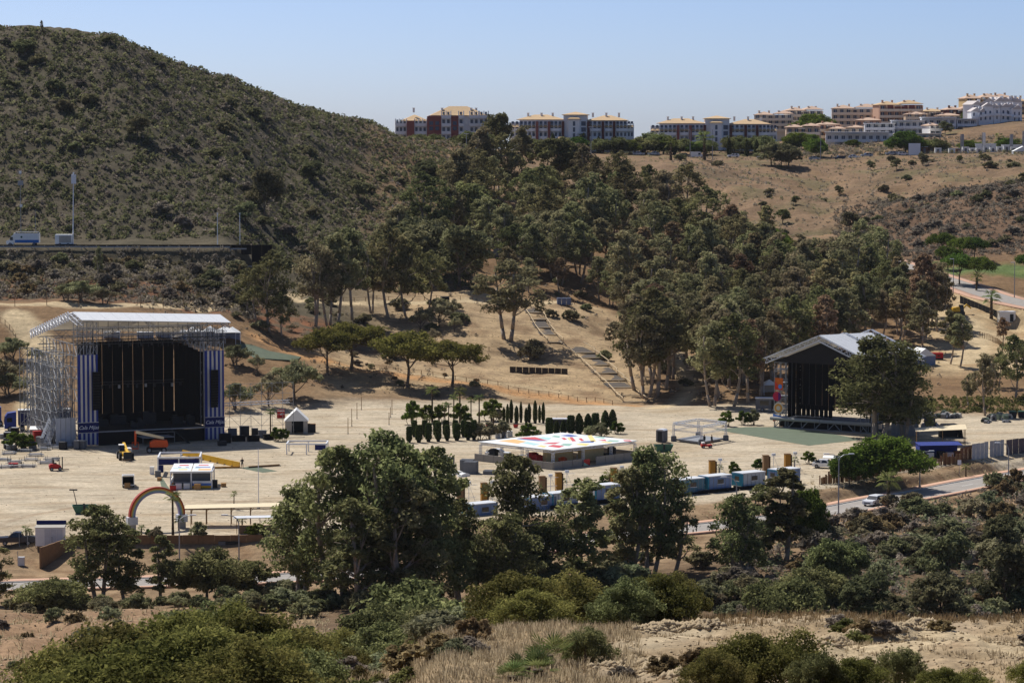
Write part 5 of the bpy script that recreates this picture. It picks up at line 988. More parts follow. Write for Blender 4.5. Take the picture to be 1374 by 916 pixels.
MB().box(3.5, 6.5, -.1, 0.02, .1, .5).build('counter_stripe', YELLOW, t); MB().box(3.5, 6.5, -.1, .02, .5, .9).build('counter_stripe', mat('counter_blue', (92, 130, 200), .6, .1, 2), t); MB().box(3.5, 6.5, -.1, .02, .9, 1.25).build('counter_stripe', WHITE, t)
for k, (m_, z0, z1) in enumerate(((OCHRE, .1, .5), (MATS['counter_blue'], .5, .9), (WHITE, .9, 1.2))): MB().box(-.12, 0, .3, 6.8, z0, z1).build('counter_stripe', m_, t)
MB().box(-.1, 0, .3, 6.8, 2.0, 2.55).build('fascia_board', MATS['print_blue'], t); MB().box(-.11, .01, 1, 3, 1.95, 2.5).build('fascia_board', SY, t)
MB().box(.3, 6.3, 2.0, 2.1, .1, 2.5).build('back_wall', GREYB, t); MB().box(.2, 6.4, .9, 1.5, .9, 1.0).build('shelf', STEEL, t)
for k in range(2): MB().box(.8 + k * 1.3, 1.8 + k * 1.3, -.7, -.2, .05, .95).build('fridge', WHITE, t)
box_thing('red_cooler', 'red cooler box at the corner of the printed stall', 'cooler', 232, 658, 1.0, .8, .8, RED, .1, 0, DARK); box_thing('cardboard_box', 'big cardboard box in front of the striped counter', 'box', 265, 657, 1.0, .9, .9, CARD)
box_thing('crate', 'brown crate standing right of the printed stall', 'crate', 300, 653, .8, .7, .6, CARD, .2); box_thing('dark_cabinet', 'dark cabinet against the right end of the printed stall', 'cabinet', 288, 654, .9, .7, 1.2, DARK); box_thing('white_fridge', 'small white fridge on the sand left of the navy stall', 'fridge', 204, 636, .7, .7, 1.2, WHITE)
box_thing('grey_crate', 'grey crate at the left corner of the navy stall', 'crate', 212, 640, .9, .7, 1.0, GREYB); box_thing('brown_crate', 'small brown crate below the navy stall corner', 'crate', 214, 645, .7, .7, .5, CARD)
A = hit(211, 640, 395); t = thing('navy_stall', 'white frame stall with navy side panels and no roof', 'stall', A + Vector((0, 1.2, 0)), R(4)); stall_frame(t, 0, 6.9, 0, 7.5, 3.0); MB().box(.1, 6.8, -.06, .06, 1.9, 2.9).build('navy_panel', NAVY, t); MB().box(.1, .9, -.05, .05, .6, 1.85).build('navy_panel', NAVY, t); MB().box(-.06, .06, .15, 7.3, 1.9, 2.9).build('white_panel', WHITE, t)
# stacked scaffold parts and pallets on the left sand
SCF = [(12, 610), (35, 606), (20, 622), (42, 618), (38, 627), (62, 622), (22, 628), (70, 618), (58, 604), (48, 612), (78, 602), (90, 600), (100, 598), (66, 600), (5, 618), (8, 628)]
for k, (px, py) in enumerate(SCF):
    rs = random.Random(k); t = thing('scaffold_stack', 'stack of loose steel scaffold tubes lying on the sand left of the main stage', 'scaffold', hit(px, py, 390), rs.uniform(-.3, .5), 'scaffold stacks on the sand')
    for q in range(7):
        y = rs.uniform(-.6, .6); z = .1 + .14 * (q % 4); MB().tube((-1.3 + rs.uniform(-.3, .3), y, z), (1.3 + rs.uniform(-.3, .3), y + rs.uniform(-.1, .1), z), .06).build('steel_tube', STEEL if q % 3 else ALU, t)
    for x in (-1, 1): MB().box(x - .05, x + .05, -.7, .7, 0, .08).tube((x, -.7, 0), (x, -.7, .9), .04).tube((x, .7, 0), (x, .7, .9), .04).build('rack_frame', DARK, t)
for k, (px, py, mt, sz) in enumerate(((18, 627, RED, .7), (108, 600, GREYB, 1.2), (86, 596, DARK, 1.4), (74, 594, GREYB, 1.3), (62, 593, DARK, 1.5), (50, 595, RED, 2.2), (95, 594, GREYB, 1.6))):
    box_thing('stage_case', ('red case on a flat trolley among the scaffold stacks', 'grey case at the foot of the left stage banner', 'black case behind the scaffold stacks', 'grey case between two black ones', 'black case beside the red generator', 'red generator box beside the green shrubs', 'tall grey case before the scaffold wing')[k], 'case', px, py, 1.5, 1.0, sz, mt, .1 * k)
rs = random.Random(77)
for k in range(24):
    px = rs.uniform(2, 112); py = rs.uniform(586, 604); mt = (DARK, GREYB, STEEL, DARK, WHITE, BLACK, GREYB)[k % 7]; h = rs.uniform(.6, 1.7)
    t = thing('equipment_case', 'equipment case in the crowded store left of the striped stage banner', 'case', hit(px, py, 395), rs.uniform(-.4, .4), 'equipment cases left of the stage'); w_ = rs.uniform(.8, 1.8)
    MB().cb((0, 0, .1), w_, 1.0, h).build('body', mt, t); MB().cb((0, 0, .1 + h), w_ * 1.02, 1.02, .08).build('lid', STEEL if k % 2 else DARK, t)
    for x in (-.4, .4): MB().cb((x * w_, 0, 0), .15, .8, .1).build('caster', RUBBER, t)
t = thing('red_tent', 'white and red striped awning shelter between scaffold and green shrubs', 'shelter', hit(52, 592, 395), R(8)); MB().slab((-1.6, -1, 2.3), (5.2, -1, 2.3), (5.2, 1.2, 2.7), (-1.6, 1.2, 2.7), .08).build('roof', WHITE, t); MB().box(-.2, 1.8, .9, 1.0, .2, 2.3).build('red_wall', RED, t); MB().box(2.0, 5, .9, 1.0, .2, 2.3).build('white_wall', DWHITE, t)
for x in (-1.4, 1.9, 5.0): MB().tube((x, -.9, 0), (x, -.9, 2.3), .06).build('post', RED, t)
# dark cases at right of the main stage
for k, (px, py, sx, sz, mt) in enumerate(((312, 587, 1.6, 1.6, GREYB), (328, 586, 1.8, 1.9, DARK), (342, 586, 1.2, 1.5, DARK), (352, 587, 1.5, 1.3, GREYB), (320, 592, 2.4, 1.0, BLACK), (340, 592, 2.2, 1.0, BLACK), (302, 594, 2.0, 1.6, BLACK), (360, 590, 1.8, 1.0, BLACK), (298, 598, 1.4, .8, DARK))):
    box_thing('flight_case', ('grey flight case with pale lid in the stage shade', 'large dark flight case in the stage shade', 'narrow dark flight case in the stage shade', 'grey low flight case in the stage shade', 'long black case before the large dark one', 'long black case before the narrow one', 'black case against the right banner foot', 'low black case beside the dark shrubs', 'small dark case at the stage shadow edge')[k], 'case', px, py, sx, 1.1, sz, mt, .05 * k)
# lorries left of the stage
def lorry(name, label, loc, rz, cabm, boxm, L):
    t = thing(name, label, 'lorry', loc, rz); MB().prism([(-1.1, .5), (-1.15, 1.6), (-.95, 2.9), (-.5, 3.5), (1.1, 3.7), (1.1, .5)], -1.22, 1.22, 'y').build('cab', cabm, t); MB().slab((-1.16, 1.05, 1.75), (-1.16, -1.05, 1.75), (-.99, -1.05, 2.75), (-.99, 1.05, 2.75), -.04).build('windscreen', GLASS, t)
    for s in (-1, 1): MB().box(-.7, .3, s * 1.225 - .015, s * 1.225 + .015, 1.8, 2.6).build('side_window', GLASS, t)
    MB().box(-1.2, -1.12, -1.1, 1.1, .45, 1.1).build('bumper', WHITE, t)
    if L: MB().box(1.5, 1.5 + L, -1.25, 1.25, 1.1, 3.9).build('trailer_box', boxm, t); MB().box(1.5, 1.5 + L, -1.27, 1.27, 3.92, 4.05).build('trailer_roof', DWHITE, t)
    for x in (-.1, 2.2, 1.5 + L - 2.5, 1.5 + L - 1.2) if L else (-.1, .9):
        for s in (-1, 1): wheel_part(t, (x, s * 1.1, .5), .5, .35)
    return t
lorry('lorry', 'blue lorry cab with long white roofed trailer beside the scaffold', hit(14, 578, 520), R(12), BLUE, NAVY, 10); lorry('lorry', 'blue lorry cab cut off behind the white roofed trailer', hit(-6, 571, 520), R(12), BLUE, NAVY, 0)
# portable toilet, skips, blocks
p = hit(888, 593, 395); t = thing('portable_toilet', 'grey portable toilet with pale roof beside the truss cube', 'toilet', p, R(-30)); MB().cb((0, 0, .1), 1.6, 1.6, 2.1).build('cabin_body', GREYB, t); MB().prism([(-.85, 2.2), (-.5, 2.45), (.5, 2.45), (.85, 2.2)], -.85, .85, 'y').build('roof', ALU, t); MB().box(-.45, .45, -.83, -.8, .2, 2.0).build('door', DARK, t)
def skip(px, py, label, rz, mt=GREENM, L=3.2):
    t = thing('skip', label, 'skip', hit(px, py, 385), rz, 'skips'); w = .9
    MB().add([(-L * .35, -w * .8, .1), (L * .35, -w * .8, .1), (L * .35, w * .8, .1), (-L * .35, w * .8, .1), (-L * .5, -w, 1.3), (L * .5, -w, 1.3), (L * .5, w, 1.3), (-L * .5, w, 1.3), (-L * .46, -w * .9, 1.3), (L * .46, -w * .9, 1.3), (L * .46, w * .9, 1.3), (-L * .46, w * .9, 1.3), (-L * .33, -w * .7, .4), (L * .33, -w * .7, .4), (L * .33, w * .7, .4), (-L * .33, w * .7, .4)],
             [(3, 2, 1, 0), (0, 1, 5, 4), (1, 2, 6, 5), (2, 3, 7, 6), (3, 0, 4, 7), (4, 5, 9, 8), (5, 6, 10, 9), (6, 7, 11, 10), (7, 4, 8, 11), (8, 9, 13, 12), (9, 10, 14, 13), (10, 11, 15, 14), (11, 8, 12, 15), (12, 13, 14, 15)]).build('tub', mt, t)
    MB().box(-L * .45, L * .45, -w * .85, w * .85, .8, 1.05).build('rubble', mat('rubble', (150, 130, 104), .95, .3, 3), t)
    for s in (-1, 1): MB().box(-.15, .15, s * w - .05, s * w + .05, .5, 1.4).build('lifting_lug', DARK, t)
    return t
skip(890, 606, 'green skip full of rubble before the truss cube', R(8), L=3.4); skip(113, 689, 'green skip behind the big dark eucalyptus crown', R(10), L=3.6)
p = hit(105, 686, 385); t = thing('lighting_tower', 'leaning dark mast with cross arm rising from the green skip', 'mast', p, 0); MB().tube((0, 0, 0), (-.7, 0, 3.2), .07).build('mast', DARK, t); MB().box(-1.3, -.1, -.1, .1, 3.15, 3.35).build('lamp_bar', DARK, t); MB().cb((0, 0, 0), .8, .8, .3).build('base', DARK, t)
for k, (px, py, sz, lb) in enumerate(((600, 631, 2.1, 'grey block stack standing apart from the leaning pair'), (627, 633, 2.1, 'grey block stack at the back of the leaning pair'), (632, 635, 2.0, 'grey leaning block stack before the other'), (658, 636, .6, 'low grey slab stack lying flat'))):
    p = hit(px, py, 395); t = thing('panel_stack', lb, 'panel stack', p, R(-12))
    for q in range(6): MB().box(-1.1, 1.1, -.9 + q * .3, -.64 + q * .3, 0, sz + .03 * (q % 3)).build('panel', GREYB, t)
for k, (px, py) in enumerate(((612, 636), (622, 639), (606, 640))):
    t = thing('sheet_bundle', 'white plastic bundle on the sand beside the grey block stacks', 'bundle', hit(px, py, 395), k * .7, 'white bundles'); rs = np.random.RandomState(k)
    for q in range(3): MB().prism([(-1 + q * .5, 0), (-.8 + q * .5, .4 + .1 * q), (-.3 + q * .5, .5), (.1 + q * .5, .3), (.3 + q * .5, 0)], -.5 + .1 * q, .5 + .12 * q, 'y').build('bundle_fold', WHITE, t)
# rainbow arch
pa = hit(178, 712, 385); pb_ = hit(243, 708, 385); d0 = (pa + pb_) / 2; t = thing('rainbow_arch', 'rainbow striped entrance arch on two white pillars', 'arch', (d0.x, d0.y, d0.z), math.atan2(pb_.y - pa.y, pb_.x - pa.x))
Rr = (pb_ - pa).length / 2 + .1; hp = 2.0
for k, (c_, m_) in enumerate(((0, mat('rainbow_red', (170, 62, 44), .6, .1, 1)), (1, mat('rainbow_orange', (214, 116, 50), .6, .1, 1)), (2, mat('rainbow_yellow', (216, 186, 92), .6, .1, 1)), (3, mat('rainbow_green', (150, 180, 150), .6, .1, 1)), (4, mat('rainbow_blue', (140, 160, 190), .6, .1, 1)), (5, mat('rainbow_violet', (156, 148, 178), .6, .1, 1)))):
    r1 = Rr + .45 - k * .15; r0 = r1 - .145; mb = MB(); n = 28
    for q in range(n):
        a0 = math.pi * q / n; a1 = math.pi * (q + 1) / n; poly = [(r0 * math.cos(a0), hp + r0 * math.sin(a0)), (r1 * math.cos(a0), hp + r1 * math.sin(a0)), (r1 * math.cos(a1), hp + r1 * math.sin(a1)), (r0 * math.cos(a1), hp + r0 * math.sin(a1))]
        mb.prism(poly[::-1], -.35, .35, 'y')
    mb.build('arch_band', m_, t)
for s in (-1, 1): MB().cb((s * Rr, 0, .9), 1.5, 1.1, 1.1).build('pillar_block', DWHITE, t); MB().cb((s * Rr, 0, 0), 1.0, .8, .9).build('pillar_foot', CONC, t)
# pergola
a = hit(262, 706, 385); t = thing('pergola', 'long flat beige canopy on timber posts behind the brown wall', 'pergola', a, R(4)); L = 12.5
MB().slab((-1.5, -1.0, 2.75), (L, -1.0, 2.95), (L, 2.8, 3.0), (-1.5, 2.8, 2.8), .1).build('canopy', BEIGE, t)
for x in (-.6, 1.6, 5.2, 8, L - .6):
    for y in (-.6, 2.4): MB().tube((x, y, 0), (x, y, 2.7), .08).tube((x, y, 2.1), (x + .5, y, 2.7), .05).build('post', WOOD, t)
MB().box(-1.5, L, -.68, -.55, 2.5, 2.64).box(-1.5, L, 2.35, 2.47, 2.52, 2.66).build('beam', WOOD, t)
a = hit(318, 715, 385); t = thing('planter_hut', 'small pale roofed counter among palms under the pergola end', 'counter', a, R(4)); MB().slab((-.5, -1, 2.3), (7, -1, 2.4), (7, 1, 2.45), (-.5, 1, 2.35), .08).build('canopy', DWHITE, t); MB().box(.2, 6, -.5, .5, 0, 1.1).build('counter_front', WOOD, t)
for x in (0, 3.3, 6.5): MB().tube((x, -.8, 0), (x, -.8, 2.3), .07).build('post', WOOD, t)
# brown board wall with panels
wl = thing('board_wall', 'long brown board retaining wall in front of the arch and pergola', 'wall', (0, 0, 0)); P0 = on(124, 400.2, 740); P1 = on(352, 400.2, 740); P2 = at(54, 762, dz(762, -3)); P3 = at(96, 735, 400.2)
def wall_run(A, B, n, z0, z1):
    dd = Vector((B.x - A.x, B.y - A.y, 0)); nn = Vector((-dd.y, dd.x, 0)).normalized() * .12
    for k in range(n):
        p = Vector((A.x, A.y, z0)) + dd * (k / n); q = Vector((A.x, A.y, z0)) + dd * ((k + .985) / n); h = Vector((0, 0, z1 - z0 + .04 * (k % 3)))
        MB().add([p - nn, q - nn, q + nn, p + nn] + [v_ + h for v_ in (p - nn, q - nn, q + nn, p + nn)], [(0, 3, 2, 1), (4, 5, 6, 7), (0, 1, 5, 4), (1, 2, 6, 5), (2, 3, 7, 6), (3, 0, 4, 7)]).build('wall_board', BROWNW, wl)
wall_run(P3, P1, 12, -3.4, .25); wall_run(Vector((P2.x, P2.y, 0)), P3, 4, -3.4, -.1)
for k in range(2): c_ = on(298 + k * 16, 400, 740); MB().box(c_.x - (.5 if k == 0 else 1.2), c_.x + (.5 if k == 0 else .9), 399.8, 399.95, -1.9, -.6).build('meter_cabinet', GREYB if k == 0 else DARK, wl)
# white shed, gates
p = hit(66, 731, 380); t = thing('white_shed', 'white corrugated shed with navy fascia beside the pickup', 'shed', p, R(3)); MB().box(-1.8, 2.2, -1.2, 1.2, 0, 2.6).build('wall', WHITE, t); MB().box(-1.9, 2.3, 1.3, 1.4, 2.4, 3.3).build('fascia', NAVY, t); MB().slab((-1.9, -1.3, 2.65), (2.3, -1.3, 2.65), (2.3, 1.25, 2.75), (-1.9, 1.25, 2.75), .06).build('roof', CONC, t)
for k in range(3): MB().box(-.5 + k * .85, .3 + k * .85, -1.26, -1.22, .1, 2.4).build('door_leaf', DWHITE, t)
p = hit(24, 759, 375); t = thing('utility_box', 'small white utility cabinet on a post by the ramp', 'cabinet', p, 0); MB().cb((.5, 0, 0), .9, .6, 1.2).build('cabinet_body', DWHITE, t); MB().tube((0, 0, 0), (0, 0, 2.0), .05).build('post', STEEL, t)
for k, px in enumerate((15, 26, 37, 48, 59, 70)):
    p = hit(px, 732 + k * 1.5, 380); t = thing('fence_post', 'thin steel fence post in the row before the pickup and shed', 'post', p, 0, 'steel fence posts'); MB().tube((0, 0, -.2), (0, 0, 1.9), .05).build('post_tube', STEEL, t); MB().cb((0, 0, 1.9), .12, .12, .05).build('post_cap', DARK, t)
# lamp posts
def lamp(px, pb, pt, label, arms=1, dmin=340, side=1, d=None):
    p = on(px, d, pb) if d else hit(px, pb, dmin); h = at(px, pt, p.y).z - p.z; t = thing('street_lamp', label, 'street lamp', p, 0, 'street lamps along the road')
    MB().tube((0, 0, -.2), (0, 0, h - 1.0), .12, .08, 8).build('pole', STEEL, t); MB().cyl((0, 0), .22, -.1, .5, 8).build('pole_base', STEEL, t)
    for s in ((-1, 1) if arms == 2 else (side,)):
        MB().path([(0, 0, h - 1.05), (s * .25, 0, h - .45), (s * .8, 0, h - .1), (s * 1.6, 0, h)], [.08, .07, .06, .05], 6).build('arm', STEEL, t); MB().prism([(s * 1.45, h - .05), (s * 1.5, h + .12), (s * 2.3, h + .12), (s * 2.4, h)], -.16, .16, 'y').build('lamp_head', ALU, t)
lamp(241, 766, 691, 'grey street lamp in front of the rainbow arch right pillar', 1, 370); lamp(321, 783, 691, 'curved street lamp in front of the pergola', 1, 350, -1); lamp(1125, 692, 609, 'double armed street lamp beside the white car', 2, 420); lamp(1234, 655, 605, 'street lamp in front of the blue yard canopy', 1, 440, 1); lamp(1353, 644, 594, 'curved street lamp before the corrugated fence', 1, 440, -1); lamp(988, 705, 640, 'curved street lamp rising between the cabins and roadside trees', 1, 400, -1)
p = hit(347, 682, 385); t = thing('flag_pole', 'tall thin white pole behind the pergola end', 'pole', p, 0); MB().tube((0, 0, 0), (0, 0, 9.2), .07, .05, 6).build('pole_tube', ALU, t); MB().cyl((0, 0), .25, 0, .15).build('pole_foot', STEEL, t)
p = hit(1287, 638, 440); t = thing('road_sign', 'white road sign on a pole by the bank', 'sign', p, R(20)); MB().tube((0, 0, 0), (0, 0, 2.6), .04).build('pole', STEEL, t); MB().box(-.35, .35, -.05, -.02, 1.8, 2.6).build('sign_plate', ALU, t)
# site cabins and their line
LA = at(628, 693, dz(693, 0)); LBv = at(1098, 646, dz(646, 0)); ld = (LBv - LA); LRZ = math.atan2(ld.y, ld.x)
def line_pt(px, off=0.0):
    a = (px - CX) / F; t_ = (a * LA.y - LA.x) / (ld.x - a * ld.y); p = LA + ld * t_; return Vector((p.x - math.sin(LRZ) * off, p.y + math.cos(LRZ) * off, Hs(p.x, p.y)))
CNAME = ('blue grey site cabin with pale roof left of the pointed eucalyptus', 'blue grey site cabin just behind the pointed eucalyptus', 'site cabin with ochre end panel and teal edge', 'raised white ended site cabin with teal corner frame', 'site cabin with teal edge behind the large ragged eucalyptus', 'teal ended site cabin beside the curved street lamp', 'long site cabin with pale roof and teal end', 'last site cabin of the row beside the reed fence')
for k, (px, z0) in enumerate(((632, -.4), (712, -.2), (742, .1), (800, .6), (915, .3), (952, .4), (998, .4), (1046, .4))):
    p = line_pt(px); t = thing('site_cabin', CNAME[k], 'cabin', (p.x, p.y, p.z), LRZ, 'site cabins')
    MB().box(0, 4.9, 0, 2.4, z0, z0 + 2.05).build('shell', (CABIN, CABIN, mat('pale_cabin_wall', (176, 182, 188), .6, .1, 1.5), CABIN, mat('dull_teal_wall', (84, 124, 140), .6, .1, 1.5), CABIN, MATS['pale_cabin_wall'] if 'pale_cabin_wall' in MATS else CABIN, CABIN)[k], t); MB().box(-.06, 4.96, -.06, 2.46, z0 + 2.05, z0 + 2.2).build('roof', DWHITE, t)
    for q in range(6): MB().box(.25 + q * .83, .3 + q * .83, -.04, -.005, z0 + .1, z0 + 2.0).build('wall_rib', STEEL, t)
    em = (TEAL, CABIN, OCHRE, WHITE, TEAL, TEAL, TEAL, CABIN)[k]
    MB().box(-.08, -.01, .15, 2.25, z0 + .12, z0 + 1.9).build('end_panel', em, t)
    for yy in (-.07, 2.3): MB().box(-.1, .15, yy, yy + .18, z0, z0 + 2.05).build('corner_post', TEAL, t)
    MB().box(-.12, .1, -.07, 2.48, z0 + 1.9, z0 + 2.04).build('end_beam', TEAL, t)
    w_ = MB().box(-.12, -.085, .7, 1.7, z0 + .9, z0 + 1.6).build('window', GLASS, t); MB().box(-.14, -.1, .6, 1.8, z0 + .8, z0 + .89).build('sill', ALU, w_)
    w_ = MB().box(2.0, 3.2, -.06, -.02, z0 + .9, z0 + 1.6).build('window', GLASS, t); MB().box(1.9, 3.3, -.08, -.02, z0 + .8, z0 + .88).build('sill', ALU, w_)
    if k in (4, 6): em
    MB().box(.1, 4.9, .1, 2.3, -1.6, z0 - .01).build('dark_base', BLACK, t)
    for q in range(3): MB().box(.3 + q * 1.8, .4 + q * 1.8, -.03, .07, -1.5, z0 - .02).build('support_leg', DARK, t)
bf = thing('black_screen_fence', 'black screen fence under the site cabins', 'fence', (0, 0, 0))
for k, px in enumerate(list(range(735, 905, 14)) + list(range(935, 1075, 14))):
    a = line_pt(px, -.7); b = line_pt(px + 13.6, -.7); MB().add([(a.x, a.y, a.z - .5), (b.x, b.y, b.z - .5), (b.x, b.y, b.z + .6), (a.x, a.y, a.z + .6), (a.x, a.y + .08, a.z - .5), (b.x, b.y + .08, b.z - .5), (b.x, b.y + .08, b.z + .6), (a.x, a.y + .08, a.z + .6)], [(0, 1, 2, 3), (7, 6, 5, 4), (3, 2, 6, 7), (0, 4, 5, 1), (0, 3, 7, 4), (1, 5, 6, 2)]).build('screen_panel', BLACK, bf)
# ochre gate pillars
for k, (px, pb, pt, dk) in enumerate(((618, 680, 649, 1), (650, 674, 648, 0), (728, 664, 639, 1), (750, 662, 634, 0), (824, 652, 628, 0), (861, 650, 626, 0), (956, 646, 618, 0), (1028, 637, 611, 1), (1057, 634, 609, 0))):
    p = hit(px, pb, 395); h = at(px, pt, p.y).z; t = thing('gate_pillar', 'ochre board gate pillar with lamps on top behind the site cabins', 'pillar', p, R(15), 'ochre gate pillars')
    MB().box(-.55, .35, -.4, .4, 0, h).build('pillar_board', OCHRE if not dk else BROWNW, t); MB().box(.36, .62, -.38, .38, 0, h - .1).build('pillar_side', mat('dark_brown_board', (84, 58, 36), .9, .2, 2), t)  # narrow dark brown board down the right side of each pillar
    MB().cb((-.1, 0, h), 1.0, .85, .12).build('cap', BROWNW, t); MB().box(1.0, 1.6, -.2, .2, h - .05, h + .35).build('floodlight', ALU, t)
    MB().tube((1.3, 0, 0), (1.3, 0, h), .05).tube((.6, 0, h - .2), (2.6, 0, h - .2), .04).tube((2.6, 0, 0), (1.3, 0, h), .03).tube((.5, 0, 1.3), (2.4, 0, 1.4), .04).build('scaffold_brace', ALU, t)
# tents on the slope behind the stage, white tent, banner
def tent(px, py, w, h, label, rz=0.0, walls=CONC, dmin=560, group=None):
    p = hit(px, py, dmin); t = thing('tent', label, 'tent', p, rz, group); e = h * .62; a = w / 2
    MB().add([(-a, -a, e), (a, -a, e), (a, a, e), (-a, a, e), (0, 0, h)], [(0, 1, 4), (1, 2, 4), (2, 3, 4), (3, 0, 4), (3, 2, 1, 0)]).build('canopy', WHITE, t)
    for x in (-a, a):
        for y in (-a, a): MB().tube((x * .97, y * .97, -.5), (x * .97, y * .97, e), .06).build('leg', ALU, t)
    MB().box(-a * .95, a * .95, a * .9, a * .93, 0, e * .98).build('back_wall', walls, t)
    return t
BLG = mat('blue_grey_tarp', (122, 134, 160), .8, .1, 2)
for k, px in enumerate((150, 195, 220, 240, 260, 282, 302)): tent(px, 458, 3.6 if k < 6 else 4.6, 3.4, 'white market tent in the row on the slope seen through the stage roof', R(8), BLG, 600, 'market tents behind the stage')
tent(312, 458, 3.5, 3.2, 'white market tent with open front standing clear of the stage roof', R(8), BLG, 600)
p = hit(398, 580, 500); t = thing('tent', 'white pitched marquee with grey walls on the sand', 'tent', p, R(4)); MB().prism([(-2.3, 2.4), (0, 4.6), (2.3, 2.4)], -2.5, 2.5, 'y').build('canopy', WHITE, t)
for x in (-2.15, 2.0): MB().box(x, x + .12, -2.4, 2.4, 0, 2.4).build('side_wall', CONC, t)
MB().box(-2.1, -.9, -2.45, -2.35, 0, 2.4).box(1.3, 2.0, -2.45, -2.35, 0, 2.4).build('front_wall', CONC, t); MB().box(-2.1, 2.1, .5, .6, 0, 2.3).build('inner_curtain', DARK, t)
p = hit(418, 580, 500); t = thing('dark_crate', 'dark brown open crate against the right side of the marquee', 'crate', p, R(4)); MB().cb((0, 0, 0), 1.6, 1.2, 1.7).build('body', BROWNW, t); MB().box(-.7, .7, -.63, -.605, .1, 1.6).build('front_panel', DARK, t)
p = hit(377, 562, 500); t = thing('red_banner', 'red upright banner with pale lettering left of the marquee', 'banner', p, R(6)); MB().box(-.75, .75, -.06, .06, .1, 1.9).build('panel', RED, t); MB().box(-.7, .7, -.08, -.065, 1.5, 1.75).build('pale_strip', DWHITE, t); MB().box(-.15, .25, -.08, -.065, .8, 1.1).build('pale_mark', DWHITE, t); MB().tube((-.8, 0, 0), (-.8, 0, 2.2), .05).tube((.8, 0, 0), (.8, 0, 2.2), .05).build('poles', DARK, t)
for k, (px, pb, pt) in enumerate(((467, 582, 560), (472, 572, 548), (479, 562, 540), (485, 550, 532), (522, 570, 553), (526, 556, 536), (524, 560, 546))):
    p = hit(px, pb, 500); h = at(px, pt, p.y).z - p.z; t = thing('wooden_pole', 'slim wooden pole planted in the sand behind the big clump', 'pole', p, 0, 'wooden poles in the sand'); MB().tube((0, 0, -.2), (0, 0, h), .07, .06, 6).build('pole_shaft', WOOD, t); MB().cyl((0, 0), .16, 0, .12, 8).build('collar', STEEL, t)
t_ = hit(415, 610, 395); t = thing('goal_frame', 'low white frame table half hidden behind the big clump', 'frame', t_, R(0)); stall_frame(t, -4, 3, 0, 5, 1.8); MB().box(1, 3, -.05, .05, .8, 1.75).build('navy_panel', NAVY, t)
# ------------------------------------------------------------------ plants on the field
def mk_palm(name, h, seed, lean=.0, nf=22, fl=1.5, big=1.0):
    rs = np.random.RandomState(seed); t = thing(name, 'palm', 'palm')
    pts_ = [(lean * k * k * .04 * h, 0, h * k / 5 - .2 * (k == 0)) for k in range(6)]
    MB().path(pts_, [.24 * big, .2 * big, .17 * big, .16 * big, .15 * big, .17 * big], 7).build('trunk', PALMB, t, True); tp = np.array(pts_[-1]); V = []; Tn = []
    for f in range(nf):
        a = f * 2.4; el = rs.uniform(-.6, 1.25); L = fl * rs.uniform(.8, 1.15); d = np.array([math.cos(a) * math.cos(el), math.sin(a) * math.cos(el), math.sin(el)]); s = np.array([-math.sin(a), math.cos(a), 0]); base = tp + d * L * .35
        for q in range(9):
            g = (q - 4) / 4 * 1.0; dd = d * math.cos(g) + s * math.sin(g); e = base + dd * L * .65 - np.array([0, 0, .18 * L]); n_ = np.cross(dd, s + .3 * d); n_ = n_ / (np.linalg.norm(n_) + 1e-6) * .03 + s * .05 * L * .5
            V += [base - n_ * .5, base + dd * L * .35 + n_, e, base + dd * L * .35 - n_]; Tn += [rs.uniform(.2, .9)] * 4
        V += [tp - s * .03, tp + s * .03, base + s * .03, base - s * .03]; Tn += [.3] * 4
    V = np.array(V); mesh_np('crown', V, np.arange(len(V)).reshape(-1, 4), PALMG, np.array(Tn), t); p = Proto(t); p.top = h + fl * .7; p.h = h; return p
PALMS = [mk_palm('fan_palm', 6.0, 1), mk_palm('fan_palm', 5.0, 2, .3), mk_palm('short_fan_palm', 2.4, 3, 0, 18, 1.3)]
for px, pb, pt, lb in ((232, 722, 655, 'fan palm before the right curve of the rainbow arch'), (314, 682, 656, 'fan palm standing behind the pergola roof'), (33, 578, 556, 'small palm beside the blue lorry'), (363, 585, 545, 'palm in the stage shade beside the dark shrubs'), (580, 566, 514, 'tall palm at the left of the nursery group'), (597, 569, 537, 'leaning palm with a shorter partner in the nursery'), (602, 570, 538, 'palm touching the leaning one in the nursery'), (609, 565, 526, 'palm with narrow crown in the nursery middle'), (617, 566, 516, 'tallest palm in the nursery middle'), (632, 565, 531, 'dark stemmed palm right of the tallest one'), (643, 568, 526, 'straight palm at the right of the nursery palms')):
    tree_px(PALMS[0] if pb - pt > 30 else PALMS[1], px, pb, pt, lb, 'palms', 1.0, 380)
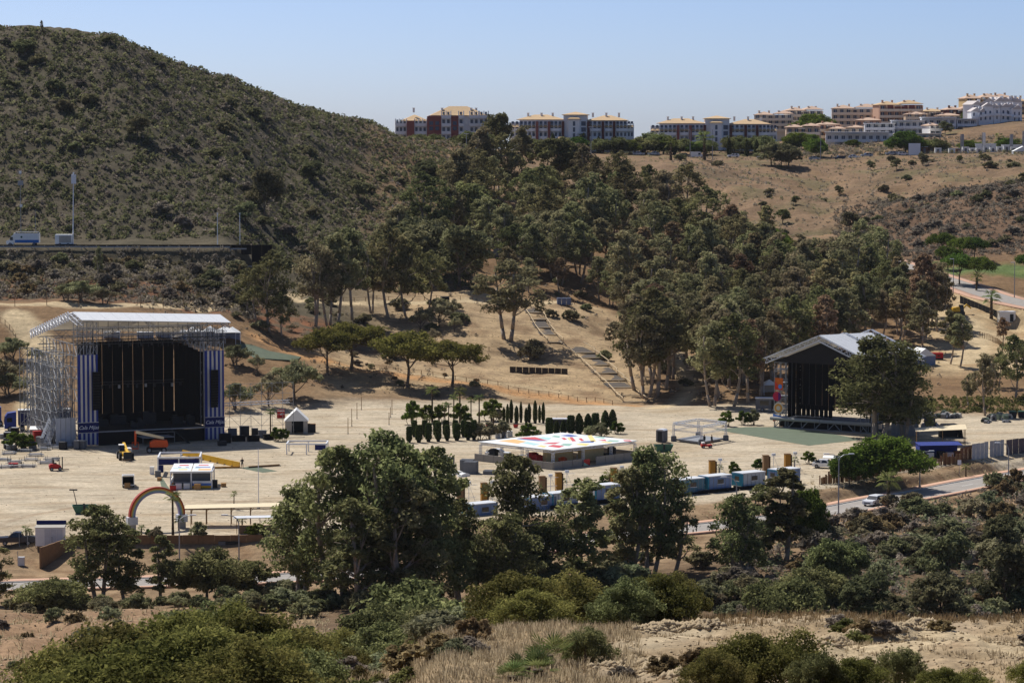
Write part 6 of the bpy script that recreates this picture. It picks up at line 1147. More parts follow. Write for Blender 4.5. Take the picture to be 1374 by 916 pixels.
for px, pb, pt, lb in ((190, 722, 702, 'short bushy palm beside the left arch pillar'), (35, 726, 703, 'small palm behind the dark pickup'), (40, 726, 708, 'second small palm behind the dark pickup'), (573, 572, 555, 'low palm at the foot of the tall nursery palm'), (662, 572, 550, 'low palm between nursery shrub and cypresses'), (240, 712, 690, 'low palm under the right arch pillar'), (325, 712, 690, 'low palm at the pergola end'), (1192, 680, 630, 'stout fan palm on the verge behind the white car'), (1296, 640, 620, 'small palm on the verge by the road sign'), (755, 660, 640, 'small palm beside an ochre gate pillar'), (655, 668, 648, 'slender palm beside the second gate pillar'), (965, 640, 621, 'slender palm beside the gate pillar past the truss cube'), (1066, 630, 611, 'slender palm beside the last gate pillar'), (818, 655, 627, 'slender palm beside the middle gate pillar'), (1130, 640, 615, 'palm at the end of the cabin row'), (1310, 390, 365, 'palm beside the upper road and lawn'), (1330, 428, 388, 'palm on the verge of the upper road'), (945, 215, 175, 'palm in front of the second twin wing block'), (900, 215, 183, 'dark palm left of the second twin wing block'), (780, 205, 178, 'palm by the rough slope of the first twin wing block'), (1090, 362, 325, 'leafy palm at the top edge of the grove'), (1340, 200, 178, 'palm behind the container yard')):
    tree_px(PALMS[2] if pb < 640 or pb > 700 else PALMS[2], px, pb, pt, lb, 'palms', 1.0, 380)
def lathe_plant(name, lm, prof, n, size, seed, label, cat, pot=None, pr=.35):
    rs = np.random.RandomState(seed); t = thing(name, label, cat); zs = np.array([p[0] for p in prof]); rr = np.array([p[1] for p in prof])
    z = rs.uniform(zs[0], zs[-1], n); a = rs.rand(n) * 6.283; r = np.interp(z, zs, rr) * (.82 + .2 * rs.rand(n)); C = np.stack([np.cos(a) * r, np.sin(a) * r, z], 1); ntop = n // 6
    k = rs.rand(ntop) ** .5; aa = rs.rand(ntop) * 6.283; C = np.concatenate([C, np.stack([np.cos(aa) * k * rr[-1], np.sin(aa) * k * rr[-1], np.full(ntop, zs[-1])], 1)])
    V, Fq = leaf_quads(C, size * (.6 + .8 * rs.rand(len(C))), rs, .6); mesh_np('foliage', V, Fq, lm, np.repeat(rs.rand(len(C)), 4), t)
    mb = MB(); m_ = [(z_, r_ * .82) for z_, r_ in prof]
    for i in range(len(m_) - 1): mb.tube((0, 0, m_[i][0]), (0, 0, m_[i + 1][0]), m_[i][1], m_[i + 1][1], 10)
    mb.build('inner_foliage', HEDGE, t)
    if pot: MB().cyl((0, 0), pr, 0, pot, 10, pr * 1.15).build('pot', POT, t)
    p = Proto(t); p.top = zs[-1]; return p
HC_ = lathe_plant('clipped_shrub', HEDGE, [(.35, .55), (.6, .95), (2.0, 1.0), (3.0, .92), (3.25, .7)], 900, .22, 1, 'shrub', 'shrub', .4, .5)
CYP_ = lathe_plant('cypress', CYPR, [(.4, .3), (.8, .48), (2.2, .5), (3.3, .36), (3.9, .08)], 700, .2, 2, 'cypress', 'cypress', .45, .32)
CN = lathe_plant('topiary_cone', HEDGE, [(.35, .7), (.8, 1.05), (1.8, .9), (2.6, .6), (3.0, .2)], 800, .22, 3, 'topiary', 'topiary', .4, .5)
for k, px in enumerate((549, 562, 575, 588, 600, 613, 628, 636)):
    HC_.place(hit(px, 594 - (k * .6), 400), k, (.58 + .05 * ((k * 3) % 4), .58 + .05 * ((k * 3) % 4), .9 + .07 * ((k * 5) % 4)), 'tall clipped dark hedge drum in the nursery row facing the sand', 'clipped hedge drums')
for k, px in enumerate((556, 570, 585, 598, 611, 622)): HC_.place(hit(px, 586, 400), k, (.6, .6, .95), 'clipped hedge drum in the second nursery row', 'clipped hedge drums, second row')
for k, px in enumerate((676, 681, 686, 693, 699, 706, 710, 718, 724, 729)): CYP_.place(hit(px, 567 + (k % 2), 400), k * 1.7, (.66 + .09 * ((k * 5) % 4), .66 + .09 * ((k * 5) % 4), .78 + .09 * ((k * 7) % 5)), 'slim potted cypress in the row behind the pavilion', 'potted cypresses')
for k, (px, pb, s_) in enumerate(((737, 585, 1.05), (747, 584, .9), (756, 583, .9), (766, 583, 1.1), (777, 583, 1.3), (789, 582, 1.25), (799, 580, 1.1), (812, 576, 1.2), (822, 576, 1.25))):
    (CN if k % 3 else HC_).place(hit(px, pb, 400), k, (s_ * .72, s_ * .72, s_), 'dark rounded topiary in the row between pavilion and track' if k % 3 else 'tall dark topiary drum in the row between pavilion and track', 'topiaries behind the pavilion')
PS = T['potted_shrub']
for px, pb, pt, k, w_, lb in ((708, 590, 567, 0, 1.3, 'round leafy bush left of the topiary row'), (722, 588, 575, 1, 1.2, 'low grey bush left of the topiary row'), (805, 586, 566, 1, 1.5, 'silvery round bush before the topiary row end'), (790, 586, 570, 1, 1.2, 'small silvery bush before the tall topiary'), (828, 582, 564, 0, 1.2, 'green bush ending the topiary row'), (553, 570, 537, 0, .8, 'standard tree in a pot at the left of the nursery'), (572, 568, 542, 0, 1.1, 'leafy shrub behind the tall nursery palm'), (590, 566, 542, 0, 1.0, 'leafy shrub between nursery palms'), (618, 570, 540, 0, 1.0, 'dark leafy shrub behind the tallest palm'), (660, 565, 535, 0, 1.2, 'rounded shrub tree left of the cypress row'), (668, 566, 548, 1, 1.0, 'reddish shrub left of the cypress row'), (645, 590, 566, 1, 1.1, 'loose grey green shrub in pot right of the drums'), (658, 590, 565, 1, 1.1, 'loose shrub beside pale boxes'), (674, 588, 562, 1, 1.0, 'loose shrub right of pale boxes'), (22, 604, 578, 0, 1.5, 'wide bright green shrub left of the stage scaffold'), (38, 604, 582, 0, 1.2, 'bright green shrub against the scaffold foot'), (372, 592, 572, 0, 1.1, 'dark shrub in the stage shade beside the palm'), (382, 592, 574, 0, 1.0, 'second dark shrub in the stage shade'), (268, 726, 698, 1, 1.1, 'scraggy small tree above the brown wall'), (210, 728, 705, 1, 1.2, 'grey shrub mass behind the round dark tree'), (200, 724, 708, 0, 1.0, 'dark shrub beside the arch left pillar'), (345, 724, 700, 0, 1.2, 'dark shrub at the pergola end wall'), (335, 720, 704, 0, 1.0, 'broad leaved shrub under the pergola end'), (985, 638, 618, 0, 1.0, 'small round tree behind the cabin roof'), (1017, 632, 614, 0, 1.1, 'small round tree between gate pillars'), (1085, 622, 604, 0, 1.2, 'round bush beside the last cabin'), (810, 652, 636, 0, 1.1, 'bright round bush behind the raised cabin'), (775, 655, 640, 0, 1.0, 'bright bush behind the narrow eucalyptus'), (975, 572, 550, 0, 1.0, 'round shrub at the back edge of the sand by the carpet'), (998, 570, 550, 0, 1.2, 'round green shrub beside the carpet corner'), (1012, 570, 548, 1, .9, 'thin shrub beside the carpet corner')):
    tree_px(PS[k], px, pb, pt, lb, 'garden shrubs', w_, 390, cat='shrub')
for px, py, lb in ((692, 574, 'red pot on the sand before the cypress row'), (655, 575, 'red pot left of the cypress row')): 
    t = thing('red_pot', lb, 'pot', hit(px, py, 400)); MB().cyl((0, 0), .35, 0, .7, 10, .55).build('pot_body', RED, t); MB().cyl((0, 0), .5, .7, .78, 10).build('soil', POT, t)
for k, (px, py, lb) in enumerate(((668, 588, 'pale box behind the pavilion corner'), (676, 587, 'second pale box behind the pavilion corner'), (684, 586, 'third pale box beside the loose shrub'))): box_thing('pale_box', lb, 'box', px, py, 1.0, .9, 1.0, DWHITE, .1)
p = hit(749, 574, 400); t = thing('black_cabin', 'low dark cabin with pale flat roof behind the topiary row', 'cabin', p, R(-2)); MB().box(-1.9, 1.9, -.8, .8, 0, 1.7).build('wall', DARK, t); MB().box(-2, 2, -.9, .9, 1.7, 1.85).build('roof', ALU, t); MB().box(-1.6, -.9, -.84, -.81, .1, 1.5).build('door', BLACK, t)
# dwarf fan palms on the spur
def dwarf(px, d, label, s_, seed):
    rs = np.random.RandomState(seed); t = thing('dwarf_fan_palm', label, 'palm', on(px, d, 880), 0, 'dwarf fan palms'); n = 9
    if not hasattr(dwarf, 'me'):
        V = [(0, 0, 0)]; Fs = []
        for q in range(n):
            g = (q - (n - 1) / 2) / ((n - 1) / 2) * 1.2; c = lambda r_, o: (math.sin(g + o) * r_, r_ * .0 + math.cos(g + o) * r_, .06 * r_ * (q % 2)); i = len(V); V += [c(.55, -.11), c(1.0, 0), c(.55, .11)]; Fs += [(0, i, i + 1, i + 2)]
        V += [(-.015, -.7, -.02), (.015, -.7, -.02), (.015, 0, 0), (-.015, 0, 0)]; i = len(V) - 4; Fs.append((i, i + 1, i + 2, i + 3))
        dwarf.me = mesh_np('leaf', np.array(V, float), np.array([list(f) for f in Fs]), PALMG, np.linspace(.2, .9, len(V)), t); o0 = dwarf.me
    for f in range(20):
        o = dwarf.me if (f == 0 and not hasattr(dwarf, 'done')) else link('leaf', dwarf.me.data, t)
        if f == 0: dwarf.done = 1
        a = f * 2.4; el = rs.uniform(.15, 1.2); L = s_ * rs.uniform(.8, 1.1); o.parent = t
        o.location = (math.cos(a) * math.cos(el) * L * .7, math.sin(a) * math.cos(el) * L * .7, .3 * s_ + math.sin(el) * L * .75); o.rotation_euler = (el, 0, a - math.pi / 2); o.scale = (L * .62,) * 3
    rs2 = MB().cyl((0, 0), .16, -.3, .55 * s_, 7, .22).build('stem', PALMB, t)
dwarf(735, 114, 'dwarf fan palm with spread leaves beside the solitary dark bush', 1.05, 1); dwarf(705, 110, 'lower dwarf fan palm left of the spread one', .85, 2); dwarf(688, 106, 'small dwarf fan palm at the bottom of the straw slope', .7, 3); dwarf(722, 108, 'dry dwarf fan palm tucked between the others', .8, 4)
# ------------------------------------------------------------------ people
def person(px, py, label, rz, shirt, legs, pose='stand', skinm=None):
    p = hit(px, py, 395); t = thing('person', label, 'person', p, rz); sk = skinm or mat('skin', (186, 132, 100), .6, .08, 4)
    J = {'pel': (0, 0, .93, .15), 'wai': (0, 0, 1.08, .135), 'che': (0, .0, 1.32, .165), 'nek': (0, 0, 1.5, .06), 'hd0': (0, -.01, 1.6, .085), 'hd1': (0, -.01, 1.7, .095), 'hd2': (0, 0, 1.76, .06)}
    E = [('pel', 'wai'), ('wai', 'che'), ('che', 'nek'), ('nek', 'hd0'), ('hd0', 'hd1'), ('hd1', 'hd2')]
    for s, n in ((-1, 'l'), (1, 'r')):
        J['sh' + n] = (s * .19, 0, 1.42, .065); bend = pose == 'arms'
        J['el' + n] = (s * (.36 if bend else .24), .05, 1.18, .05); J['wr' + n] = (s * (.18 if bend else .26), -.12 if bend else -.03, 1.2 if bend else .93, .038); J['ha' + n] = (s * (.1 if bend else .26), -.2 if bend else -.06, 1.22 if bend else .82, .03)
        st_ = .08 if pose == 'walk' else 0
        J['hi' + n] = (s * .1, 0, .88, .1); J['kn' + n] = (s * .13, -.03 - s * st_, .5, .075); J['an' + n] = (s * .15, .02 - s * st_ * 2, .1, .05); J['to' + n] = (s * .17, -.15 - s * st_ * 2, .04, .042)
        E += [('che', 'sh' + n), ('sh' + n, 'el' + n), ('el' + n, 'wr' + n), ('wr' + n, 'ha' + n), ('pel', 'hi' + n), ('hi' + n, 'kn' + n), ('kn' + n, 'an' + n), ('an' + n, 'to' + n)]
        for f in range(4): J['f%d' % f + n] = (J['ha' + n][0] + (f - 1.5) * .018, J['ha' + n][1] - .02, J['ha' + n][2] - .08, .009); E.append(('ha' + n, 'f%d' % f + n))
        J['th' + n] = (J['wr' + n][0] - s * .04, J['wr' + n][1] - .05, J['wr' + n][2] - .06, .01); E.append(('wr' + n, 'th' + n))
    K = list(J); me = bpy.data.meshes.new('body'); me.from_pydata([J[k][:3] for k in K], [(K.index(a), K.index(b)) for a, b in E], []); o = link('body', me, t)
    o.modifiers.new('skin', 'SKIN'); o.modifiers.new('sub', 'SUBSURF').levels = 1; o.modifiers['sub'].render_levels = 1
    for i, k in enumerate(K): me.skin_vertices[0].data[i].radius = (J[k][3],) * 2
    me.skin_vertices[0].data[0].use_root = True
    # clothing shown by height: trousers, shirt, skin
    m_ = bpy.data.materials.new('clothed_figure'); m_.use_nodes = True; nt = m_.node_tree; b_ = nt.nodes['Principled BSDF']; tc = nt.nodes.new('ShaderNodeTexCoord'); sx = nt.nodes.new('ShaderNodeSeparateXYZ'); cr = nt.nodes.new('ShaderNodeValToRGB'); mr = nt.nodes.new('ShaderNodeMath'); mr.operation = 'DIVIDE'; mr.inputs[1].default_value = 1.8
    nt.links.new(tc.outputs['Object'], sx.inputs[0]); nt.links.new(sx.outputs['Z'], mr.inputs[0]); nt.links.new(mr.outputs[0], cr.inputs[0]); nt.links.new(cr.outputs[0], b_.inputs['Base Color']); b_.inputs['Roughness'].default_value = .85
    cr.color_ramp.interpolation = 'CONSTANT'; els = cr.color_ramp.elements; els[0].position = 0; els[0].color = lin(30, 28, 28); els[1].position = .05; els[1].color = lin(*(sk_c if False else (170, 120, 92)))
    e = els.new(.30); e.color = lin(*legs); e = els.new(.53); e.color = lin(*shirt); e = els.new(.83); e.color = lin(184, 130, 98)
    me.materials.append(m_)
    mb = MB(); mb.add([(.1 * math.cos(a) * c, .1 * math.sin(a) * c + .015, 1.67 + .13 * s_) for c, s_ in ((1, 0), (.85, .5), (.3, .95)) for a in [k * math.pi / 4 for k in range(8)]], [(i + 8 * r_, (i + 1) % 8 + 8 * r_, (i + 1) % 8 + 8 * r_ + 8, i + 8 * r_ + 8) for r_ in range(2) for i in range(8)] + [tuple(range(16, 24))]).build('hair', mat('dark_hair', (36, 28, 24), .7, .1, 4), t)
person(325, 628, 'person in dark clothes and shorts standing on the sand beside the yellow barrier', R(15), (26, 28, 34), (24, 26, 34), 'arms')
person(945, 596, 'person in dark shirt beside the red cart at the truss cube', R(-40), (30, 32, 40), (40, 46, 66)); person(955, 596, 'person bending over the red cart at the truss cube', R(50), (34, 34, 38), (36, 36, 44), 'walk')
p = hit(948, 601, 395); t = thing('red_cart', 'small red cart parked at the corner of the truss cube', 'cart', p, R(10)); MB().prism([(-1.0, .3), (-1.0, .75), (-.4, .8), (.1, .6), (.9, .65), (1.0, .3)], -.5, .5, 'y').build('body', RED, t); MB().box(-.9, -.4, -.4, .4, .8, 1.1).build('seat', WHITE, t)
for x in (-.65, .65):
    for s in (-1, 1): wheel_part(t, (x, s * .45, .25), .25, .18)
# ------------------------------------------------------------------ hillside stairs with timber rails
def stairs(pts_, wpx, label):
    A = [hit(a, b, 590) for a, b in pts_]; t = thing('hillside_stairs', label, 'stairs', A[0]); o = A[0]
    n = len(A); gx = Vector((1, .12, 0)).normalized()
    for k in range(n - 1):
        p, q = A[k] - o, A[k + 1] - o; w_ = wpx / (F / A[k].y)
        MB().add([p, p + gx * w_, q + gx * w_ * .93 + Vector((0, 0, -.25)), q + Vector((0, 0, -.25))] + [v_ + Vector((0, 0, -.9)) for v_ in (p, p + gx * w_, q + gx * w_, q)], [(0, 1, 2, 3), (0, 4, 5, 1), (1, 5, 6, 2), (2, 6, 7, 3), (3, 7, 4, 0)]).build('landing', mat('dark_gravel', (92, 84, 76), .95, .25, 4), t)
        MB().tube(p + Vector((-.2, -.15, .06)), p + gx * (w_ + .2) + Vector((0, -.15, .06)), .14, None, 6).build('step_riser', PALEW, t)
        for s_ in (0, 1):
            a, b = p + gx * w_ * s_, q + gx * w_ * .95 * s_; MB().tube(a + Vector((0, 0, -.3)), a + Vector((0, 0, 1.0)), .08).build('rail_post', WOOD, t); MB().tube(a + Vector((0, 0, 1.0)), b + Vector((0, 0, .9)), .1, None, 6).build('handrail', PALEW, t)
stairs([(836, 540), (826, 531), (817, 521), (806, 511), (796, 501), (785, 491), (775, 481), (766, 474), (752, 465)], 33, 'wide lower flight of earth stairs with pale timber handrails')
stairs([(735, 460), (725, 450), (718, 440), (712, 430), (706, 420), (702, 412)], 21, 'upper flight of earth stairs with pale timber handrails')
def rail_fence(name, label, pix, dmin, hgt=1.1, mt=WOOD, gap=2.6, rails=1, group=None):
    L = lerp_pts([tuple(hit(a, b, dmin)) for a, b in pix], 6); t = thing(name, label, 'fence', Vector(L[0]), 0, group); o = Vector(L[0]); acc = 0; last = None
    pts2 = [Vector(v_) for v_ in L]; D = [0.0]
    for i in range(1, len(pts2)): D.append(D[-1] + (pts2[i] - pts2[i - 1]).length)
    for s_ in np.arange(0, D[-1], gap):
        i = int(np.searchsorted(D, s_, side='right')) - 1; i = min(i, len(pts2) - 2); f = (s_ - D[i]) / max(1e-6, D[i + 1] - D[i]); p = pts2[i].lerp(pts2[i + 1], f); p.z = Hs(p.x, p.y); p -= o
        MB().tube(p + Vector((0, 0, -.3)), p + Vector((0, 0, hgt)), .075, None, 5).build('post', mt, t)
        if last is not None:
            for r_ in range(rails): MB().tube(last + Vector((0, 0, hgt * (.92 - .4 * r_))), p + Vector((0, 0, hgt * (.92 - .4 * r_))), .035, None, 4).build('rail', mt, t)
        last = p
rail_fence('post_fence', 'low timber post fence along the orange track under the straw slope', [(440, 488), (520, 497), (600, 508), (680, 522), (760, 536), (825, 545)], 598, 1.0); rail_fence('post_fence', 'low timber post fence along the upper edge of the straw slope', [(612, 470), (690, 472), (760, 470)], 610, .9)
rail_fence('post_fence', 'timber fence following the dirt track left of the stage', [(0, 432), (14, 444), (24, 462), (28, 485), (22, 505)], 580, 1.2, WOOD, 2.4); rail_fence('post_fence', 'tall poles with wire along the track above the stage roof', [(20, 412), (115, 413), (158, 413), (200, 414), (236, 413), (278, 410), (320, 408)], 610, 3.2, WOOD, 7.0)
rail_fence('post_fence', 'timber fence beside the upper dirt track', [(405, 402), (480, 404), (560, 404), (640, 404), (780, 410)], 660, 1.0, WOOD, 3.0); rail_fence('post_fence', 'close timber paling along the pale track above the yard', [(1315, 452), (1335, 460), (1352, 470)], 630, 1.3, WOOD, .8)
a = hit(684, 500, 600); b = hit(762, 503, 600); t = thing('letter_hedge', 'low dark board with dead leaves lying on the straw slope', 'board', a); d = b - a
for k in range(9): p = d * (k / 9); q = d * ((k + .95) / 9); MB().add([p, q, q + Vector((0, .5, 1.3)), p + Vector((0, .5, 1.3)), p + Vector((0, .9, 0)), q + Vector((0, .9, 0))], [(0, 1, 2, 3), (3, 2, 5, 4), (0, 3, 4), (1, 5, 2), (0, 4, 5, 1)]).build('board_section', mat('dead_leaf_board', (82, 70, 56), .95, .35, 3), t)
p = hit(757, 410, 660); t = thing('water_tanks', 'pallet of blue grey water tanks beside the upper track', 'tank', p, R(5))
for k in range(3): MB().box(-1.8 + k * 1.2, -.75 + k * 1.2, -.5, .5, .15, 1.9).build('tank', BLG, t); MB().box(-1.8 + k * 1.2, -.75 + k * 1.2, -.55, .55, 0, .13).build('pallet', WOOD, t)
p = hit(597, 407, 660); t = thing('dark_container', 'small dark container beside the upper track', 'container', p, 0); MB().cb((0, 0, 0), 2.2, 1.6, 1.6).build('body', DARK, t); MB().box(-.9, .9, -.84, -.81, .1, 1.5).build('door', BLACK, t)
a = at(682, 345, 768); t = thing('white_wall', 'low pale wall on the slope above the upper track', 'wall', on(682, 768, 340), 0)
for k in range(5): MB().box(-4 + k * 1.7, -2.33 + k * 1.7, -.15, .15, -.5, 2.4 + .08 * (k % 2)).build('wall_block', CONC, t)
# ------------------------------------------------------------------ hill road: screen fence, van, masts, poles
hf = thing('hill_screen_fence', 'long black screen fence along the road across the hill', 'fence', (0, 0, 0)); HL = HROAD[(CX + F * HROAD[:, 0] / HROAD[:, 1] > -60)]
P = np.array(HL); seg = []
xs = np.arange(-128, -60, 2.5)
for x in xs:
    y = float(np.interp(x, P[:, 0], P[:, 1])) - 3.6; y2 = float(np.interp(x + 2.45, P[:, 0], P[:, 1])) - 3.6; z = Hs(x, y) - .3
    MB().add([(x, y, z), (x + 2.45, y2, z), (x + 2.45, y2, 29.55), (x, y, 29.55), (x, y + .08, z), (x + 2.45, y2 + .08, z), (x + 2.45, y2 + .08, 29.55), (x, y + .08, 29.55)], [(0, 1, 2, 3), (7, 6, 5, 4), (3, 2, 6, 7), (0, 4, 5, 1), (0, 3, 7, 4), (1, 5, 6, 2)]).build('screen_panel', BLACK, hf)
gr = thing('guard_rail', 'pale metal guard rail below the black screen fence', 'guard rail', (0, 0, 0))
for x in np.arange(-128, -60, 4.0):
    y = float(np.interp(x, P[:, 0], P[:, 1])) - 5.2; z = Hs(x, y); MB().box(x, x + 3.95, y - .05, y + .05, z + .45, z + .75).build('rail', STEEL, gr); MB().box(x, x + .12, y + .05, y + .15, z - .2, z + .6).build('post', STEEL, gr)
yr = lambda px: on(px, float(np.interp((px - CX) / F * 702, P[:, 0], P[:, 1])), 330)
p = yr(30); p.z = 29.0; t = thing('box_truck', 'white box truck with blue stripe parked behind the black fence', 'truck', p, 0)
MB().box(-1.9, 4.2, -1.1, 1.1, .9, 3.2).build('cargo_box', WHITE, t); MB().box(-1.6, 4.21, -1.13, -1.105, .9, 1.6).build('blue_stripe', mat('stripe_blue', (40, 110, 180), .5, .1, 1), t); MB().prism([(-3.7, .5), (-3.8, 1.3), (-3.0, 1.6), (-2.4, 2.6), (-1.95, 2.9), (-1.95, .5)], -1.0, 1.0, 'y').build('cab', WHITE, t); MB().slab((-3.0, .9, 1.65), (-3.0, -.9, 1.65), (-2.45, -.9, 2.5), (-2.45, .9, 2.5), -.04).build('windscreen', GLASS, t); MB().box(-2.8, -2.1, -1.02, -1.0, 1.5, 2.3).build('side_window', GLASS, t); disc((0, -1.11, 2.3), .25, .02, GREENM, 'green_mark', t, 10)
MB().box(-1.5, 4.0, -1, 1, 3.5, 3.55).box(-1.5, -1.4, -1, 1, 3.2, 3.5).box(3.9, 4.0, -1, 1, 3.2, 3.5).build('roof_rack', STEEL, t)
for x in (-2.8, 3.0):
    for s in (-1, 1): wheel_part(t, (x, s * .9, .45), .45, .3)
MB().tube((-.3, 0, 3.2), (-.3, 0, 18), .09, .05, 6).build('mast', STEEL, t); MB().box(-.9, .4, -.15, .15, 14.8, 15.9).build('antenna', STEEL, t); MB().box(-.6, 0, -.15, .15, 17.6, 18.3).build('antenna', WHITE, t); MB().box(-.5, .1, -.15, .15, 9.5, 10.2).build('antenna', WHITE, t)
p = yr(48); p.z = 29; t = thing('thin_mast', 'thin grey pole behind the white box truck', 'pole', p, 0); MB().tube((0, 0, 0), (0, 0, 9), .07, .04, 5).build('pole_tube', STEEL, t); MB().cyl((0, 0), .2, 0, .3).build('pole_foot', STEEL, t)
p = yr(88); p.z = 29.0; t = thing('mast_trailer', 'white equipment cabin with tall aerial mast behind the black fence', 'trailer', p, 0); MB().box(-2.4, 1.6, -1.1, 1.1, .6, 2.9).build('cabin_body', WHITE, t); MB().box(-1.4, 1.5, -1.13, -1.1, .9, 2.6).build('side_panel', CONC, t); MB().box(-2.4, 2.6, -1.2, 1.2, .3, .55).build('chassis', DARK, t); MB().tube((1.8, 0, .5), (2.1, 0, 17), .16, .1, 6).build('mast', ALU, t); MB().box(1.6, 2.7, -.4, .4, 15.2, 17.4).build('antenna_head', ALU, t); MB().cyl((2.1, 0), .2, 17.4, 18, 8).build('beacon', WHITE, t)
for x in (-1.2, .8): wheel_part(t, (x, -1.1, .4), .4, .25)
for k, px in enumerate((292, 322)): p = yr(px); p.z = Hs(p.x, p.y); t = thing('lamp_pole', ('pale pole standing in the scrub above the black fence end', 'pale pole among trees past the black fence end')[k], 'pole', p, 0); MB().tube((0, 0, -.3), (0, 0, 8), .11, .08, 6).build('pole_tube', ALU, t); MB().box(-.2, .2, -.1, .1, 8, 8.2).build('lamp_head', ALU, t)
p = hit(527, 305, 700); t = thing('lamp_pole', 'pale pole rising out of the dark trees on the slope', 'pole', p, 0); MB().tube((0, 0, -.3), (0, 0, 6), .11, .08, 6).build('pole_tube', ALU, t); MB().box(-.2, .2, -.1, .1, 6, 6.2).build('lamp_head', ALU, t)
# ------------------------------------------------------------------ the yard on the right
CORR = mat('corrugated_sheet', (166, 170, 174), .6, .2, 2, .2); RUSTM = mat('rusty_board', (122, 84, 58), .9, .25, 3)
cf = thing('corrugated_fence', 'grey corrugated sheet fence above the road bank', 'fence', (0, 0, 0))
def sheet_run(par, p, q, h, n, m, wave=.08):
    p = Vector(p); q = Vector(q); d = q - p; nn = Vector((-d.y, d.x, 0)).normalized()
    for k in range(n):
        a = p + d * (k / n); b = p + d * ((k + .98) / n); mb = MB(); V = []; s_ = 8
        for i in range(s_ + 1): c = a + (b - a) * (i / s_) + nn * (wave * (i % 2)); V += [c + Vector((0, 0, -.5)), c + Vector((0, 0, h * (1 + .05 * math.sin(k * 3)) + .0))]
        mb.add(V, [(2 * i, 2 * i + 2, 2 * i + 3, 2 * i + 1) for i in range(s_)]).build('corrugated_panel', m, par)
g_ = lambda px, pb: hit(px, pb, 470)
sheet_run(cf, g_(1288, 621), g_(1304, 616), 2.5, 3, RUSTM); sheet_run(cf, g_(1304, 617), g_(1326, 614), 2.8, 4, CORR); sheet_run(cf, g_(1328, 613), g_(1347, 611), 2.8, 4, CORR); sheet_run(cf, g_(1350, 611), g_(1400, 604), 2.7, 6, mat('dark_corrugated', (96, 88, 92), .8, .2, 2))
rf_ = thing('reed_fence', 'uneven brown reed and pallet fence along the top of the bank', 'fence', (0, 0, 0)); rs = random.Random(9)
for k in range(95):
    px = 1100 + k * 2.0 + rs.uniform(-.6, .6); p = hit(px, float(np.interp(px, [1100, 1150, 1240, 1290], [650, 645, 626, 622])), 440); h = rs.uniform(1.1, 2.1); w_ = rs.uniform(.08, .18); MB().box(p.x - w_, p.x + w_, p.y - .06, p.y + .06, p.z - .4, p.z + h).build('reed_board', (RUSTM, WOOD, BROWNW)[k % 3], rf_)
a = hit(1236, 600, 470); t = thing('shade_canopy', 'stretched beige shade cloth over the yard', 'canopy', a, R(6)); MB().slab((-1, 0, 2.9), (8.5, 0, 3.2), (9.5, 5, 3.6), (0, 5, 3.0), .06).build('cloth', BEIGE, t)
for x, y in ((-.8, .2), (8.2, .2), (9.2, 4.7), (.2, 4.7), (4, .2)): MB().tube((x, y, 0), (x, y, 3.1), .07).build('pole', WOOD, t)
a = hit(1245, 616, 470); t = thing('blue_shelter', 'bright blue tarpaulin shelter under the shade cloth', 'shelter', a, R(8)); MB().box(-1.5, 6, 2.2, 2.3, 0, 2.7).build('back_sheet', BLUE, t); MB().box(-1.6, -1.5, -.3, 2.2, 0, 2.6).build('side_sheet', BLUE, t); MB().slab((-1.7, -.6, 2.5), (6.1, -.6, 2.5), (6.1, 2.4, 2.8), (-1.7, 2.4, 2.8), .05).build('roof_sheet', BLUE, t)
for k, (x, m_) in enumerate(((0, WHITE), (2, DARK), (3.6, DWHITE), (5, RUSTM))): MB().box(x, x + 1.2, .3, 1.4, 0, 1.1 + .2 * (k % 2)).build('stored_item', m_, t)
p = on(1275, 530); t = thing('dark_shelter', 'black domed shelter with open front in the yard', 'shelter', p, R(5)); MB().prism([(-1.9, 0), (-1.9, 1.9), (-1.4, 2.5), (1.2, 2.5), (1.9, 1.8), (2.2, 0), (1.8, 0), (1.6, 1.6), (1.0, 2.2), (-1.3, 2.2), (-1.6, 1.7), (-1.6, 0)], -1.2, 1.8, 'y').build('cover', BLACK, t); MB().box(-1.6, 1.7, 1.5, 1.6, 0, 2.1).build('back_sheet', DARK, t)
p = on(1247, 545); t = thing('blue_tank', 'dark blue tank block behind the wrecked car', 'tank', p, R(5)); MB().cb((0, 0, 0), 1.9, 1.4, 2.1).build('tank_body', NAVY, t); MB().cb((0, 0, 2.1), 1.4, 1.0, .15).build('tank_lid', NAVY, t)
p = on(1212, 534); t = thing('corrugated_shed', 'grey corrugated shed behind the forked eucalyptus', 'shed', p, R(3)); sheet_run(t, (-2.6, -1.5, .5), (2.6, -1.5, .5), 4.2, 5, CORR); sheet_run(t, (2.6, -1.5, .5), (2.6, 2.5, .5), 4.0, 3, CORR); MB().slab((-2.7, -1.7, 4.8), (2.8, -1.7, 4.8), (2.8, 2.7, 5.1), (-2.7, 2.7, 5.1), .08).build('roof', NAVY, t)
rs = random.Random(4)
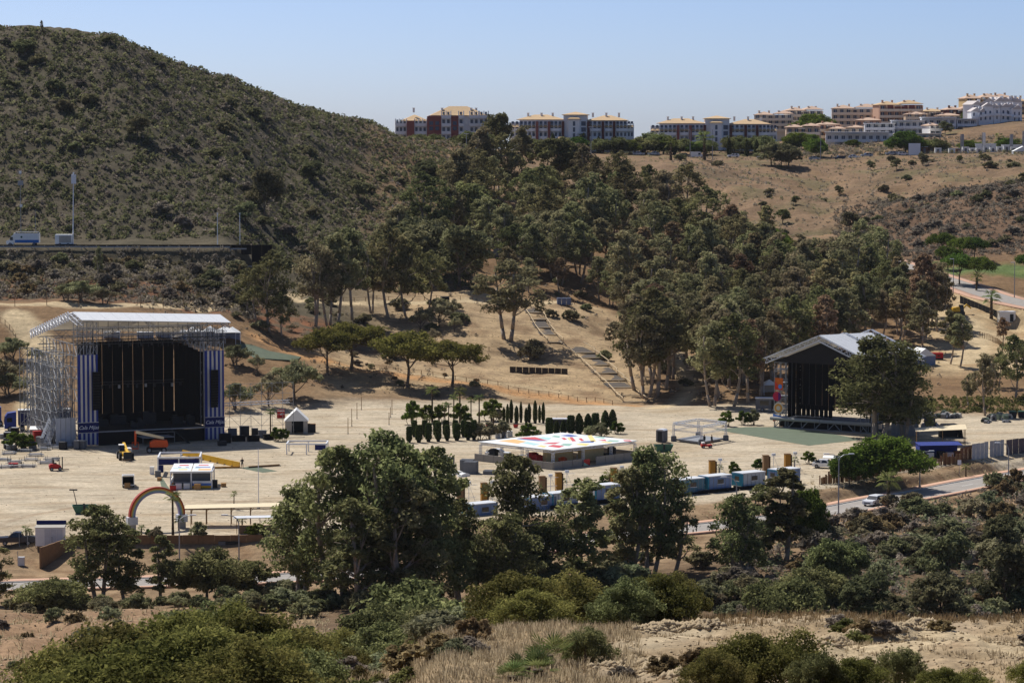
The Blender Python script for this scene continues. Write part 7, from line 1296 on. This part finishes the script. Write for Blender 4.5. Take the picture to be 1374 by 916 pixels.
for k in range(46):
    px = 1228 + k * 2.0 if k < 30 else 1320 + (k - 30) * 2.2; d = 566 + rs.uniform(-1.5, 1.5) if k < 30 else 560 + rs.uniform(-5, 5); p = on(px, d, 560); t = thing('junk_bundle', 'grey wrapped bundle in the heap behind the yard', 'bundle', p, rs.uniform(0, 3), 'junk bundles behind the yard'); w_ = rs.uniform(.5, .9); h = rs.uniform(.5, 1.4)
    MB().prism([(-w_, 0), (-w_ * .9, h * .7), (-w_ * .3, h), (w_ * .5, h * .9), (w_, h * .4), (w_ * .9, 0)], -w_ * .6, w_ * .6, 'y').build('wrapped_body', (GREYB, CONC, DARK, mat('dull_green_sheet', (98, 112, 98), .8, .2, 3))[k % 4], t); MB().box(-w_ * .5, w_ * .3, -w_ * .65, -w_ * .62, h * .2, h * .6).build('wrap_band', DWHITE if k % 3 else DARK, t)
for k, (px, d, lb) in enumerate(((1359, 566, 'green lidded dark bin at the yard back'), (1371, 566, 'second green lidded dark bin at the yard back'), (1233, 572, 'black bin alone by the weeds'))): p = on(px, d, 555); t = thing('waste_bin', lb, 'bin', p, 0); MB().prism([(-.6, .1), (-.75, 1.3), (.75, 1.3), (.6, .1)], -.5, .5, 'y').build('bin_body', DARK, t); MB().prism([(-.8, 1.3), (-.6, 1.5), (.6, 1.5), (.8, 1.3)], -.55, .55, 'y').build('lid', GREENM if k < 2 else DARK, t)
p = hit(1258, 482, 600); t = thing('red_container', 'small red container on the track above the yard', 'container', p, R(2)); MB().cb((0, 0, .3), 2.3, 1.6, 1.2).build('body', RED, t); MB().box(-.8, -.5, -.83, -.8, .6, 1.2).box(-.2, .4, -.83, -.8, .7, 1.0).build('dark_mark', DARK, t); MB().cb((0, 0, 0), 2.3, 1.6, .28).build('base', DARK, t)
p = hit(1236, 490, 600); t = thing('tent', 'grey walled marquee with white roof behind the eucalyptus above the yard', 'tent', p, R(20)); MB().box(-2.5, 2.5, -2, 2, 0, 2.2).build('wall', BLG, t); MB().prism([(-2.6, 2.2), (0, 3.9), (2.6, 2.2)], -2.1, 2.1, 'y').build('canopy', WHITE, t)
p = hit(1042, 530, 575); t = thing('site_trailer', 'grey site trailer with small white canopy left of the gabled stage', 'trailer', on(1030, 578, 545), R(-8)); MB().box(-2.4, 2.4, -1.1, 1.1, .6, 2.7).build('body', GREYB, t); MB().box(-2.5, 2.5, -1.2, 1.2, 2.7, 2.85).build('roof', DWHITE, t); MB().box(-1.5, .3, -1.14, -1.1, 1.4, 2.3).build('window', GLASS, t); MB().box(.8, 1.7, -1.14, -1.1, .7, 2.4).build('door', DARK, t); wheel_part(t, (-1, -1.0, .4), .4, .25); wheel_part(t, (1.2, -1.0, .4), .4, .25)
tent(1032, 528, 3.2, 3.0, 'small white canopy above the grey site trailer', R(10), CONC, 575)
p = on(1125, 478, 610); t = thing('small_cabin', 'small white cabin with flat sheet roof below the carpet', 'cabin', p, R(-10)); MB().box(-1.2, 1.4, -1, 1, 0, 2.2).build('wall', DWHITE, t); MB().slab((-2.6, -1.2, 2.3), (2.2, -1.2, 2.25), (2.2, 1.2, 2.5), (-2.6, 1.2, 2.45), .07).build('roof', WHITE, t); MB().box(-.9, -.1, -1.04, -1.0, .1, 1.9).build('door', CABIN, t)
p = on(1325, 726, 400); ub = thing('upper_black_fence', 'black screen fence beside the upper road', 'fence', (0, 0, 0)); u0 = hit(1288, 408, 660); u1 = hit(1338, 428, 640); dd = u1 - u0
for k in range(10): a = u0 + dd * (k / 10); b = u0 + dd * ((k + .97) / 10); MB().add([a + Vector((0, 0, -.4)), b + Vector((0, 0, -.4)), b + Vector((0, 0, 2)), a + Vector((0, 0, 2)), a + Vector((0, .1, -.4)), b + Vector((0, .1, -.4)), b + Vector((0, .1, 2)), a + Vector((0, .1, 2))], [(0, 1, 2, 3), (7, 6, 5, 4), (3, 2, 6, 7), (0, 4, 5, 1), (0, 3, 7, 4), (1, 5, 6, 2)]).build('screen_panel', BLACK, ub)
p = hit(1350, 432, 640); t = thing('white_hut', 'white hut with dark side at the end of the upper fence', 'hut', p, R(5)); MB().box(-2, 2, -1.3, 1.3, 0, 2.5).build('wall', WHITE, t); MB().box(-2.1, 2.1, -1.4, 1.4, 2.5, 2.65).build('roof', ALU, t); MB().box(.6, 1.5, -1.34, -1.3, .1, 2.0).build('door', DARK, t)
p = hit(1285, 422, 640); t = thing('yellow_excavator', 'small yellow excavator among trees below the upper road', 'excavator', p, R(10)); MB().box(-1.6, 1.6, -.9, .9, 0, .7).build('tracks', DARK, t); MB().prism([(-1.5, .75), (-1.5, 1.7), (.2, 1.9), (.4, .75)], -.9, .9, 'y').build('house', YELLOW, t); MB().prism([(.3, .75), (.3, 2.4), (1.2, 2.4), (1.4, .75)], -.8, .1, 'y').build('cab', GLASS, t); MB().prism([(1.0, 1.2), (2.4, 2.6), (3.6, 1.6), (3.5, 1.3), (2.4, 2.2), (1.2, .9)], .2, .55, 'y').build('arm', YELLOW, t)
for k, (px, pb, h, lb) in enumerate(((1279, 395, 9, 'street lamp on the lawn side of the upper road'), (1361, 400, 9, 'street lamp beside the upper road end'), (1168, 350, 8, 'twin street lamp above the grove right end'))): p = hit(px, pb, 660); t = thing('street_lamp', lb, 'street lamp', p, 0, 'street lamps of the upper road'); MB().tube((0, 0, -.3), (0, 0, h), .12, .07, 6).build('pole', STEEL, t); MB().box(-1.0, .1, -.12, .12, h, h + .12).build('lamp_head', ALU, t)
# ------------------------------------------------------------------ the town on the ridge
WW = mat('white_render', (236, 236, 236), .85, .05, .3); CREAM = mat('cream_render', (236, 222, 200), .85, .06, .3); BRICKR = mat('brick_red_render', (142, 84, 78), .85, .1, .3); SALM = mat('salmon_render', (210, 168, 140), .85, .07, .3); OCHR = mat('ochre_render', (212, 182, 130), .85, .07, .3); MAROON = mat('maroon_render', (98, 52, 50), .85, .1, .3); TAN = mat('tan_render', (196, 172, 146), .85, .07, .3)
TILE = mat('sandy_roof_tile', (198, 168, 128), .85, .12, .8); TILEP = mat('pinkish_roof_tile', (194, 164, 140), .85, .12, .8); WIN = mat('shaded_window', (78, 88, 108), .25, .15, .5); MARK = mat('pale_awning', (228, 222, 210), .8, .06, 1)
def hip(x0, x1, y0, y1, z, h, over=.6):
    x0 -= over; x1 += over; y0 -= over; y1 += over; r = min((y1 - y0) / 2, (x1 - x0) / 2) * .95; yc = (y0 + y1) / 2
    return MB().add([(x0, y0, z), (x1, y0, z), (x1, y1, z), (x0, y1, z), (x0 + r, yc, z + h), (x1 - r, yc, z + h), (x0, y0, z - .2), (x1, y0, z - .2), (x1, y1, z - .2), (x0, y1, z - .2)], [(0, 1, 5, 4), (1, 2, 5), (2, 3, 4, 5), (3, 0, 4), (0, 6, 7, 1), (1, 7, 8, 2), (2, 8, 9, 3), (3, 9, 6, 0), (9, 8, 7, 6)])
def facade(t, x0, x1, y, z0, nf, fh, bays, wall, par=None, balc=.9, wm=WIN):          # loggia storeys: windows back, slabs and parapets forward
    w = (x1 - x0) / bays; par = par or wall
    for f in range(nf):
        z = z0 + f * fh
        for b in range(bays):
            xa = x0 + b * w
            wd = MB().box(xa + w * .26, xa + w * .74, y - .06, y - .01, z + (.3 if balc else .9), z + 2.3).build('window', wm, t)
            MB().box(xa + w * .48, xa + w * .52, y - .1, y - .065, z + .5, z + 2.25).build('frame', WW, wd)
        if balc:
            MB().box(x0, x1, y - balc - .25, y - .11, z - .22, z - .02).build('balcony_slab', par, t); MB().box(x0, x1, y - balc - .25, y - balc - .1, z - .01, z + .95).build('parapet', par, t)
            for b in range(bays + 1): xa = x0 + b * w; MB().box(xa - .16, xa + .16, y - balc - .09, y - .12, z + .0, z + fh - .25).build('pier', wall, t)
def chimneys(t, spots, z, m=WW):
    for x, y in spots: c = MB().box(x - .4, x + .4, y - .3, y + .3, z - 1.5, z + .1).build('chimney', m, t); MB().box(x - .55, x + .55, y - .42, y + .42, z + .12, z + .22).build('chimney_cap', TILE, c)
def site(px, d, py): v = at(px, py, d); return Vector((v.x, d, Hs(v.x, d)))
# building A: stepped white and red block
D1 = 1060; s1 = F / D1; p = site(597, D1, 200); bz = pz(205, D1); fh = 2.9
t = thing('apartment_block', 'white stepped apartment block with brick red bays and hipped tile roof', 'building', (p.x, p.y, bz), R(4)); ztop = pz(155, D1) - bz
xw = lambda px: (px - 597) / s1
MB().box(xw(575), xw(655), 0, 14, -6, ztop).build('wall', WW, t); hip(xw(580), xw(652), 0, 14, ztop + .05, 3.4).build('roof', TILE, t); z5 = pz(160, D1) - bz
MB().box(xw(531), xw(574.8), 1, 13, -6, pz(163, D1) - bz).build('wing_wall', WW, t); hip(xw(541), xw(573.5), 1, 13, pz(162, D1) - bz, 2.2).build('wing_roof', TILE, t)
MB().box(xw(655.1), xw(664), 2, 14, -6, pz(160, D1) - bz).build('wing_wall', TAN, t)
for a, b, m_ in ((573, 592, BRICKR), (605, 615, BRICKR), (546, 556, BRICKR)): MB().box(xw(a), xw(b), -1.4, -.02, pz(185, D1) - bz, pz(156 if a > 560 else 162, D1) - bz).build('red_bay', m_, t)
for a, b, n in ((592.2, 604.8, 2), (615.2, 622, 1), (630, 642, 2), (643, 655, 2), (556.2, 572.8, 3), (531, 545.8, 3)):
    zz = [pz(183, D1) - bz, pz(172, D1) - bz, pz(163, D1) - bz] if a > 570 else [pz(178, D1) - bz, pz(169, D1) - bz]
    facade(t, xw(a), xw(b), 0 if a > 570 else 1, pz(190, D1) - bz, 4 if a > 570 else 3, fh, n, WW, None, 1.2)
for a in (576, 584, 607.5): 
    for q in (165, 172): MB().box(xw(a), xw(a + 5), -1.47, -1.42, pz(q + 3, D1) - bz, pz(q - 2, D1) - bz).build('window', WIN, t)
chimneys(t, [(xw(594), 4), (xw(633), 4), (xw(640), 5), (xw(556), 5)], ztop + 2.6)
# twin wing blocks
def twin(px0, px1, pyr, D, label, rz):
    s = F / D; pc = (px0 + px1) / 2 + 2; p = site(pc, D, 200); bz = pz(pyr + 52, D); t = thing('apartment_block', label, 'building', (p.x, p.y, bz), rz); X = lambda px: (px - pc) / s; Z = lambda py: pz(py, D) - bz; k = (px1 - px0) / 169.0; Q = lambda o: X(px0 + o * k)
    MB().box(Q(14), Q(73), 0, 13, -6, Z(pyr + 10)).build('wall', WW, t); MB().box(Q(105), Q(158), 0, 13, -6, Z(pyr + 11)).build('wall', WW, t)
    MB().box(Q(2), Q(14), 1, 12, -6, Z(pyr + 13)).build('end_wing', WW, t); MB().box(Q(158), Q(167), 1, 12, -6, Z(pyr + 17)).build('end_wing', WW, t)
    hip(Q(12), Q(72.5), 0, 13, Z(pyr + 9.5), 1.9).build('roof', TILE, t); hip(Q(105.5), Q(158), 0, 13, Z(pyr + 10.5), 1.9).build('roof', TILE, t)
    MB().box(Q(73.2), Q(104.8), -1.5, 12, -6, Z(pyr + 3)).build('tower_wall', WW, t); hip(Q(74), Q(104), -1.5, 12, Z(pyr + 3), 1.1, .9).build('tower_roof', TILE, t); MB().box(Q(80), Q(95), -3.4, -1.52, -6, Z(pyr + 9)).build('stair_tower', WW, t); hip(Q(81), Q(94), -3.4, -1.6, Z(pyr + 8.5), .7, .7).build('stair_roof', TILE, t)
    for q in (12, 20, 28): MB().box(Q(86), Q(89), -3.46, -3.41, Z(pyr + q + 6), Z(pyr + q)).build('stair_window', WIN, t); MB().box(Q(97), Q(103), -1.56, -1.51, Z(pyr + q + 6), Z(pyr + q)).build('window', WIN, t)
    for a, b, n in ((14, 36, 4), (40, 52, 2), (55, 71, 3), (106, 124, 3), (128, 139, 2), (143, 158, 3), (2.5, 13.5, 2), (158.4, 166.5, 2)):
        facade(t, Q(a), Q(b), 0 if 14 <= a < 158 else 1, Z(pyr + 46), 3, 3.1, n, WW, None, 1.3); m_ = MB().slab((Q(a), -1.8, Z(pyr + 19.2)), (Q(b), -1.8, Z(pyr + 19.2)), (Q(b), -.1, Z(pyr + 16.8)), (Q(a), -.1, Z(pyr + 16.8)), .12).build('tile_awning', TILE, t)
        for q in range(n): xa = Q(a) + (Q(b) - Q(a)) * (q + .5) / n; MB().box(xa - .5, xa + .5, -.06, -.01, Z(pyr + 15.5), Z(pyr + 12)).build('attic_window', WIN, t)
    for a in (36.3, 52.3, 71, 124.3, 139.3, 104.9): MB().box(Q(a), Q(a + 3.4), -2.2, -.02, -3, Z(pyr + 12)).build('red_pilaster', BRICKR if a < 70 else MAROON, t)
    MB().box(Q(66), Q(73), -4, -1.6, -6, Z(pyr + 36)).build('porch', WW, t); hip(Q(66), Q(76), -5, -3.5, Z(pyr + 35), .9, .6).build('porch_roof', TILE, t)
    chimneys(t, [(Q(25), 5), (Q(43), 5), (Q(58), 5), (Q(112), 5), (Q(130), 5), (Q(147), 5)], Z(pyr + 4) + .8)
twin(683, 852, 151, 1105, 'long white apartment block with central tower and maroon pilasters behind the old billboard', R(-3)); twin(871, 1044, 156, 1125, 'long white apartment block with central tower above the parked cars', R(-2))
# town houses: (px0, px1, top py, base py, distance, storeys, bays, wall, roof, label)
TOWN = [
 (1012, 1064, 150, 176, 1260, 3, 6, CREAM, TILEP, 'cream terraced houses with many chimneys behind the second tower block'), (1058, 1104, 144, 172, 1300, 3, 5, CREAM, TILEP, 'cream terrace with tall chimneys beside a dark tree on the ridge'),
 (1055, 1100, 167, 190, 1180, 2, 5, TAN, TILEP, 'tan house row with arched openings right of the second tower block'), (1098, 1128, 164, 185, 1200, 2, 4, SALM, TILEP, 'salmon house with flat terraces below the cream terrace'),
 (1116, 1178, 141, 170, 1290, 3, 7, CREAM, TILEP, 'cream apartment terrace with long white balconies on the ridge'), (1178, 1238, 136, 166, 1270, 3, 6, SALM, TILE, 'salmon and brick apartment house crowning the ridge'),
 (1112, 1160, 170, 188, 1190, 2, 5, CREAM, TILEP, 'low cream houses under the long balconies'), (1108, 1192, 178, 190, 1150, 1, 9, WW, WW, 'low white glazed building with flat roof on the brown slope'), (1160, 1200, 166, 182, 1170, 2, 4, WW, WW, 'white terraced villa left of the blue white row'), (1196, 1240, 162, 182, 1180, 2, 5, WW, WW, 'blue white villa row in shade below the salmon house'), (1236, 1282, 158, 180, 1185, 2, 5, WW, WW, 'white villa row beside a dark round tree'), (1238, 1270, 146, 168, 1280, 2, 4, CREAM, TILE, 'cream house with chimneys between salmon and maroon houses'),
 (1200, 1262, 180, 190, 1155, 1, 7, WW, CREAM, 'low white wall terrace with curved base under the villas'), (1270, 1312, 143, 170, 1260, 3, 4, MAROON, TILEP, 'maroon block with dark windows left of the white village'), (1294, 1340, 127, 160, 1290, 4, 4, OCHR, TILEP, 'ochre apartment house with mansard roof above the white village'), (1330, 1360, 126, 155, 1300, 3, 4, TAN, TILEP, 'tan gabled house behind the white village'),(1246, 1262, 166, 182, 1165, 2, 2, WW, TILEP, 'small white house above the round dark tree'), (1282, 1310, 160, 178, 1190, 2, 3, WW, WW, 'white flat roofed house left of the stacked village'), (1256, 1290, 152, 172, 1240, 2, 4, CREAM, TILEP, 'cream house half hidden before the maroon block'), (1215, 1245, 150, 172, 1250, 3, 3, TAN, TILEP, 'tan house wedged under the salmon and brick apartments'), (1148, 1182, 158, 180, 1225, 2, 4, SALM, TILEP, 'salmon terrace under the cream apartment terrace'),
 (1352, 1400, 130, 165, 1270, 4, 4, OCHR, TILE, 'yellow apartment house with deep balconies at the town end'),
]
for px0, px1, pt, pb, D, nf, nb, wm_, rm, lb in TOWN:
    s = F / D; pc = (px0 + px1) / 2; bz = pz(pb, D); p = at(pc, pb, D); t = thing('town_house', lb, 'building', (p.x, D, bz), R((-6, 4, 8, -3)[int(px0) % 4])); w = (px1 - px0) / s; h = pz(pt, D) - bz; fh_ = h * (.84 if rm not in (WW, CREAM) else .98) / nf
    hw = fh_ * nf; MB().box(-w / 2, w / 2, 0, 10, -9, hw).build('wall', wm_, t)
    n_u = 2 if w > 12 else 1
    if rm in (WW, CREAM): MB().box(-w / 2 - .3, w / 2 + .3, -2.2, 10.3, hw + .02, hw + .35).build('roof', rm, t)
    else:
        for u in range(n_u): a = -w / 2 + w * u / n_u; hip(a + .05, a + w / n_u - .05, .3 * u, 10 - .4 * u, hw + .05 + .5 * u, max(1.0, h - hw), .5).build('roof', rm, t)
        chimneys(t, [(-w / 2 + w * (q + .5) / (n_u * 2), 3 + 2 * (q % 2)) for q in range(n_u * 2)], h + .3, wm_)
    facade(t, -w / 2 + .2, w / 2 - .2, 0, 0, nf, fh_, nb, wm_, CREAM if wm_ in (SALM, TAN) else wm_, 1.5 if nf > 1 else 1.0)
    if wm_ is SALM and nf == 3: MB().box(-w * .32, w * .32, -.5, -.02, hw * .68, hw * .98).build('brick_band', BRICKR, t)
    MB().box(-w * .15, w * .05, -2.6, -.6, fh_ * (nf - 1) + fh_ * .75, fh_ * (nf - 1) + fh_ * .85).build('awning', MARK, t)
rs = random.Random(3); vill = []
for k in range(16):
    px = 1311 + (k % 8) * 7.6 + rs.uniform(-1, 1); row = k // 8; D = 1200 + row * 28; pb = 167 - row * 9 - 4 * math.sin((px - 1308) / 64 * 3.1); w = rs.uniform(4, 5.5) ; h = rs.uniform(4.5, 6.5); p = at(px, pb, D)
    t = thing('village_house', 'small white gabled house of the stacked village on the knoll', 'house', (p.x, D, p.z), R(rs.uniform(-35, 35)), 'white village houses'); MB().box(-w / 2, w / 2, 0, w * 1.2, -5, h).build('wall', WW, t); MB().prism([(-w / 2 - .3, h + .02), (0, h + 1.7), (w / 2 + .3, h + .02)], -.3, w * 1.2 + .3, 'y').build('roof', mat('pale_village_roof', (206, 196, 190), .85, .1, .8), t)
    for q in (-.25, .2):
        for z in (1, 3.4): MB().box(q * w - .35, q * w + .35, -.06, -.01, z, z + 1.3).build('window', WIN, t)
    MB().box(w * .2, w * .42, .5, 1.3, h + .3, h + 2.2).build('chimney', WW, t); MB().box(-w / 2, w * .1, -1.2, -.07, 2.4, 2.6).box(-w / 2, w * .1, -1.2, -1.1, 2.61, 3.3).build('balcony', WW, t)
# parked cars along the ridge road, vans, billboard, container yard
CM = [WCAR, SCAR, DCAR]
for k, (px, D, m_, kd, lb) in enumerate(((877, 1080, SCAR, 'hatch', 'silver car parked beside palms on the ridge road'), (919, 1080, DCAR, 'suv', 'dark car parked behind the white van on the ridge road'), (984, 1080, WCAR, 'suv', 'white car parked alone in a gap of the ridge road'), (1023, 1080, WCAR, 'hatch', 'white car parked left of the big dark tree on the ridge road'), (1050, 1082, WCAR, 'hatch', 'pale car glimpsed beneath the big dark tree'), (1093, 1080, SCAR, 'hatch', 'grey car parked right of the big dark tree'), (1127, 1080, DCAR, 'suv', 'dark car parked next to the bright white one'), (1146, 1080, WCAR, 'hatch', 'bright white car parked on the brown slope edge'), (1163, 1081, SCAR, 'hatch', 'silver car at the end of the parked row'), (857, 1076, SCAR, 'hatch', 'silver car parked under the end wing of the first tower block'), (1196, 1085, SCAR, 'suv', 'silver car parked left of the white billboard'), (1212, 1085, WCAR, 'suv', 'white car parked under the white billboard'))):
    p = on(px, D, 210); mk_car('car', lb, 'car', m_, p, R((4, 176)[k % 2]), 4.5, 1.8, 1.5, kd, 'cars on the ridge road')
p = on(936, 1079, 210); t = thing('van', 'white van parked on the ridge road before the tower block', 'van', p, R(178)); van_body(t, 5.2, 2.0, 2.2, WCAR); MB().box(.2, 2.55, -.9, .9, .56, 2.0).build('cargo_fill', WHITE, t)
p = on(1227, 1072, 205); t = thing('billboard', 'square white billboard on the ridge in front of a green tree', 'billboard', p, R(-4)); MB().box(-2.2, 2.2, -.1, .1, 1.2, 5.6).build('panel', mat('pale_billboard', (212, 224, 236), .6, .03, 1), t); MB().box(-2.35, 2.35, .11, .3, 1.1, 5.7).build('frame', DARK, t)
for x in (-1.5, 1.5): MB().tube((x, .4, -1), (x, .4, 5), .15).build('leg', STEEL, t)
p = on(764, 1040, 205); t = thing('billboard', 'old billboard seen from behind with dark ribbed back', 'billboard', p, R(3)); 
for k in range(6): MB().box(-3.6 + k * 1.2, -2.45 + k * 1.2, -.1, .1, 1.6, 6.4).build('back_panel', mat('slate_board', (84, 92, 110), .8, .15, 1), t)
for x in (-3.2, -2.2, 1.2): MB().tube((x, -.8, -.5), (x + .3, .2, 5), .14).build('leg', ALU, t)
for k in range(15):
    px = 1240 + k * 9.2; p = on(px, 1098 + (k % 2) * 6, 203); m_ = (RUSTM, RUSTM, WHITE, GREENM, WHITE, RUSTM, WHITE, WHITE, WHITE, DWHITE, WHITE, WHITE, DWHITE, WHITE, WHITE)[k]; t = thing('storage_unit', 'container or wrapped stack in the pale depot row under the town', 'container', p, R(2), 'depot row'); h = 1.9 + .5 * (k % 3 == 0); MB().box(-1.2, 1.25, -1, 1, 0, h).build('body', m_, t); MB().box(-1.25, 1.3, -1.05, 1.05, h, h + .15).build('top', DWHITE, t); MB().box(-.5, .4, -1.04, -1.01, .3, h - .4).build('door', GREYB, t)
for k, (px, lb) in enumerate(((1322, 'long white cabin above the depot row'), (1358, 'white cabin at the end of the depot row'))): p = on(px, 1115, 200); t = thing('site_cabin', lb, 'cabin', p, 0); MB().box(-4, 4, -1.2, 1.2, 0, 3.0).build('shell', WHITE, t); MB().box(-4.1, 4.1, -1.3, 1.3, 3.0, 3.2).build('roof', ALU, t); MB().box(-1, 0, -1.24, -1.2, .2, 2.3).build('door', GREYB, t); MB().box(1, 2.2, -1.24, -1.2, 1.1, 2.2).build('window', WIN, t)
p = on(1372, 1085, 206); t = thing('tent', 'pale open marquee at the end of the depot row', 'tent', p, 0); MB().prism([(-4, 1.0), (0, 3.0), (4, 1.0)], -2, 2, 'y').build('canopy', WHITE, t); MB().box(-3.8, -3.6, -1.8, 1.8, 0, 1).box(3.6, 3.8, -1.8, 1.8, 0, 1).build('wall', DWHITE, t)
for k, (px, pt) in enumerate(((1289, 180), (1318, 178), (1355, 180), (1372, 176))): p = on(px, 1092, 205); h = at(px, pt, 1092).z - p.z; t = thing('depot_mast', ('slim grey mast at the left of the depot row', 'white framed sign mast in the depot row', 'grey framed sign mast in the depot row', 'grey mast at the end of the depot row')[k], 'mast', p, 0); MB().tube((0, 0, -.3), (0, 0, h), .18, .14, 6).build('pole', STEEL, t); MB().box(.2, 1.2, -.1, .1, h * .35, h).build('sign_frame', (STEEL, WHITE, STEEL, STEEL)[k], t)
for k, (px, pb, pt, D) in enumerate(((649, 215, 166, 1030), (626, 225, 180, 1000), (793, 208, 171, 1050), (926, 208, 175, 1072), (956, 210, 174, 1072), (1101, 212, 176, 1085))): p = on(px, D, pb); h = at(px, pt, D).z - p.z; t = thing('street_lamp', ('street lamp in front of the stepped red and white block', 'pole with crossbar before the stepped block trees', 'twin headed street lamp beside the old billboard', 'street lamp beside the white van', 'pale street lamp before the second tower block', 'street lamp right of the big dark ridge tree')[k], 'street lamp', p, 0, 'street lamps on the ridge'); MB().tube((0, 0, -.3), (0, 0, h), .16, .11, 6).build('pole', STEEL, t); MB().box(-.9, .9 if k in (1, 2) else 0, -.15, .15, h, h + .18).build('lamp_head', ALU, t)
# ridge trees and gardens
RG = random.Random(8); RT = [T['round_crowned_tree'][0], T['round_crowned_tree'][1], T['dark_mid_tree'][0], T['dark_mid_tree'][1]]
for px, pb, pt, D, k, w_ in ((540, 205, 183, 1035, 1, 1.4), (560, 208, 180, 1035, 1, 1.3), (582, 208, 180, 1035, 1, 1.3), (600, 212, 186, 1030, 1, 1.3), (618, 214, 182, 1030, 1, 1.3), (636, 214, 176, 1030, 1, 1.2), (652, 214, 180, 1035, 1, 1.2), (666, 205, 152, 1050, 3, .8), (700, 205, 180, 1080, 3, 1.0), (720, 206, 186, 1085, 1, 1.2), (740, 205, 187, 1085, 0, 1.2), (757, 205, 186, 1088, 1, 1.1), (775, 205, 184, 1088, 0, 1.1), (808, 206, 186, 1085, 1, 1.2), (832, 206, 184, 1085, 1, 1.2), (845, 206, 188, 1085, 0, 1.2), (866, 208, 184, 1090, 1, 1.3), (880, 208, 178, 1095, 1, 1.3), (890, 208, 182, 1092, 0, 1.2), (912, 206, 186, 1095, 1, 1.2), (932, 206, 190, 1092, 0, 1.1), (948, 206, 188, 1095, 1, 1.2), (985, 200, 182, 1110, 1, 1.2), (1003, 202, 184, 1105, 1, 1.3), (1020, 203, 182, 1105, 1, 1.3), (1070, 196, 178, 1130, 0, 1.4), (1085, 196, 180, 1130, 0, 1.3), (1095, 206, 186, 1095, 0, 1.0), (1092, 166, 153, 1240, 0, 1.3), (1145, 196, 187, 1130, 0, 1.5), (1215, 206, 176, 1100, 0, 1.2), (1228, 206, 182, 1100, 0, 1.0), (1268, 178, 162, 1160, 2, 1.1), (1250, 206, 186, 1105, 1, 1.2), (1262, 206, 188, 1105, 1, 1.2), (1300, 206, 188, 1118, 0, 1.5), (1315, 206, 190, 1120, 1, 1.5), (1350, 206, 185, 1125, 0, 1.5), (1298, 172, 148, 1235, 0, 1.0), (1195, 196, 186, 1125, 1, 1.2), (1372, 206, 186, 1125, 1, 1.4)):
    p = on(px, D, pb); h = max(2.5, at(px, pt, D).z - p.z); put_tree(RT[k], p, h, 'rounded garden tree on the ridge before the town buildings', 'ridge garden trees', w_)
for px in (705, 742, 826, 863, 905, 1002, 1015, 779, 803, 978): p = on(px, 1092, 200); CYP_.place(p, px, (2.0, 2.0, 1.7), 'tall dark cypress column planted against a tower block', 'ridge cypresses')
P = pts(900, 1060, 1420, 1092, 1150, 330); scatter('ridge_brush', 'brown and green brush on the slope under the white villas', GREY, P, sc_(P, .6, 1.6, 30), 30, 16, .45, 'scrub')
P = pts(500, 680, 1420, 1085, 1130, 331); scatter('ridge_green_brush', 'green brush around the ridge buildings', MAQ, P, sc_(P, .6, 1.6, 31), 31, 16, .45, 'scrub')

# ------------------------------------------------------------------ air
hm = bpy.data.materials.new('thin_haze'); hm.use_nodes = True; nt = hm.node_tree; nt.nodes.clear(); ho = nt.nodes.new('ShaderNodeOutputMaterial'); pv_ = nt.nodes.new('ShaderNodeVolumePrincipled')
pv_.inputs['Color'].default_value = (.82, .89, 1, 1); pv_.inputs['Density'].default_value = .000018; pv_.inputs['Anisotropy'].default_value = .1; nt.links.new(pv_.outputs[0], ho.inputs['Volume'])
hz = MB().box(-1500, 1500, -60, 5200, -8, 125).build('haze', hm); tag(hz, 'thin pale haze over the whole valley', 'haze', None, 'stuff')
